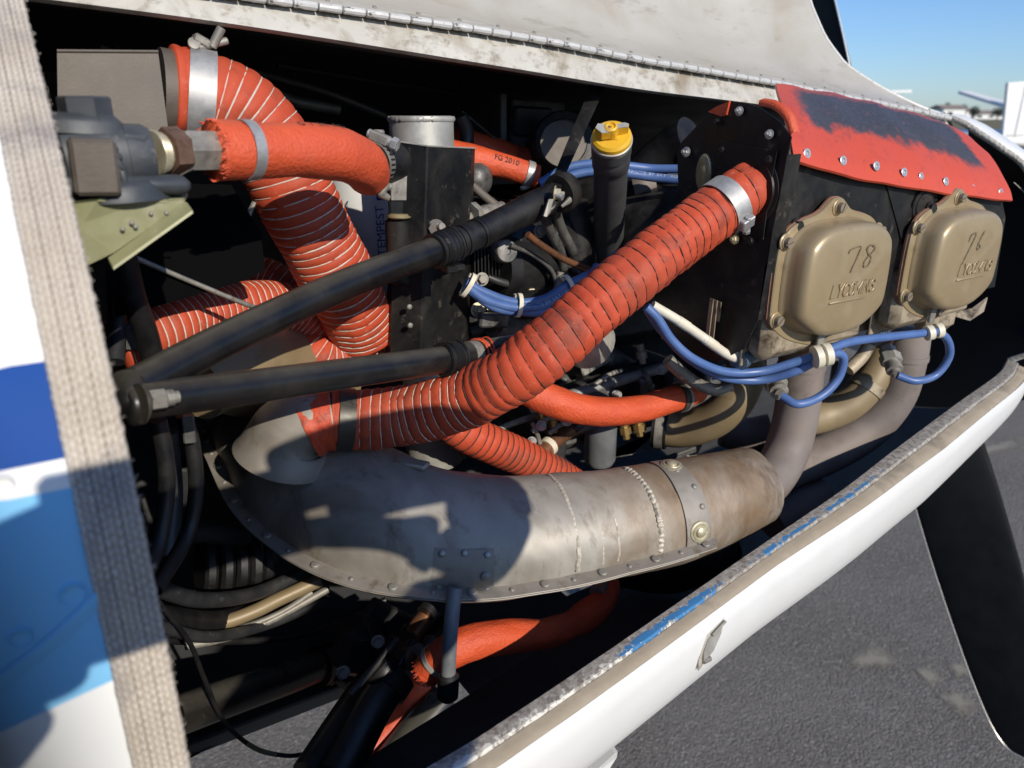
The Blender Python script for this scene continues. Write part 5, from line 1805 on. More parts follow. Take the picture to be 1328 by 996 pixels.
# bottom: clutter between the struts and the muffler
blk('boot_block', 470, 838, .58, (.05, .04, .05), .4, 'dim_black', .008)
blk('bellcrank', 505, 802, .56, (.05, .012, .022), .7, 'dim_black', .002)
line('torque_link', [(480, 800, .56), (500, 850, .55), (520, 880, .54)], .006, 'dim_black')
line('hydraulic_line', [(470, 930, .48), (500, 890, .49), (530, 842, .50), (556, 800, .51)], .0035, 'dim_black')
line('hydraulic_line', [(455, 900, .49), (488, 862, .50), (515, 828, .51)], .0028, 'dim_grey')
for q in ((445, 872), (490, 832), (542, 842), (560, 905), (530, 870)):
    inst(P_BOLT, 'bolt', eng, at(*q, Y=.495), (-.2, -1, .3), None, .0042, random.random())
# far side of the bay: slats that stand in for sunlit floor and ground
blk('ground_light_slat', 720, 790, .74, (.06, .02, .004), -.3, 'cast_grey', .001)
blk('floor_light_slat', 905, 572, .64, (.016, .006, .05), .55, 'bare_alloy', .001)
blk('floor_light_slat', 955, 562, .64, (.014, .006, .04), .5, 'bare_alloy', .001)
blk('floor_light_slat', 968, 588, .62, (.010, .006, .03), .2, 'bare_alloy', .001)
blk('floor_light_slat', 880, 590, .62, (.05, .006, .008), -.2, 'dim_grey', .001)

# added black plate: shades the ducts and fills the dark gap beside the valve
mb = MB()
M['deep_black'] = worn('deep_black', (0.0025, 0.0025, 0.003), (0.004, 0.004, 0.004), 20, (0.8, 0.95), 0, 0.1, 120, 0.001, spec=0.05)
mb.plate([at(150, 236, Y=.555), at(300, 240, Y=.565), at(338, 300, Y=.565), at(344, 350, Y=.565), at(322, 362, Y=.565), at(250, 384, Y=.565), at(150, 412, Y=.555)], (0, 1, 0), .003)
mb.build('shade_plate', M['deep_black'], eng, smooth=False)

# ================================================================== DUCTS AND HOSES
def scat(t, pts, Rr, pitch, n=260, bulge=.0016, cords=((0, 1, 'white_cord'),), wr=.0009, seg=44, upv=(0, 0, 1), cuff=None, name='duct', wire_r=.00085, mat=None):
    sw = Sweep(pts, Rr, n, upv)
    sd = random.random()*9
    def jf(d): return .55*noise.noise(Vector((d*22, sd, 0)))+.25*noise.noise(Vector((d*70, sd, 4)))
    def fn(d, th, r):
        ph = (d/pitch+jf(d)+th/(2*PI)) % 1.0
        w = noise.noise(Vector((d*28, math.cos(th)*1.6+sd, math.sin(th)*1.6)))*wr
        w2 = noise.noise(Vector((d*95, math.cos(th)*5+sd, math.sin(th)*5)))*wr*.4
        return r-bulge*.55+bulge*(math.sin(PI*ph)**0.55)*(1+.25*noise.noise(Vector((d*60, th, sd))))+w+w2
    mb = MB()
    sw.tube(mb, seg, fn, True, 0, None, max(60, int(sw.len/pitch*8)))
    duct = mb.build(name, mat or M['red_duct'], t, ang=None)
    for (a, b, mt) in cords:
        d0, d1 = a*sw.len, b*sw.len
        k0, k1 = d0/pitch, d1/pitch
        m_ = int((k1-k0)*22)
        rows = []
        for i in range(m_+1):
            tau = k0+(k1-k0)*i/m_
            th = -2*PI*tau
            d = pitch*tau
            for _ in range(3): d = pitch*(tau-jf(d))
            d = min(max(d, 0), sw.len)
            p, T, N, B = sw.at(d)
            rd = N*math.cos(th)+B*math.sin(th)
            tt = T.cross(rd)
            jit = noise.noise(Vector((tau*3, sd, 2)))*.0004
            # the cord shows by fits and starts where the cover has worn
            rc = sw.rad(d)-bulge*.22+noise.noise(Vector((d*28, math.cos(th)*1.6+sd, math.sin(th)*1.6)))*wr+.0001
            c = p+rd*rc+T*jit
            ww = wire_r*(0.75+.5*noise.noise(Vector((tau*6, sd, 7))))
            rows.append([c+(rd*math.cos(x)+T*math.sin(x))*ww for x in (0, 1.26, 2.51, 3.77, 5.03)])
        mb = MB()
        mb.grid(rows, closed=True)
        mb.build('wire_coil', M[mt], duct, ang=None)
    return duct, sw

# --- the large duct across the middle
MD = [at(428, 543, Y=.556), at(470, 544, Y=.548), at(530, 538, Y=.530), at(600, 519, Y=.495), at(650, 494, Y=.466), at(700, 461, Y=.447), at(780, 391, Y=.437), at(860, 326, Y=.435), at(915, 285, Y=.435), at(948, 262, Y=.433), at(975, 245, Y=.430)]
md = thing('red_air_duct', 'largest red ribbed air duct, running up from the muffler to the black rear baffle', 'air duct', at(640, 500, Y=.5), 'red ribbed air ducts')
dm, msw2 = scat(md, MD, [.0240, .0242, .0238, .0230, .0224, .0222, .0222, .0222], .0090, 320, .0013, ((.045, .30, 'white_cord'), (.30, .985, 'dark_cord')), .0019, 48, wire_r=.00062)
clamp(md, msw2, .012, .013, .0010, M['clamp_black'], -PI/2, True, screw=.0028)
clamp(md, msw2, msw2.len-.030, .015, .0010, M['steel'], PI*.78, True, screw=.003)
mb = MB()                                    # frayed red cuff at the muffler neck
sw = Sweep([at(396, 553, Y=.562), at(412, 546, Y=.560), at(432, 543, Y=.556)], .0268, 16, (0, 0, 1))
sw.tube(mb, 40, lambda d, th, r: r+.0016*noise.noise(Vector((d*90, th*2, 6)))+(.003 if d < .006 else 0)*abs(noise.noise(Vector((th*5, 1, 1)))), False)
mb.build('cuff', M['sleeve_dirty'], md, ang=None)
mb = MB()
p = at(968, 262, Y=.425)
mb.plate([at(955, 232, Y=.425), at(975, 240, Y=.425), at(980, 268, Y=.425), at(978, 292, Y=.425), at(970, 290, Y=.425), at(968, 262, Y=.425)], (.3, 1, .2), .004)
mb.build('cuff', M['sleeve_dirty'], md)

# --- upper left duct from the brown box
UD = [at(222, 122, Y=.625), at(248, 126, Y=.625), at(290, 137, Y=.622), at(330, 165, Y=.62), at(360, 205, Y=.618), at(382, 252, Y=.616), at(406, 300, Y=.62), at(430, 345, Y=.625), at(454, 390, Y=.635), at(472, 430, Y=.65)]
ud = thing('red_air_duct', 'red ribbed air duct with white cords, bending down from the brown box at upper left', 'air duct', at(300, 150, Y=.6), 'red ribbed air ducts')
du, usw = scat(ud, UD, [.0335, .0330, .0322, .0322, .0320, .0318], .0072, 260, .0013, ((.10, 1, 'white_cord'),), .0016, 48)
clamp(ud, usw, .020, .018, .0012, M['steel'], 0.25, False)
mb = MB()
p, T, N, B = usw.at(.020)
c = p+(N*math.cos(.1)+B*math.sin(.1))*.0365
mb.box(c+Vector((-.002, -.004, .003)), (.012, .012, .006), Matrix.Rotation(.5, 3, 'Y'), .0012)
mb.cyl(c+Vector((-.010, -.006, -.003)), c+Vector((.016, -.006, .004)), .0026, 12, bev=.0005)
mb.build('clamp_lock', M['dull_steel'], ud)
mb = MB()
mb.cyl(c+Vector((.004, -.008, -.001)), c+Vector((.012, -.010, .012)), .0032, 12, bev=.0006)
mb.lathe(c+Vector((-.008, -.007, 0)), (0, -1, .4), [(0, .0042), (.003, .0042), (.0034, .002)], 16)
mb.build('clamp_screw', M['dull_steel'], ud)

# --- lower left ducts
d3 = thing('red_air_duct', 'red ribbed duct half in shade, looping right behind the upper mount tube', 'air duct', at(340, 370, Y=.72), 'red ribbed air ducts')
scat(d3, [at(190, 360, Y=.73), at(240, 362, Y=.725), at(290, 364, Y=.72), at(335, 368, Y=.71), at(372, 388, Y=.70), at(410, 420, Y=.70), at(445, 448, Y=.71), at(470, 470, Y=.72)], .0262, .0056, 260, .0016, ((0, 1, 'white_cord'),), .0010, 40)
d4 = thing('red_air_duct', 'dim red ribbed duct climbing right behind the upper mount tube, near the tape', 'air duct', at(250, 420, Y=.62), 'red ribbed air ducts')
scat(d4, [at(150, 452, Y=.60), at(205, 430, Y=.61), at(265, 410, Y=.63), at(325, 398, Y=.65), at(380, 404, Y=.665), at(420, 432, Y=.675), at(455, 455, Y=.70)], [.0215, .0215, .0225, .023, .023], .0062, 240, .0016, ((0, 1, 'white_cord'),), .0010, 40)
d5 = thing('red_air_duct', 'short red ribbed duct elbow under the others, above the lower mount tube', 'air duct', at(420, 450, Y=.64), 'red ribbed air ducts')
scat(d5, [at(372, 432, Y=.70), at(398, 452, Y=.66), at(430, 466, Y=.65), at(470, 452, Y=.66), at(492, 436, Y=.70)], .019, .0060, 130, .0014, ((0, 1, 'white_cord'),), .0008, 36)
d6 = thing('red_air_duct', 'thinner red ribbed duct slanting down behind the muffler, below the largest duct', 'air duct', at(660, 580, Y=.56), 'red ribbed air ducts')
scat(d6, [at(560, 530, Y=.585), at(600, 560, Y=.575), at(645, 580, Y=.57), at(690, 600, Y=.57), at(740, 628, Y=.57), at(790, 660, Y=.57)], .0185, .0078, 160, .0015, ((0, 1, 'dark_cord'),), .0006, 36)
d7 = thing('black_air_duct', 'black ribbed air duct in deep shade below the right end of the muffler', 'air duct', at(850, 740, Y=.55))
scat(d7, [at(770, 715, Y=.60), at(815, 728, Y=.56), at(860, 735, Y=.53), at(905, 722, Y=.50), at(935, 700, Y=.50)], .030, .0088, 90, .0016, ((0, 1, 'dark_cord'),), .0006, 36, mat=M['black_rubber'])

# --- fire sleeved hoses
def sleeve(t, pts, rr, n=70, lump=.0009, mat=None, ragged=True, name='fire_sleeve', seg=36):
    sw = Sweep(pts, rr, n)
    sd = random.random()*20
    def fn(d, th, r):
        e = 0
        if ragged:
            k = max(0, 1-min(d, sw.len-d)/.003)
            e = k*.0006*abs(noise.noise(Vector((th*6, sd, 1))))
        return r+lump*noise.noise(Vector((d*45, math.cos(th)*2+sd, math.sin(th)*2)))+lump*.25*noise.noise(Vector((d*260, math.cos(th)*6+sd, math.sin(th)*6)))+e
    mb = MB()
    sw.tube(mb, seg, fn, True, 0, None, max(50, int(sw.len/.0016)))
    o = mb.build(name, mat or M['sleeve'], t, ang=None)
    if ragged:
        mb = MB()
        for k in range(90):
            th = random.random()*2*PI
            p = sw.pt(0.0006, th, .0002)
            T = sw.T[0]
            q = p-T*random.uniform(.0006, .003)+Vector((random.uniform(-1, 1), random.uniform(-1, 1), random.uniform(-1, 1)))*.0012
            Sweep([p+T*.002, p, q], .00028, 4).tube(mb, 3)
        x = mb.build('frayed_end', mat or M['sleeve'], o)
        x['kind'] = 'stuff'
    return o, sw
h1 = thing('fuel_hose', 'thick orange sleeved hose with a steel band, crossing in front of the upper left duct', 'hose', at(370, 200, Y=.48), 'orange fire sleeved hoses')
HP = [at(276, 195, Y=.462), at(310, 195, Y=.466), at(360, 195, Y=.474), at(400, 196, Y=.482), at(440, 200, Y=.492), at(468, 212, Y=.506), at(478, 226, Y=.522)]
so_, hsw = sleeve(h1, HP, [.0165, .0160, .0158, .0168, .0172, .0168, .0155])
mb = MB()
hsw.ring(mb, .0205, .0068, .0004, .0007)
mb.build('steel_band', M['steel'], h1, ang=30)
def tubetext(body, sw, d0, th0, size, mat, parent, off=.0006, flip=1, spacing=1.0, name='printed_text'):
    def fn(x, y, z):
        d = d0+x*flip
        return sw.pt(d, th0-flip*y/sw.rad(d), off)
    vs, fs = text_mesh(body, size, 0.0, spacing=spacing)
    mb = MB()
    mb.add([fn(v.x, v.y, v.z) for v in vs], fs)
    return mb.build(name, mat, parent, smooth=False)
tubetext('G 1 SIL FG', hsw, .052, .52, .0066, M['ink'], h1, .0012, spacing=1.15)
mb = MB()                                    # steel hose end, nut and brown elbow nut
a, b = at(236, 195, Y=.455), at(276, 195, Y=.462)
mb.lathe(a, b-a, [(0, .0108), (.001, .0118), ((b-a).length, .0118)], 6, n0=(0, -.6, 1))
mb.build('hose_end', M['dull_steel'], h1, ang=20)
mb = MB()
a2 = at(207, 197, Y=.449)
mb.lathe(a2, a-a2, [(0, .0095), (.003, .0095), (.0035, .0125), ((a-a2).length*.95, .0125), ((a-a2).length, .011)], 6, n0=(0, -1, .5))
mb.build('union_nut', M['rust_brown'], h1, ang=20)
mb = MB()
for k in range(3): mb.lathe(at(198+4*k, 198, Y=.448), a-a2, [(0, .0112-.0006*k), (.0012, .0118-.0006*k), (.0024, .0112-.0006*k)], 20)
mb.build('thread_ring', M['cadmium'], h1, ang=20)

h2 = thing('fuel_hose', 'short orange fire sleeved hose with a steel band, right of the black breather box', 'hose', at(655, 216, Y=.70), 'orange fire sleeved hoses')
s2, s2w = sleeve(h2, [at(560, 196, Y=.72), at(612, 207, Y=.70), at(650, 215, Y=.69), at(697, 229, Y=.675)], [.0155, .0155, .0130, .0120], 50, .0007, ragged=False)
clamp(h2, s2w, s2w.len-.010, .007, .0004, M['steel'], PI*.8, False)
mb = MB()
p = s2w.pt(s2w.len-.010, PI*.95, .001)
mb.box(p+Vector((0, 0, -.001)), (.010, .007, .004), Matrix.Rotation(-.2, 3, 'Y'), .001)
mb.build('band_lug', M['bare_alloy'], h2)
tubetext('FG 2010', s2w, s2w.len-.052, 1.15, .0080, M['ink'], h2, .0009)
h2b = thing('fuel_hose', 'dark red sleeved hose in shade above the short orange hose', 'hose', at(640, 200, Y=.76), 'orange fire sleeved hoses')
sleeve(h2b, [at(590, 180, Y=.77), at(640, 196, Y=.77), at(690, 212, Y=.77), at(720, 226, Y=.78)], .015, 40, .0007, M['sleeve_dirty'], ragged=False)

h3 = thing('oil_hose', 'bright orange fire sleeved hose sagging under the largest duct, ending in a clamp', 'hose', at(780, 525, Y=.52), 'orange fire sleeved hoses')
s3, s3w = sleeve(h3, [at(672, 497, Y=.545), at(700, 513, Y=.535), at(740, 528, Y=.525), at(785, 534, Y=.52), at(830, 530, Y=.52), at(872, 518, Y=.522), at(905, 508, Y=.53)], [.0150, .0150, .0145, .0140, .0138, .0138, .012], 60, .0008, ragged=False)
clamp(h3, s3w, s3w.len*.845, .010, .0008, M['clamp_black'], -.6, False)
mb = MB()
s3w.ring(mb, s3w.len*.862, .0028, .0018, .0010)
mb.build('clamp_band', M['steel'], h3)

h4 = thing('oil_hose', 'fuzzy orange fire sleeved hose below the muffler, bending up at its right end', 'hose', at(680, 820, Y=.50), 'orange fire sleeved hoses')
s4, s4w = sleeve(h4, [at(552, 872, Y=.440), at(578, 848, Y=.432), at(615, 832, Y=.428), at(660, 826, Y=.428), at(705, 822, Y=.432), at(745, 808, Y=.445), at(778, 784, Y=.462), at(790, 762, Y=.475), at(782, 742, Y=.485)], [.012, .0140, .0142, .0135, .0125, .0122, .0140, .0118, .0095], 80, .0010, M['sleeve'], True)
mb = MB()
s4w.ring(mb, .014, .004, .0006, .0008)
mb.build('steel_band', M['bare_alloy'], h4)
mb = MB()
a, b = at(783, 752, Y=.480), at(774, 770, Y=.465)
mb.cyl(a, b, .0075, 14, bev=.001)
mb.build('fitting', M['dull_steel'], h4)
h5 = thing('oil_hose', 'dark red sleeved hose in shade behind the lower black mount tubes', 'hose', at(500, 950, Y=.52), 'orange fire sleeved hoses')
sleeve(h5, [at(548, 880, Y=.62), at(530, 915, Y=.62), at(495, 955, Y=.61), at(450, 1010, Y=.60)], .017, 40, .0008, M['sleeve_dirty'], ragged=False)

# ================================================================== UPPER LEFT: brown box, fuel valve, green bracket
bx_ = thing('heat_box', 'brown speckled sheet metal box at upper left, feeding the white corded duct', 'box', at(150, 120, Y=.6))
a, b, c, d = at(74, 66, Y=.588), at(205, 67, Y=.588), at(220, 182, Y=.580), at(76, 215, Y=.580)
mb = MB()
dpv = Vector((.004, .13, -.004))
mb.add([a, b, c, d, a+dpv, b+dpv, c+dpv, d+dpv], [(0, 1, 2, 3), (7, 6, 5, 4), (0, 4, 5, 1), (1, 5, 6, 2), (2, 6, 7, 3), (3, 7, 4, 0)])
mb.build('box_body', M['box_brown'], bx_, smooth=False)
mb = MB()
Sweep([a+Vector((0, -.0004, 0)), b+Vector((0, -.0004, 0))], .0010, 20).tube(mb, 8)
mb.build('folded_edge', M['box_brown'], bx_)
mb = MB()
mb.lathe(usw.P[0]-usw.T[0]*.008, usw.T[0], [(0, .0305), (.02, .0305)], 40)
mb.build('outlet_neck', M['box_brown'], bx_)

fv = thing('fuel_valve', 'dark grey cast fuel valve with a bolt head and square plug, left of orange hose', 'valve', at(130, 215, Y=.45))
mb = MB()
ax0, ax1 = at(110, 205, Y=.445), at(196, 200, Y=.447)
T_ = (ax1-ax0)
mb.lathe(ax0, T_, [(-.012, .012), (-.010, .0165), (.012, .0172), (.018, .0172), (.0185, .0158), (T_.length-.003, .0152), (T_.length, .0135)], 30)
mb.box(at(112, 196, Y=.447), (.034, .028, .036), Matrix.Rotation(.06, 3, 'Y'), .004)
mb.box(at(128, 178, Y=.436), (.044, .006, .006), Matrix.Rotation(.05, 3, 'Y'), .0015)
for k in range(5):
    a_ = .2+.32*k
    mb.box(at(132+7*k, 186+5*k*k*.55, Y=.428), (.010, .004, .0035), Matrix.Rotation(a_, 3, 'Y'), .001)
mb.lathe(at(150, 232, Y=.445), (0.02, 0, -1), [(0, .022), (.003, .025), (.010, .026), (.0115, .024)], 30)
mb.box(at(163, 238, Y=.444), (.058, .036, .009), Matrix.Rotation(.04, 3, 'Y'), .003)
mb.build('valve_body', M['valve_grey'], fv, ang=50)
mb = MB()
mb.lathe(at(115, 165, Y=.447), (0, 0, 1), [(0, .0138), (.004, .0138), (.0045, .0122), (.0135, .0122), (.0145, .0112)], 6, n0=(.3, -1, 0))
mb.build('bolt_head', M['valve_grey'], fv, ang=20)
mb = MB()
mb.box(at(122, 216, Y=.424), (.020, .02, .026), Matrix.Rotation(.05, 3, 'Y'), .0018)
mb.box(at(109, 214, Y=.427), (.008, .018, .024), Matrix.Rotation(.2, 3, 'Y'), .0015)
mb.build('square_plug', M['box_brown'], fv, ang=20)

gb = thing('mounting_bracket', 'yellow green primed sheet metal bracket under the fuel valve', 'bracket', at(180, 270, Y=.44))
P1, P2, P3_, P4 = at(96, 262, Y=.425), at(214, 246, Y=.425), at(240, 262, Y=.432), at(105, 262, Y=.46)
mb = MB()
a_, b_, c_, d_ = at(104, 264, Y=.424), at(205, 237, Y=.450), at(236, 238, Y=.455), at(243, 262, Y=.436)
mb.plate([at(60, 262, Y=.436), at(128, 257, Y=.420), at(238, 259, Y=.430), at(243, 250, Y=.442), at(228, 226, Y=.470), at(60, 250, Y=.475)], (0, 0, -1), .0016)
mb.build('bracket_top', M['zinc_green'], gb, smooth=False)
mb = MB()
mb.plate([at(60, 266, Y=.4200), at(128, 258, Y=.4195), at(239, 260, Y=.4295), at(242, 264, Y=.430), at(147, 328, Y=.425), at(60, 370, Y=.425)], (0, 1, 0), .0016)
mb.build('bracket_web', M['zinc_green'], gb, smooth=False)
mb = MB()
rows = []
for i in range(12):
    k = i/11
    p = at(242, 262, Y=.430).lerp(at(140, 334, Y=.425), k)
    rows.append([p+Vector((0, -.0006, 0)), p+Vector((.001, -.008, -.0035)), p+Vector((.001, -.0085, -.005)), p+Vector((0, .001, -.0016))])
mb.grid(rows)
mb.build('bracket_lip', M['zinc_green'], gb, ang=30)
for q in ((159, 297), (171, 289), (176, 294), (196, 277), (216, 276)):
    inst(P_RIV, 'rivet', gb, at(*q, Y=.4198+.0100*max(0, q[0]-128)/111), (0, -1, .1), None, .0012)
mb = MB()
Sweep([at(225, 233, Y=.452), at(240, 224, Y=.445), at(252, 218, Y=.44)], .0005, 10).tube(mb, 5)
o = mb.build('safety_wire', M['dull_steel'], gb)
mb = MB()
Sweep([at(330, 262, Y=.60), at(318, 290, Y=.60), at(304, 330, Y=.60)], [.0018, .0026, .0008], 12).tube(mb, 6)
o = mb.build('tie_tail', M['dull_steel'], None)
tag(o, 'pale tail of a tie dangling in the dark left of the white corded duct', 'tie')

# ================================================================== BREATHER BOX AND CAN
can = thing('air_can', 'bare alloy can with a welded rim, standing inside the black bent sheet cover', 'can', at(548, 165, Y=.64))
cc = at(548, 200, Y=.645)
mb = MB()
rr_ = (at(587, 165, Y=.645)-at(510, 165, Y=.645)).length/2*.98
topz = at(548, 150, Y=.645).z
mb.lathe(Vector((cc.x, cc.y, topz-.34)), (0, 0, 1), [(0, rr_), (.337, rr_), (.3395, rr_*.985), (.340, rr_*.9)], 48)
mb.build('can_body', M['bare_alloy'], can, ang=60)
mb = MB()
rows = []
for i in range(160):
    a = 2*PI*i/160
    p = Vector((cc.x+rr_*math.cos(a), cc.y+rr_*math.sin(a), topz-.0028))
    rd = Vector((math.cos(a), math.sin(a), 0))
    r_ = .0015*(1+.14*math.sin(a*70)+.3*noise.noise(Vector((a*12, 0, 0))))
    rows.append([p+(rd*math.cos(x)+Vector((0, 0, 1))*math.sin(x)*1.5)*r_ for x in (0, 1.05, 2.1, 3.14, 4.2, 5.2)])
rows.append(rows[0])
mb.grid(rows, closed=True)
mb.build('weld_bead', M['bare_alloy'], can, ang=60)
bc = thing('heat_shield', 'black bent sheet cover wrapped round the alloy can, behind the mount tube', 'sheet cover', at(555, 300, Y=.6))
colsb = [(508, 183, 486, 470, .622), (513, 183.5, 492, 470, .612), (553, 189.5, 531, 470, .592), (556, 190, 534, 470, .592), (612, 192.5, 594, 470, .612), (616, 193, 598, 470, .630)]
mb = MB()
rows = []
for (x0, y0, x1, y1, Y) in colsb:
    a, b = at(x0, y0, Y=Y), at(x1, y1, Y=Y)
    b = Vector((a.x+ (b.x-a.x)*0.6, b.y, b.z))
    rows.append([a.lerp(b, k/14) for k in range(15)])
mb.grid(rows)
rows2 = [[p+Vector((0, .0014, 0)) for p in r_] for r_ in rows]
mb.grid(rows2, flip=True)
nb = 15
for i in range(5):
    mb.f.append([i*nb, (i+1)*nb, 90+(i+1)*nb, 90+i*nb]); mb.m.append(0)
for j in range(14):
    mb.f.append([j, j+1, 90+j+1, 90+j]); mb.m.append(0)
    mb.f.append([75+j, 75+j+1, 165+j+1, 165+j]); mb.m.append(0)
mb.build('cover_sheet', M['black_metal'], bc, ang=20)
mb = MB()                                    # worn bright top edge
Sweep([r_[0]+Vector((0, .0006, .0003)) for r_ in rows], .0007, 40).tube(mb, 6)
mb.build('bare_edge', M['bare_alloy'], bc)
mb = MB()
mb.box(at(519, 243, Y=.606), (.0185, .004, .0215), Matrix.Rotation(.05, 3, 'Y'), .0004)
mb.build('strap', M['dull_steel'], bc)
mb = MB()
mb.box(at(516, 266, Y=.608), (.018, .004, .018), None, .002)
mb.cyl(at(516, 296, Y=.612)+Vector((0, 0, -.05)), at(516, 280, Y=.612), .0115, 20, bev=.004)
mb.build('clip', M['black_metal'], bc)
mb = MB()
mb.cyl(at(517, 284, Y=.606), at(517, 277, Y=.606), .0105, 20, bev=.003)
mb.build('clip_pad', M['grommet'], bc)
mb = MB()                                    # strap lock on the left
c = at(497, 240, Y=.604)
Sweep([c+Vector((.004, 0, .010)), c+Vector((-.005, -.002, .007)), c+Vector((.001, -.003, .001)), c+Vector((-.003, -.002, -.006)), c+Vector((.004, 0, -.011))], [.003, .0042, .0036, .0042, .0028], 24).tube(mb, 10)
mb.cyl(c+Vector((-.010, -.002, .004)), c+Vector((.006, -.002, -.002)), .0034, 12, bev=.0008)
mb.build('strap_lock', M['dull_steel'], bc)
inst(P_BOLT, 'nut', bc, at(566, 296, Y=.590), (-.7, -.7, .05), None, .0058)
mb = MB()
mb.cyl(at(566, 296, Y=.590), at(574, 294, Y=.580), .0036, 12, bev=.0006)
mb.build('stud', M['dull_steel'], bc)
for q in ((531, 398), (532, 422), (528, 344)): inst(P_RIV, 'rivet', bc, at(*q, Y=.590), (0, -1, 0), None, .0026)
# small clamp joint left of the can
cj = thing('hose_clamp', 'perforated worm drive clamp on the end of the thick orange hose, beside the alloy can', 'clamp', at(490, 205, Y=.60))
sw = Sweep([at(474, 214, Y=.585), at(490, 212, Y=.60), at(512, 210, Y=.615)], [.0165, .0165, .0165], 16)
mb = MB()
sw.tube(mb, 30)
mb.build('hose_stub', M['black_rubber'], cj, ang=50)
clamp(cj, sw, .014, .010, .0006, M['dull_steel'], .35, True, name='clamp_band', screw=.0048)
mb = MB()
for k in range(14):
    th = .7+k*.22
    p, n_ = sw.pt(.014, th, .0018), sw.nrm(.014, th)
    mb.box(p, (.0014, .0062, .0007), Matrix((sw.T[5].cross(n_), sw.T[5], n_)).transposed())
mb.build('worm_slot', M['black_metal'], cj, smooth=False)
mb = MB()
mb.cyl(at(491, 184, Y=.60), at(491, 168, Y=.60), .0048, 12, bev=.001)
mb.build('stud', M['dull_steel'], cj)

# white oil filter with blue lettering
of = thing('oil_filter', 'white oil filter can with blue upright lettering, behind the black sheet cover', 'oil filter', at(478, 290, Y=.75))
fc = at(478, 300, Y=.76)
mb = MB()
mb.lathe(fc+Vector((0, 0, -.075)), (0, 0, 1), [(0, .036), (.004, .0395), (.135, .0395), (.142, .036), (.144, .02)], 40)
mb.build('filter_can', M['filter_white'], of, ang=50)
mb = MB()
mb.grid([[fc+Vector((math.cos(a)*.0399, math.sin(a)*.0399, z_)) for a in [-PI/2-.12+.36*k/8 for k in range(9)]] for z_ in (.036, .045)])
mb.build('blue_mark', M['navy_ink'], of, ang=50)
def fn(x, y, z):
    a = -PI/2+.05-y/.04
    return fc+Vector((math.cos(a)*.0399, math.sin(a)*.0399, -.020+x))
text_on('printed_text', 'TEMPEST', .0128, fn, M['navy_ink'], of, 0.0)

# ================================================================== MOUNT TUBES
mt = thing('engine_mount', 'black tubular engine mount V, joined by a bolted boss at the left', 'engine mount', at(190, 510, Y=.43))
JA = at(182, 494, Y=.446)
A_ = [at(176, 502, Y=.440), at(300, 437, Y=.476), at(450, 368, Y=.512), at(585, 318, Y=.545)]
swA = Sweep([A_[0], A_[1], A_[2], A_[3]], .0112, 40)
mb = MB()
swA.tube(mb, 32)
mb.build('upper_tube', M['black_tube'], mt, ang=60)
B_ = [at(180, 520, Y=.432), at(300, 505, Y=.452), at(450, 484, Y=.480), at(590, 464, Y=.505), at(720, 440, Y=.53)]
swB = Sweep(B_, .0108, 40)
mb = MB()
swB.tube(mb, 32)
mb.build('lower_tube', M['black_tube'], mt, ang=60)
mb = MB()                                    # boss and web at the junction
mb.cyl(at(168, 486, Y=.446), at(174, 536, Y=.432), .0125, 28, bev=.003)
mb.cyl(at(162, 527, Y=.432), at(186, 523, Y=.434), .0118, 28, bev=.002)
mb.plate([at(196, 486, Y=.440), at(268, 458, Y=.458), at(290, 462, Y=.462), at(240, 496, Y=.448), at(200, 506, Y=.440)], (0, 1, 0), .006)
mb.build('boss', M['black_tube'], mt, ang=50)
mb = MB()
c0, c1 = at(182, 524, Y=.4285), at(190, 523, Y=.4295)
mb.lathe(at(180, 524, Y=.423), at(232, 517, Y=.43)-at(180, 524, Y=.423), [(0, .0112), (.0012, .0112), (.0014, .009), (.003, .0088)], 28)
mb.build('brass_washer', M['clamp_black'], mt, ang=30)
mb = MB()
ax = (at(225, 517, Y=.424)-at(187, 522, Y=.421))
mb.lathe(at(194, 520, Y=.4190), ax, [(0, .0060), (.0075, .0060), (.0082, .0052)], 6, n0=(0, -1, .55))
mb.lathe(at(212, 517, Y=.4210), ax, [(0, .0046), (.005, .0046), (.0054, .0036), (.008, .0034)], 16)
mb.build('bolt_head', M['dull_steel'], mt, ang=20)
# rubber lined clamps on the tubes
def tubeclamp(sw, d, name='cushion_clamp', r=.0022, w=.016, mt_=mt, lug=True, th=PI*.85):
    mb = MB()
    sw.ring(mb, d, w, 0, r, 32)
    for s_ in (-1, 1): sw.ring(mb, d+s_*w*.42, .0022, r*.4, r, 32)
    o = mb.build(name, M['black_rubber'], mt_, ang=40)
    mb = MB()
    sw.ring(mb, d, w*.45, r, .0006, 32)
    if lug:
        p, n_ = sw.pt(d, th, .006), sw.nrm(d, th)
        mb.box(p, (.010, .012, .005), None, .0008)
    mb.build('clamp_strap', M['black_metal'], o, ang=30)
tubeclamp(swA, swA.len-.012)
tubeclamp(swB, .243, w=.018)
# rubber sleeve beyond the clamp on the lower tube with an orange silicone wrap
mb = MB()
swB.ring(mb, .266, .008, 0, .0008, 30)
mb.build('tape_wrap', M['dull_steel'], mt)
for dd_ in (.272, .277, .2815):
    mb = MB()
    rows = []
    for k in range(40):
        th = 2*PI*k/40
        p = swB.pt(dd_+.0016*math.sin(th*2+dd_*900), th, .0012)
        p_, T, N, B = swB.at(dd_)
        rd = N*math.cos(th)+B*math.sin(th)
        rows.append([p+(rd*math.cos(x)+T*math.sin(x))*.0011 for x in (0, 1.57, 3.14, 4.71)])
    rows.append(rows[0])
    mb.grid(rows, closed=True)
    mb.build('silicone_ring', M['sleeve'], mt)
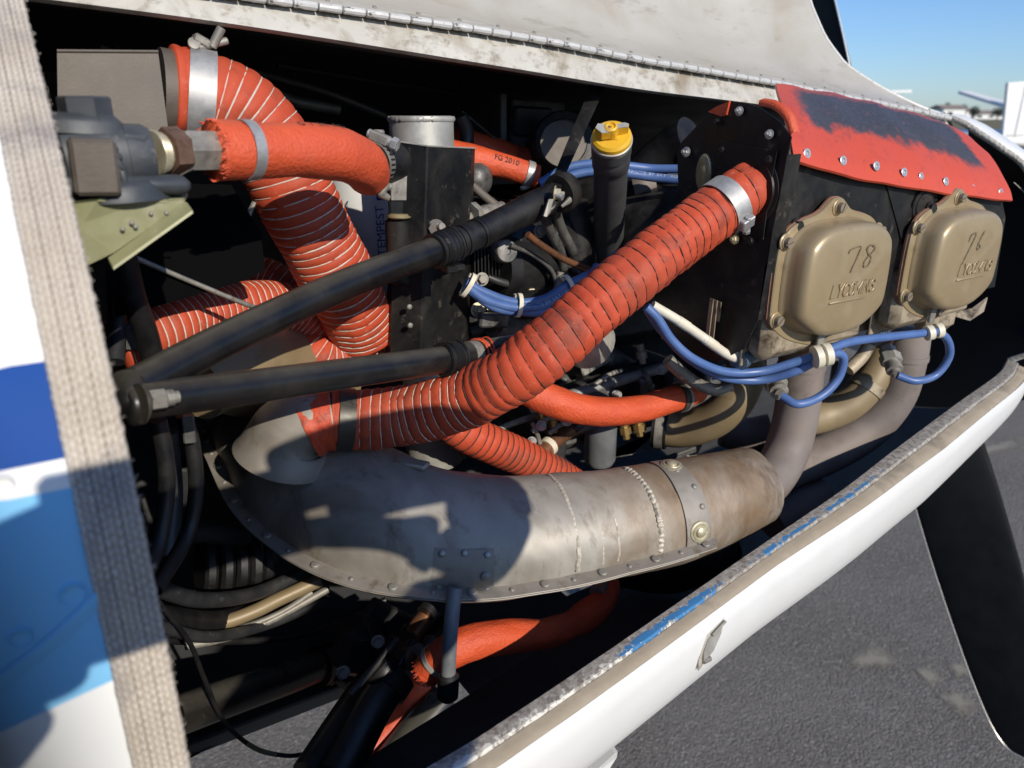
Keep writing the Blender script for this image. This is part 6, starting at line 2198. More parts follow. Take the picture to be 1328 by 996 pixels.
# continuation of the upper tube: rubber joint and strap
uj = thing('engine_mount', 'black rubber booted end of the upper mount tube, held by a hanging strap', 'engine mount', at(650, 285, Y=.56))
C_ = [at(575, 322, Y=.543), at(620, 303, Y=.553), at(665, 281, Y=.563), at(705, 262, Y=.572), at(730, 248, Y=.578)]
swC = Sweep(C_, [.0118, .0120, .0124, .0138, .0126], 40)
mb = MB()
swC.tube(mb, 32)
mb.build('booted_tube', M['black_rubber'], uj, ang=60)
for dd_ in (.016, .022, .040, .044):
    mb = MB()
    swC.ring(mb, dd_, .0035, -.0003, .0016, 36)
    mb.build('boot_ridge', M['black_rubber'], uj, ang=40)
tubeclamp(swC, .004, mt_=uj)
mb = MB()
mb.lathe(at(724, 252, Y=.568), at(748, 240, Y=.575)-at(716, 256, Y=.566), [(0, .0175), (.006, .0185), (.014, .0165), (.016, .010)], 26)
mb.build('strap_loop', M['black_metal'], uj, ang=40)
mb = MB()
Sweep([at(748, 238, Y=.562), at(745, 250, Y=.558), at(738, 260, Y=.556), at(728, 268, Y=.556)], [.002, .0028, .0028, .0015], 16).tube(mb, 8)
mb.build('loop_edge', M['dull_steel'], uj)
inst(P_NUTC, 'nut', uj, at(719, 251, Y=.548), (.9, -.8, -.1), None, .0052)
mb = MB()
mb.cyl(at(719, 251, Y=.547), at(730, 256, Y=.540), .0030, 10)
mb.build('stud', M['steel'], uj)
st = MB()
pts = [at(777, 96, Y=.655), at(768, 128, Y=.64), at(752, 165, Y=.62), at(737, 200, Y=.60), at(722, 236, Y=.57), at(716, 262, Y=.548), at(708, 278, Y=.546)]
P = catmull(pts, 40)
rows = []
for i, p in enumerate(P):
    k = i/39
    w = .0105*(1-k)+.0068*k
    tw = .25+.5*k
    rows.append([p+Vector((-w*math.cos(tw), -.001+w*math.sin(tw)*.5, -.002)), p+Vector((0, -.0022, 0)), p+Vector((w*math.cos(tw), -w*math.sin(tw)*.5, .002)), p+Vector((0, .0012, 0))])
st.grid(rows, closed=True)
o = st.build('support_strap', M['black_metal'], None, ang=60)
tag(o, 'shiny black flat strap hanging from the dark down to the mount tube end', 'strap')
mb = MB()
mb.plate([at(704, 280, Y=.543), at(711, 258, Y=.545), at(717, 258, Y=.545), at(712, 276, Y=.543), at(708, 281, Y=.542)], (0, -1, 0), .0014)
mb.build('strap_end', M['dull_steel'], o, smooth=False)

# lower mount tubes and nose gear struts at the bottom
ls = thing('gear_strut', 'glossy black strut pair running down to the bottom edge under the muffler', 'strut', at(470, 900, Y=.5))
for pts, r_ in (([at(560, 800, Y=.60), at(520, 838, Y=.575), at(470, 900, Y=.54), at(400, 1005, Y=.49)], .0150), ([at(510, 880, Y=.50), at(480, 925, Y=.485), at(440, 1005, Y=.46)], .0165)):
    sw = Sweep(pts, r_, 30)
    mb = MB()
    sw.tube(mb, 28)
    mb.build('strut_tube', M['black_tube'], ls, ang=60)
mb = MB()
sw.ring(mb, .004, .016, 0, .0024, 30)
mb.build('rubber_boot', M['black_rubber'], ls)
mb = MB()
mb.box(at(498, 872, Y=.50), (.03, .02, .022), Matrix.Rotation(-.7, 3, 'Y'), .005)
mb.build('boot_clip', M['black_rubber'], ls)
for pts, r_ in (([at(575, 905, Y=.60), at(520, 975, Y=.58), at(480, 1030, Y=.56)], .020),):
    sw = Sweep(pts, r_, 20)
    mb = MB()
    sw.tube(mb, 24)
    mb.build('rear_tube', M['black_tube'], ls, ang=60)
sb_ = thing('steering_rod', 'black steering rod with a ribbed clamp, slanting across the bay floor at lower left', 'rod', at(380, 880, Y=.62))
swD = Sweep([at(225, 930, Y=.56), at(300, 903, Y=.58), at(370, 880, Y=.60), at(412, 864, Y=.615), at(478, 842, Y=.64)], [.0165, .0165, .0155, .0155, .0125], 40)
mb = MB()
swD.tube(mb, 26)
mb.build('rod_tube', M['black_tube'], sb_, ang=60)
for dd_ in (swD.len*.70, swD.len*.745):
    mb = MB()
    swD.ring(mb, dd_, .006, 0, .0050, 34)
    mb.build('clamp_ring', M['black_rubber'], sb_, ang=40)
mb = MB()
Sweep([swD.pt(swD.len*.74, 2.6, .004), at(436, 882, Y=.60), at(452, 894, Y=.60)], .0032, 14).tube(mb, 8)
mb.build('clamp_tail', M['black_rubber'], sb_)

# drain tube
o, sw = tubeobj('drain_tube', [at(590, 762, Y=.425), at(586, 800, Y=.418), at(583, 838, Y=.413), at(581, 878, Y=.41)], .0056, M['sump_grey'], None, 18, 20)
tag(o, 'grey metal drain tube hanging straight down in front of the lower orange hose', 'tube')
mb = MB()
a, b = at(582, 872, Y=.4105), at(580, 908, Y=.408)
mb.cyl(a, b, .0082, 18, bev=.003)
mb.build('rubber_end', M['black_rubber'], o)
# reddish wrapped fittings by the struts
fg = thing('hose_fitting', 'rusty copper coloured hose fitting with black ties, left of the drain tube', 'fitting', at(540, 830, Y=.5))
mb = MB()
mb.cyl(at(552, 798, Y=.515), at(533, 825, Y=.505), .0082, 16, bev=.001)
mb.build('fitting_body', M['copper'], fg)
mb = MB()
for q, r_ in (((554, 792), .0088), ((531, 823), .0098)):
    p = at(*q, Y=.51)
    mb.lathe(p, at(552, 798, Y=.515)-at(533, 825, Y=.505), [(-.003, r_), (.003, r_)], 18)
mb.build('black_tie', M['black_rubber'], fg)
mb = MB()
Sweep([at(538, 832, Y=.505), at(530, 846, Y=.50), at(527, 858, Y=.498), at(535, 864, Y=.496), at(545, 856, Y=.496), at(556, 836, Y=.50)], .0062, 30).tube(mb, 14)
mb.build('elbow', M['rust_brown'], fg)
mb = MB()
mb.cyl(at(549, 856, Y=.500), at(562, 828, Y=.51), .0080, 14, bev=.001)
mb.build('grey_nut', M['cast_grey'], fg)

# curved tan bands of an exhaust clamp and rubber isolator at lower left
eb = thing('tail_pipe_bands', 'curved tan metal bands catching the sun under the left end of the muffler', 'metal bands', at(370, 780, Y=.62))
for (q, r_) in (([(250, 818), (295, 806), (332, 792), (360, 778), (390, 764), (415, 752)], .0065), ([(240, 838), (290, 828), (332, 813), (362, 799), (395, 781), (425, 764)], .0036), ([(250, 830), (300, 818), (345, 803), (375, 788), (405, 768)], .0028)):
    sw = Sweep([at(*p, Y=.60) for p in q], r_, 24)
    mb = MB()
    sw.tube(mb, 14)
    mb.build('metal_band', M['intake_tan'] if r_ > .004 else M['dull_steel'], eb)
sr = thing('rubber_mount', 'stack of black rubber discs with a tan washer, shaded under the muffler', 'rubber mount', at(310, 730, Y=.66))
mb = MB()
ax = (at(345, 728, Y=.66)-at(255, 738, Y=.66))
for k, (t_, r_) in enumerate(((.0, .030), (.014, .033), (.028, .030), (.04, .034), (.052, .028))):
    mb.lathe(at(258, 736, Y=.66)+ax.normalized()*t_, ax, [(0, r_*.9), (.003, r_), (.009, r_), (.012, r_*.9)], 28)
mb.build('rubber_disc', M['black_rubber'], sr)
mb = MB()
mb.lathe(at(330, 728, Y=.655), ax, [(0, .018), (.006, .019), (.007, .017)], 28)
mb.lathe(at(338, 727, Y=.655), ax, [(0, .010), (.012, .010), (.013, .008)], 6)
mb.build('washer', M['intake_tan'], sr)

# control cables and breather hoses at the left
for pts, r_, lab, mt2 in (([at(205, 545, Y=.50), at(214, 590, Y=.50), at(216, 640, Y=.50), at(206, 700, Y=.49), at(188, 745, Y=.47)], .0055, 'dark rubber hose nearer the tape, curving down below the mount boss', 'black_rubber'),
                     ([at(238, 538, Y=.53), at(250, 580, Y=.53), at(254, 640, Y=.53), at(240, 700, Y=.52), at(200, 765, Y=.48)], .0055, 'dark rubber hose nearer the muffler, curving down below the mount tube', 'black_rubber'),
                     ([at(160, 330, Y=.52), at(175, 390, Y=.53), at(192, 440, Y=.54), at(205, 500, Y=.55)], .0075, 'black hose dropping behind the left end of the upper mount tube', 'black_rubber')):
    o, sw = tubeobj('rubber_hose', pts, r_, M[mt2], None, 14, 40)
    tag(o, lab, 'hose', 'dark rubber hoses at the left')
o, sw = tubeobj('control_rod', [at(165, 330, Y=.55), at(240, 362, Y=.56), at(315, 393, Y=.565), at(345, 404, Y=.57)], .0019, M['dull_steel'], None, 8, 20)
tag(o, 'thin grey control rod slanting across the dark, from the green bracket to the upper tube', 'rod')
o, sw = tubeobj('thin_cable', [at(205, 780, Y=.50), at(245, 832, Y=.52), at(265, 880, Y=.53), at(290, 935, Y=.54), at(330, 970, Y=.54), at(370, 980, Y=.53), at(396, 978, Y=.52)], .0019, M['black_rubber'], None, 10, 60)
tag(o, 'thin black cable drooping across the lower left opening', 'cable')
mb = MB()
sw.tube(mb, 10, None, True, sw.len*.78, sw.len*.90, 12, off=.0002)
mb.build('cable_sheath', M['grommet'], o)
o, sw = tubeobj('thin_cable', [at(190, 830, Y=.60), at(290, 832, Y=.62), at(380, 825, Y=.64), at(450, 800, Y=.66), at(500, 778, Y=.66)], .0034, M['black_rubber'], None, 10, 60)
tag(o, 'black cable sagging from the left up to the underside of the muffler', 'cable')
o, sw = tubeobj('breather_hose', [at(205, 800, Y=.56), at(280, 806, Y=.60), at(350, 786, Y=.63), at(420, 760, Y=.65)], .0095, M['black_rubber'], None, 16, 40)
tag(o, 'fat black hose lying along the bay floor, left of the tan bands', 'hose')

# ================================================================== DIPSTICK TUBE
ds = thing('oil_filler', 'grey oil filler tube topped by a chipped yellow dipstick cap', 'oil filler', at(790, 200, Y=.56))
dp0, dp1 = at(793, 186, Y=.535), at(786, 420, Y=.73)
dax = (dp1-dp0).normalized()
mb = MB()
L_ = (dp1-dp0).length
mb.lathe(dp0, dax, [(0, .0178), (.010, .0178), (.0115, .0165), (.016, .0172), (.026, .0172), (.028, .0160), (.034, .0158), (L_, .0155)], 32)
mb.build('filler_tube', M['grey_tube'], ds, ang=40)
mb = MB()
mb.lathe(dp0-dax*.002, -dax, [(-.004, .0165), (0, .0182), (.0028, .0184), (.0034, .0176)], 32)
mb.build('cap_ring', M['bare_alloy'], ds, ang=40)
mb = MB()
cp = dp0-dax*.0050
mb.lathe(cp, -dax, [(0, .0174), (.0040, .0172), (.0062, .0150), (.0066, .001)], 32)
mb.build('cap', M['cap_yellow'], ds, ang=40)
mb = MB()
tp_ = cp-dax*.0065
sx = Vector((.80, -.25, .22)).normalized()
sy = dax.cross(sx).normalized()
q0 = tp_-dax*.001
wing = [(-.014, -.004), (-.010, -.0078), (-.004, -.005), (.004, -.0012), (.012, -.0008), (.0150, .0018), (.0130, .0050), (.005, .0035), (-.004, .0050), (-.011, .0035)]
mb.plate([q0+sx*a+sy*b_ for a, b_ in wing], -dax, .0075)
mb.build('cap_wing', M['cap_yellow'], ds, smooth=False)
mb = MB()
mb.plate([q0-dax*.0078+sx*a*.98+sy*b_*.98 for a, b_ in wing], -dax, .0006)
mb.build('wing_edge', M['bare_alloy'], ds, smooth=False)
mb = MB()
mb.lathe(q0-sx*.001, -dax, [(0, .0058), (.0092, .0055), (.0100, .0040), (.0085, .0030), (.0086, .0012), (.0105, .0010)], 20)
mb.build('cap_hub', M['cap_yellow'], ds, ang=40)
def fn(x, y, z): 
    a = 1.15+(x-.0)/.0125
    rr2 = .0105+y
    return tp_-dax*.0004+(sx*math.cos(a)+sy*math.sin(a))*rr2
cr_ = at(793, 178, Y=.56)
vs, fs = text_mesh('OIL', .0062, 0)
mb = MB()
rr3 = Vector((rt.x, rt.y, 0)).normalized(); ff3 = Vector((fw.x, fw.y, 0)).normalized()
def pl(x, y): return cp-dax*.0068+rr3*x+ff3*y
mb.add([pl(v.x+.0002, v.y-.0125) for v in vs], fs)
mb.build('cap_lettering', M['ink'], ds, smooth=False)
mb = MB()
mb.box(at(800, 226, Y=.545), (.014, .006, .006), None, .001)
mb.build('tube_tab', M['grey_tube'], ds)

# accessories behind: magneto, starter housings, breather
mg = thing('magneto', 'black finned accessory housing with a round knob, right of the breather box', 'magneto', at(690, 330, Y=.62))
mb = MB()
mb.box(at(700, 335, Y=.66), (.12, .07, .085), Matrix.Rotation(.1, 3, 'Y'), .012)
mb.cyl(at(640, 350, Y=.64), at(742, 345, Y=.66), .036, 30, bev=.008)
mb.lathe(at(690, 400, Y=.64), (0, 0, 1), [(0, .045), (.008, .050), (.02, .05), (.028, .040)], 36)
for k in range(8): mb.box(at(612+4.5*k, 340, Y=.625), (.0016, .012, .026), None, .0004)
mb.box(at(728, 320, Y=.63), (.045, .02, .05), Matrix.Rotation(-.5, 3, 'Y'), .006)
mb.build('magneto_body', M['black_rubber'], mg, ang=40)
mb = MB()
mb.lathe(at(655, 326, Y=.608), Vector((-.15, -1, .2)), [(-.012, .0108), (.004, .0112), (.0056, .0100), (.0060, .0035), (.0045, .003), (.0045, .0002)], 26)
mb.build('round_knob', M['cast_grey'], mg, ang=40)
for q in ((625, 362), (700, 300), (735, 372)): inst(P_BOLT, 'bolt', mg, at(*q, Y=.615), (-.2, -1, .2), None, .0048)
sd_ = thing('vacuum_pump', 'round tan faced accessory in shade behind the hanging strap', 'pump', at(735, 185, Y=.72))
mb = MB()
mb.lathe(at(733, 184, Y=.72), Vector((-.35, -.9, .25)), [(-.06, .034), (-.004, .036), (0, .034), (.001, .026), (.004, .024), (.0045, .001)], 36)
mb.build('pump_body', M['engine_grey'], sd_, ang=40)
mb = MB()
mb.lathe(at(728, 188, Y=.705), Vector((-.35, -.9, .25)), [(0, .0255), (.006, .0250), (.0065, .001)], 36)
mb.build('pump_face', M['box_brown'], sd_, ang=40)
ld = thing('metal_duct', 'dull grey metal duct standing between strap and oil filler tube', 'duct', at(735, 330, Y=.62))
sw = Sweep([at(742, 262, Y=.635), at(746, 300, Y=.635), at(745, 350, Y=.635), at(742, 400, Y=.635)], [.016, .0175, .0165, .016], 24)
mb = MB()
sw.tube(mb, 26)
mb.build('duct_tube', M['engine_grey'], ld, ang=50)
for k, q in enumerate(((700, 272), (716, 270))):
    o, sw = tubeobj('grey_cable', [at(q[0]+4, q[1], Y=.59), at(q[0]+12, 296, Y=.60), at(q[0]+28, 330, Y=.61), at(q[0]+33, 370, Y=.62)], .0048, M['cast_grey'], None, 12, 30)
    tag(o, ('grey sheathed cable bending down under the strap, left of the pair', 'grey sheathed cable bending down under the strap, right of the pair')[k], 'cable', 'grey cables under the strap')
mb = MB()
sw = Sweep([at(684, 304, Y=.585), at(705, 320, Y=.585), at(735, 338, Y=.585), at(770, 352, Y=.585)], .0034, 16)
sw.tube(mb, 12)
o = mb.build('copper_tube', M['copper'], None)
tag(o, 'rusty copper tube slanting down to the blue cable tie beside the filler tube', 'tube')
mb = MB()
sw = Sweep([at(612, 240, Y=.64), at(632, 258, Y=.635), at(650, 272, Y=.63), at(664, 290, Y=.63)], .0042, 16)
sw.tube(mb, 12)
o = mb.build('brown_tube', M['box_brown'], None)
tag(o, 'dull brown tube behind the breather box, going down to the mount tube', 'tube')
cs = thing('grey_canister', 'small grey rounded canister just right of the black sheet cover', 'canister', at(622, 232, Y=.68))
mb = MB()
mb.lathe(at(600, 232, Y=.70), at(625, 233, Y=.68)-at(600, 232, Y=.70), [(0, .0165), (.022, .0165), (.028, .013), (.031, .006)], 26)
mb.build('canister_body', M['cast_grey'], cs, ang=60)
mb = MB()
mb.cyl(at(600, 285, Y=.62), at(652, 272, Y=.63), .0085, 16, bev=.001)
mb.lathe(at(612, 280, Y=.615), at(652, 272, Y=.63)-at(600, 285, Y=.62), [(0, .012), (.006, .012)], 6)
o = mb.build('pipe_union', M['dull_steel'], None)
tag(o, 'dusty pipe union with a hex nut, between sheet cover and mount tube', 'fitting')
df = thing('black_pipe', 'black rubber pipe rising left of the rear baffle, above the blue leads', 'pipe', at(860, 200, Y=.62))
sw = Sweep([at(815, 240, Y=.66), at(845, 212, Y=.64), at(872, 190, Y=.62), at(895, 178, Y=.60)], [.020, .020, .0205, .022], 24)
mb = MB()
sw.tube(mb, 26)
mb.build('pipe_tube', M['black_rubber'], df, ang=60)
ig = thing('priming_nozzle', 'grimy round connector with a wing screw, under the upper blue leads', 'connector', at(836, 244, Y=.62))
mb = MB()
a, b = at(822, 246, Y=.63), at(852, 238, Y=.615)
mb.lathe(a, b-a, [(0, .012), (.006, .0142), (.014, .0142), (.018, .011), (.024, .0075)], 22)
mb.build('connector_body', M['exhaust'], ig, ang=40)
mb = MB()
mb.box(at(858, 250, Y=.61), (.020, .006, .008), Matrix.Rotation(.25, 3, 'Y'), .002)
for k in range(3): mb.ball(at(852+6*k, 252-1.5*k, Y=.606), .0034, 10, 6)
mb.build('wing_screw', M['dull_steel'], ig)

# ================================================================== BLUE IGNITION LEADS
def wire(lab, pts, r=.0038, grp='blue ignition leads', text=None, n=70, name='ignition_lead', td=.02, th=1.2):
    o, sw = tubeobj(name, pts, r, M['blue_wire'], None, 14, n)
    tag(o, lab, 'ignition lead', grp)
    if text: tubetext(text, sw, td, th, r*1.25, M['white_ink'], o, .00012, spacing=1.12)
    return o, sw
w1, _ = wire('upper blue lead running to the tan grommet in the rear baffle', [at(700, 238, Y=.64), at(735, 218, Y=.63), at(775, 212, Y=.615), at(810, 215, Y=.60), at(850, 219, Y=.585), at(908, 219, Y=.548)], .0044)
w2, _ = wire('printed blue lead just below it, running to the tan grommet', [at(704, 246, Y=.635), at(740, 228, Y=.625), at(778, 222, Y=.61), at(812, 225, Y=.595), at(855, 231, Y=.575), at(914, 237, Y=.535)], .0044, text='AERO-LITE BY SKYTRONICS', td=.078, th=1.05)
L1, s1 = wire('upper of three blue leads tied in a sagging loop, left of the largest duct', [at(604, 366, Y=.585), at(630, 380, Y=.58), at(668, 392, Y=.575), at(705, 388, Y=.57), at(735, 370, Y=.565), at(775, 350, Y=.565), at(800, 330, Y=.57)], .0042)
L2, s2_ = wire('middle of three blue leads tied in a sagging loop, with white print', [at(604, 370, Y=.583), at(630, 389, Y=.578), at(668, 399, Y=.573), at(705, 396, Y=.568), at(738, 377, Y=.563), at(775, 358, Y=.565), at(800, 345, Y=.57)], .0042, text='AERO-LITE BY SKYTRONICS', td=.055, th=1.2)
L3, s3_ = wire('lowest of three blue leads tied in a sagging loop, left of the largest duct', [at(606, 374, Y=.583), at(640, 398, Y=.578), at(672, 404, Y=.575), at(708, 403, Y=.567), at(745, 384, Y=.56), at(775, 366, Y=.56)], .0042)
tie(L2, None, at(672, 396, Y=.573), at(690, 396, Y=.572)-at(655, 395, Y=.574), .0105, .0055, None, (0, 0, 1), -1)
tie(L2, None, at(738, 372, Y=.563), at(750, 364, Y=.563)-at(725, 380, Y=.563), .0115, .006, None, (0, 0, 1), -1)
tie(L2, None, at(607, 370, Y=.582), at(620, 378, Y=.58)-at(600, 366, Y=.584), .0110, .006, None, (0, 0, 1), -1)
mb = MB()
mb.box(at(775, 351, Y=.556), (.013, .008, .012), Matrix.Rotation(.5, 3, 'Y'), .002)
mb.build('blue_tie', M['blue_wire'], L1)
# leads right of the large duct
WA = [at(838, 398, Y=.46), at(852, 412, Y=.455), at(872, 442, Y=.448), at(900, 466, Y=.440), at(940, 482, Y=.432), at(985, 482, Y=.42), at(1030, 470, Y=.402), at(1064, 458, Y=.388), at(1100, 444, Y=.385), at(1150, 437, Y=.385), at(1190, 433, Y=.385), at(1212, 430, Y=.382), at(1228, 440, Y=.38), at(1231, 462, Y=.38), at(1214, 486, Y=.385), at(1188, 494, Y=.392), at(1164, 487, Y=.405)]
wa, swa = wire('long blue lead crossing both exhaust pipes and looping back to the front plug', WA, .0040, n=160)
WB = [at(840, 402, Y=.465), at(860, 430, Y=.46), at(890, 462, Y=.452), at(935, 488, Y=.44), at(985, 493, Y=.425), at(1030, 482, Y=.402), at(1062, 466, Y=.390), at(1084, 458, Y=.388), at(1094, 466, Y=.386), at(1086, 492, Y=.388), at(1064, 514, Y=.392), at(1035, 524, Y=.398), at(1014, 514, Y=.412)]
wb, swb = wire('blue lead ending in a small loop at the plug beside the left exhaust pipe', WB, .0040, n=140, text='AERO-LITE', td=.34, th=1.3)
for p, ax_ in (((1066, 461), 0), ((1211, 430), 1)):
    for k in (-1, 1):
        q = at(p[0]+6*k, p[1]-1.5*k, Y=.386 if ax_ == 0 else .382)
        mb = MB()
        d_ = rt+up*.22
        r1 = .0088 if ax_ == 0 else .0062
        mb.lathe(q, d_, [(-.0034, r1), (-.0028, r1+.0014), (.0028, r1+.0014), (.0034, r1)], 24)
        mb.build('cream_clip', M['white_plastic'], wa if ax_ else wb, ang=50)
    mb = MB()
    mb.box(at(p[0]-2, p[1]-22, Y=.392), (.009, .003, .016), Matrix.Rotation(.05, 3, 'Y'), .0008)
    mb.build('clip_strap', M['dull_steel'], wa if ax_ else wb)
def plug(lab, base_, tip, r=.0085):
    t = thing('spark_plug', lab, 'spark plug', base_, 'spark plugs')
    d_ = tip-base_
    L = d_.length
    mb = MB()
    mb.lathe(base_, d_, [(0, r), (L*.30, r), (L*.31, r*1.28), (L*.62, r*1.28), (L*.63, r*.9)], 6)
    mb.build('plug_hex', M['bare_alloy'], t, ang=20)
    mb = MB()
    mb.lathe(base_+d_*.6, d_, [(0, r*.85), (L*.2, r*.85), (L*.21, r*1.0), (L*.36, r*1.0), (L*.38, r*.62), (L*.5, r*.58)], 18)
    mb.build('lead_nut', M['dull_steel'], t, ang=30)
    return t
p1 = plug('bright steel spark plug at the front cylinder, inside the larger blue loop', at(1150, 452, Y=.435), at(1161, 482, Y=.412))
mb = MB()
mb.lathe(at(1142, 432, Y=.445), at(1161, 482, Y=.412)-at(1142, 432, Y=.445), [(0, .0092), (.003, .0098), (.006, .0092), (.009, .0098), (.014, .009)], 20)
mb.build('plug_body', M['rust_brown'], p1)
p2 = plug('bright steel spark plug left of the nearer exhaust pipe, at the small blue loop', at(1002, 488, Y=.445), at(1011, 509, Y=.42))
# cream primer line with blue elbow
pr = thing('primer_line', 'cream coloured fuel primer line bent up at its right end into a ribbed fitting', 'fuel line', at(900, 440, Y=.45))
sw = Sweep([at(846, 396, Y=.462), at(880, 416, Y=.452), at(915, 440, Y=.442), at(942, 459, Y=.435), at(958, 465, Y=.431), at(970, 460, Y=.429), at(977, 448, Y=.428), at(978, 436, Y=.43)], .0042, 60)
mb = MB()
sw.tube(mb, 14)
mb.build('line', M['cream_line'], pr)
for f_ in (.26, .52):
    mb = MB()
    sw.ring(mb, sw.len*f_, .012, -.0001, .0004, 20)
    mb.build('shrink_ring', M['white_plastic'], pr)
mb = MB()
a, b = at(976, 440, Y=.43), at(968, 418, Y=.44)
mb.lathe(a, b-a, [(0, .006), (.002, .0085), (.006, .0085), (.007, .007), (.010, .007), (.011, .0082), (.013, .0082), (.014, .007), (.017, .007), (.018, .008), (.024, .008)], 18)
mb.build('ribbed_fitting', M['dull_steel'], pr, ang=30)
for lab, pts, r_ in (('dark blue rubber elbow boot below the left rocker cover', [(957, 468), (970, 458), (984, 446), (994, 440)], .0098), ('dark blue rubber elbow boot between the two rocker covers', [(1133, 440), (1140, 428), (1147, 421), (1155, 418)], .0088)):
    e_ = thing('plug_boot', lab, 'rubber boot', at(*pts[1], Y=.43), 'blue rubber boots')
    sw = Sweep([at(*q, Y=.428+.004*k) for k, q in enumerate(pts)], [r_*.95, r_*.9, r_, r_*1.1, r_*.9], 24)
    mb = MB()
    sw.tube(mb, 18)
    for k in range(4): sw.ring(mb, .004+.004*k, .002, 0, .0007, 20)
    mb.build('boot', M['elbow_blue'], e_, ang=50)
# push rod shroud tubes and small lines under the heads
o, sw = tubeobj('drain_line', [at(866, 466, Y=.50), at(880, 480, Y=.495), at(905, 498, Y=.49), at(930, 506, Y=.485), at(948, 500, Y=.48)], .0062, M['dull_steel'], None, 14, 30)
tag(o, 'short dull metal tube with an upturned end, above the tan intake pipe', 'tube')
o, sw = tubeobj('drain_line', [at(1100, 480, Y=.44), at(1118, 462, Y=.438), at(1130, 440, Y=.436), at(1138, 415, Y=.435)], .0068, M['head_alloy'], None, 14, 30)
tag(o, 'small bent alloy tube between the rocker covers, behind the blue lead', 'tube')
o, sw = tubeobj('brown_pipe', [at(686, 610, Y=.57), at(705, 585, Y=.575), at(735, 560, Y=.59), at(770, 545, Y=.61)], [.0085, .0085, .0085, .006], M['copper'], None, 16, 24)
tag(o, 'short coppery pipe with a pale clamp, behind the thinner red duct', 'pipe')
mb = MB()
sw.ring(mb, .034, .007, 0, .0018, 24)
mb.build('pipe_clamp', M['white_plastic'], o)
# fins of the cylinder base seen through the gap left of the covers
fn_ = thing('cylinder_fins', 'black and bare cooling fins in the gap left of the nearer rocker cover', 'cooling fins', at(940, 410, Y=.47))
for k, q in enumerate(((925, 388), (930, 390), (935, 392))):
    a, b = at(q[0], q[1], Y=.445), at(q[0]-7+k, q[1]+58, Y=.45)
    mb = MB()
    mb.plate([a, a+Vector((.0010, .0, 0)), b+Vector((.0010, 0, 0)), b], (0, 1, 0), .004)
    mb.build('fin', M['head_alloy'], fn_, smooth=False)
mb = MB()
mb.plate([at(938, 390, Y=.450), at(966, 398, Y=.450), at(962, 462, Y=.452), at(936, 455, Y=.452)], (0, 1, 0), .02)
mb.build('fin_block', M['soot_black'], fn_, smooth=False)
mb = MB()
mb.box(at(1000, 432, Y=.425), (.012, .006, .02), None, .002)
mb.box(at(987, 420, Y=.43), (.008, .01, .05), Matrix.Rotation(.1, 3, 'Y'), .002)
mb.build('fin_edge', M['head_alloy'], fn_)

# ================================================================== PHOTOGRAPHER, whose phone and hands throw the shadow over the bay
per = bpy.data.objects.new('person', bpy.data.meshes.new('person'))
def skin_body(name, verts, edges, radii, mat, parent, sub=2, root=0):
    me = bpy.data.meshes.new(name)
    me.from_pydata([Vector(v) for v in verts], edges, [])
    o = bpy.data.objects.new(name, me)
    COL.objects.link(o)
    md_ = o.modifiers.new('skin', 'SKIN')
    md_.use_smooth_shade = True
    sk = me.skin_vertices[0].data
    for i, r_ in enumerate(radii):
        sk[i].radius = (r_, r_) if isinstance(r_, (int, float)) else r_
    for s_ in sk: s_.use_root = False
    sk[root].use_root = True
    sb2 = o.modifiers.new('sub', 'SUBSURF')
    sb2.levels = sub
    sb2.render_levels = sub
    me.materials.append(mat)
    OFF[o] = Vector((0, 0, 0))
    return o
PX = -0.10
def Q(x, y, z): return (x, y, z+H)
V_ = [Q(PX, -.46, -.62), Q(PX, -.46, -.42), Q(PX, -.46, -.24), Q(PX, -.45, -.115), Q(PX, -.43, -.06),      # pelvis chest neck
      Q(PX-.10, -.46, -.68), Q(PX-.11, -.44, -1.05), Q(PX-.11, -.46, -1.47), Q(PX-.11, -.36, -1.515),
      Q(PX+.10, -.46, -.68), Q(PX+.11, -.44, -1.05), Q(PX+.11, -.46, -1.47), Q(PX+.11, -.36, -1.515),
      Q(PX-.175, -.45, -.17), Q(PX-.20, -.34, -.38), Q(-.115, -.075, -.135),
      Q(PX+.170, -.45, -.14), Q(PX+.17, -.24, -.085), Q(.235, -.060, -.070)]
E_ = [(0, 1), (1, 2), (2, 3), (3, 4), (0, 5), (5, 6), (6, 7), (7, 8), (0, 9), (9, 10), (10, 11), (11, 12), (2, 13), (13, 14), (14, 15), (2, 16), (16, 17), (17, 18)]
R_ = [.12, .12, .115, .055, .055, .085, .06, .045, .035, .085, .06, .045, .035, .055, .042, .026, .055, .040, .026]
body = skin_body('person', V_, E_, R_, M['shirt'], None, 1)
tag(body, 'person in a dark shirt holding up a phone beside the open engine bay', 'person')
hd = MB()
hd.ball(Q(PX, -.42, .045), .085, 20, 14, (.86, 1.0, 1.28))
hd.ball(Q(PX, -.33, .03), .014, 10, 8, (.8, 1.2, 1.3))
hd.ball(Q(PX-.075, -.42, .035), .02, 10, 8, (.4, .8, 1.3)); hd.ball(Q(PX+.075, -.42, .035), .02, 10, 8, (.4, .8, 1.3))
h_ = hd.build('head', M['skin'], body, ang=None)
hd = MB()
hd.ball(Q(PX, -.43, .07), .088, 20, 14, (.9, 1.02, 1.15))
hd.build('hair', M['bark'], h_, ang=None)
for sx_ in (-1, 1):
    e = MB()
    e.ball(Q(PX+sx_*.03, -.342, .05), .011, 10, 8)
    e.build('eye', M['far_white'], h_)
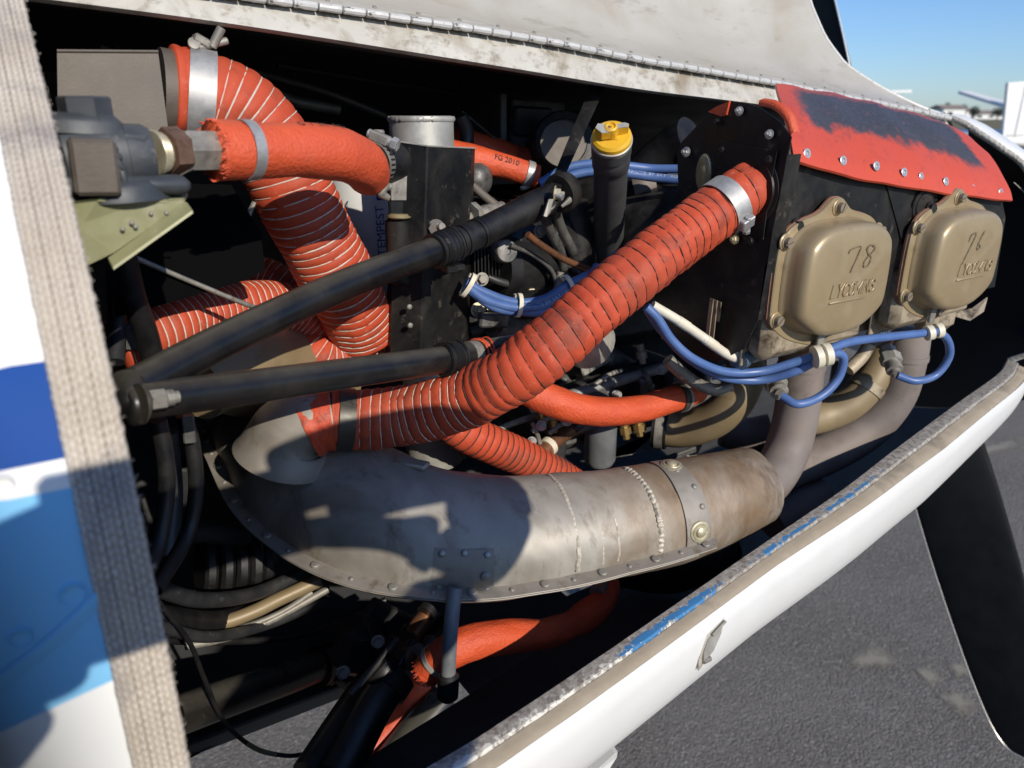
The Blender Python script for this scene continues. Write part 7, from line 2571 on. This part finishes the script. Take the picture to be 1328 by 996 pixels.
# the hands, five fingers closed on the ends of the phone
def hand(wrist, palm, fingers, thumb):
    vs, es, rs = [wrist, palm[0], palm[1]], [(0, 1), (1, 2)], [.025, (.032, .020), (.040, .018)]
    for f_ in fingers+[thumb]:
        k = len(vs)
        vs += f_
        es += [(2 if f_ is not thumb else 1, k)]+[(k+i, k+i+1) for i in range(len(f_)-1)]
        rs += [.0150, .0140, .0135, .0125][:len(f_)]
    return vs, es, rs
rh = hand(Q(0.235, -.060, -0.080), [Q(0.258, -.045, -0.055), Q(0.268, -.028, -0.022)],
          [[Q(0.276, -.012, 0.020), Q(0.240, .012, 0.038), Q(0.185, .016, 0.040), Q(0.126, .008, 0.036)],
           [Q(0.286, -.010, 0.004), Q(0.250, .014, 0.017), Q(0.190, .018, 0.018), Q(0.124, .010, 0.017)],
           [Q(0.290, -.010, -0.016), Q(0.254, .014, -0.003), Q(0.194, .018, -0.002), Q(0.128, .010, -0.002)],
           [Q(0.288, -.012, -0.038), Q(0.258, .010, -0.024), Q(0.212, .014, -0.022), Q(0.160, .008, -0.020)]],
          [Q(0.225, -.040, -0.042), Q(0.185, -.032, -0.022), Q(0.140, -.022, -0.012)])
lh = hand(Q(-0.105, -.075, -0.135), [Q(-0.098, -.055, -0.100), Q(-0.094, -.034, -0.065)],
          [[Q(-0.096, -.014, -0.026), Q(-0.078, .010, -0.016), Q(-0.046, .012, -0.004), Q(0.014, .002, 0.018)],
           [Q(-0.102, -.012, -0.040), Q(-0.084, .014, -0.030), Q(-0.052, .014, -0.018), Q(0.000, .004, -0.004)],
           [Q(-0.104, -.012, -0.056), Q(-0.088, .014, -0.044), Q(-0.056, .014, -0.034), Q(-0.002, .004, -0.024)],
           [Q(-0.100, -.014, -0.070), Q(-0.086, .010, -0.058), Q(-0.058, .012, -0.048), Q(-0.006, .004, -0.040)]],
          [Q(-0.070, -.044, -0.066), Q(-0.046, -.034, -0.050), Q(-0.024, -.024, -0.034)])
for hh in (rh, lh):
    o = skin_body('hand', *hh, M['skin'], body, 2)
    o.parent = body
ph = thing('phone', 'dark smartphone held level in both hands in front of the photographer', 'phone', R(.06, -.008, -.01))
mb = MB()
mb.box(R(.0695, -.012, .003), (.161, .008, .078), None, .003)
mb.build('phone_body', M['phone'], ph)

# ================================================================== BACKGROUND: parked airplanes, buildings, trees
def far_plane(lab, loc, yaw, s=1.0, high=False, stz=1.12, near=True, dih=0.0):
    t = thing('parked_airplane', lab, 'airplane', loc, 'parked airplanes')
    t.rotation_euler = (0, 0, yaw)
    O = Vector(loc)
    def b_(mb, name, mat, parent=t, **k):
        o = mb.build(name, mat, None, **k)
        # vertices were laid out in the airplane's own axes: nose +x, left wing +y
        o.parent = parent
        return o
    mb = MB()
    sec_ = [(-4.6, .02, .98), (-4.2, .10, .98), (-3.0, .22, 1.0), (-1.6, .42, 1.08), (-.4, .58, 1.18), (.6, .60, 1.16), (1.5, .5, 1.10), (2.3, .40, 1.06), (2.55, .2, 1.05)]
    rows = [[Vector((x, math.cos(2*PI*k/20)*r_*.85, z+math.sin(2*PI*k/20)*r_)) for k in range(20)] for x, r_, z in sec_]
    st = mb.grid(rows, closed=True)
    b_(mb, 'fuselage', M['far_white'])
    def slab(P, th, name, mat=M['far_white'], n=(0, 0, 1)):
        mb = MB()
        mb.plate([Vector(p) for p in P], n, th)
        return b_(mb, name, mat, smooth=False)
    zw = 1.85 if high else .85
    for sg in (1, -1):
        slab([(.9, sg*.3, zw), (.65, sg*5.2, zw+.12), (.3, sg*5.35, zw+.12), (-.25, sg*5.2, zw+.12), (-.6, sg*.3, zw)], .11, 'wing')
        if sg < 0 and not near: continue
        slab([(-3.6, sg*.03, stz), (-3.85, sg*1.55, stz+dih), (-4.2, sg*1.62, stz+dih), (-4.28, sg*.03, stz)], .07, 'stabilizer')
    slab([(-3.35, -.03, 1.02), (-4.05, -.03, 2.30), (-4.27, -.03, 2.30), (-4.27, -.03, .95)], .06, 'fin', n=(0, 1, 0))
    slab([(-4.32, -.03, 2.30), (-4.98, -.03, 2.26), (-4.72, -.03, .92), (-4.60, -.03, .80), (-4.32, -.03, .78)], .06, 'rudder', n=(0, 1, 0))
    slab([(-3.4, -.036, 1.10), (-3.4, -.036, 1.125), (-4.66, -.036, 1.125), (-4.66, -.036, 1.10)], .004, 'panel_line', M['far_line'], (0, 1, 0))
    mb = MB()
    mb.plate([Vector((1.15, 0, 1.45)), Vector((.6, 0, 2.0)), Vector((-.7, 0, 1.95)), Vector((-1.3, 0, 1.45))], (0, 1, 0), .9)
    o = b_(mb, 'cabin', M['glass_dark'], smooth=False)
    o.location = (0, -.45, 0)
    for x, y in ((1.6, 0), (-.3, 1.1), (-.3, -1.1)):
        mb = MB()
        mb.cyl((x, y-.06, .2), (x, y+.06, .2), .2, 18, bev=.03)
        w = b_(mb, 'wheel', M['tyre'])
        mb = MB()
        mb.cyl((x, y, .2), (x, y*.5, .95), .04, 10)
        b_(mb, 'gear_leg', M['far_white'])
    return t
# the tail at the right edge: fin trailing edge about 18 m away
tl = at(1299, 182, d=17.5)
yaw1 = math.radians(-4)
pos = Vector((tl.x+4.72*math.cos(yaw1), tl.y+4.72*math.sin(yaw1), 0))
far_plane('white airplane tail at the right edge, its fin and rudder side on', (pos.x, pos.y, 0), yaw1, 1, False, 1.62, False, .45)
tl = at(1176, 119, d=34)
rh_ = Vector((rt.x, rt.y, 0)).normalized()
far_plane('distant white high winged airplane, only its wing tip showing over the cowling', (tl.x-5.3*rh_.x, tl.y-5.3*rh_.y, tl.z-2.02), math.atan2(-fw.y, -fw.x), 1, True)

def house(lab, px0, px1, py0, dist, hgt, mat=M['far_white']):
    p0, p1 = at(px0, 153, d=dist), at(px1, 153, d=dist)
    w = (p1-p0).length
    t = thing('building', lab, 'building', (p0.x, p0.y, 0), 'low white airfield buildings')
    ux_ = (p1-p0); ux_.z = 0; ux_.normalize()
    uy_ = Vector((-ux_.y, ux_.x, 0))
    b0 = Vector((p0.x, p0.y, 0))
    mb = MB()
    def bxv(x0, x1, y0, y1, z0, z1):
        vs = [b0+ux_*x+uy_*y+Vector((0, 0, z)) for x in (x0, x1) for y in (y0, y1) for z in (z0, z1)]
        mb.add(vs, [(0, 1, 3, 2), (4, 6, 7, 5), (0, 4, 5, 1), (2, 3, 7, 6), (0, 2, 6, 4), (1, 5, 7, 3)])
    bxv(0, w, 0, 12, 0, hgt)
    mb.build('wall', mat, t, smooth=False)
    mb = MB()
    vs = [b0+ux_*x+uy_*y+Vector((0, 0, z)) for x in (-.6, w+.6) for y, z in ((-.8, hgt), (6, hgt+1.6), (12.8, hgt))]
    mb.add(vs, [(0, 3, 4, 1), (1, 4, 5, 2), (0, 1, 2), (3, 5, 4), (0, 2, 5, 3)])
    mb.build('roof', M['roof_far'], t, smooth=False)
    k = 0
    x = 2.0
    while x < w-3:
        mb = MB()
        bxv(x, x+2.2, -.08, .02, hgt*.3, hgt*.7)
        mb.build('window', M['glass_dark'], t, smooth=False)
        x += 5.5
for a in (('pale building with a flat white front behind the hinge end', 1222, 1251, 140, 330, 4.6), ('low white shed left of the tree, on the horizon', 1252, 1259, 146, 330, 3.6), ('long low white shed on the horizon, left of the tail', 1262, 1300, 150, 360, 2.6), ('far white shed half hidden by the tail', 1306, 1345, 149, 380, 3.0)):
    house(a[0], a[1], a[2], a[3], a[4], a[5])
def tree(lab, px, dist, hgt, wid):
    p = at(px, 154, d=dist)
    t = thing('tree', lab, 'tree', (p.x, p.y, 0), 'trees on the horizon')
    mb = MB()
    mb.cyl((p.x, p.y, 0), (p.x, p.y, hgt*.5), .3, 8, .15)
    for k in range(5):
        a = random.random()*6.28
        mb.cyl((p.x, p.y, hgt*.3), (p.x+math.cos(a)*wid*.35, p.y+math.sin(a)*wid*.35, hgt*.65), .12, 6, .04)
    mb.build('trunk', M['bark'], t)
    mb = MB()
    for k in range(900):
        v = Vector((random.gauss(0, 1), random.gauss(0, 1), random.gauss(0, 1))).normalized()*(random.random()**.4)
        lump = 1+.35*noise.noise(v*2.2+Vector((px, 0, 0)))
        c = Vector((p.x, p.y, hgt*.62))+Vector((v.x*wid*.5*lump, v.y*wid*.5*lump, v.z*hgt*.40*lump))
        a = Vector((random.gauss(0, 1), random.gauss(0, 1), random.gauss(0, 1))).normalized()
        b = a.orthogonal().normalized()
        s_ = random.uniform(.15, .4)
        mb.add([c+a*s_, c+b*s_, c-a*s_*.8], [(0, 1, 2)])
    mb.build('crown', M['leaf_far'], t, smooth=False)
for a in (('small round tree on the horizon above the field, clear of the sheds', 1262, 300, 5.2, 4.2), ('dark tree on the horizon touching the tail fin', 1293, 300, 4.6, 5.0), ('tree top behind the pale building, its right half', 1247, 345, 6.6, 4.4), ('faint tree top over the left end of the pale building', 1226, 350, 7.4, 3.6)):
    tree(*a)
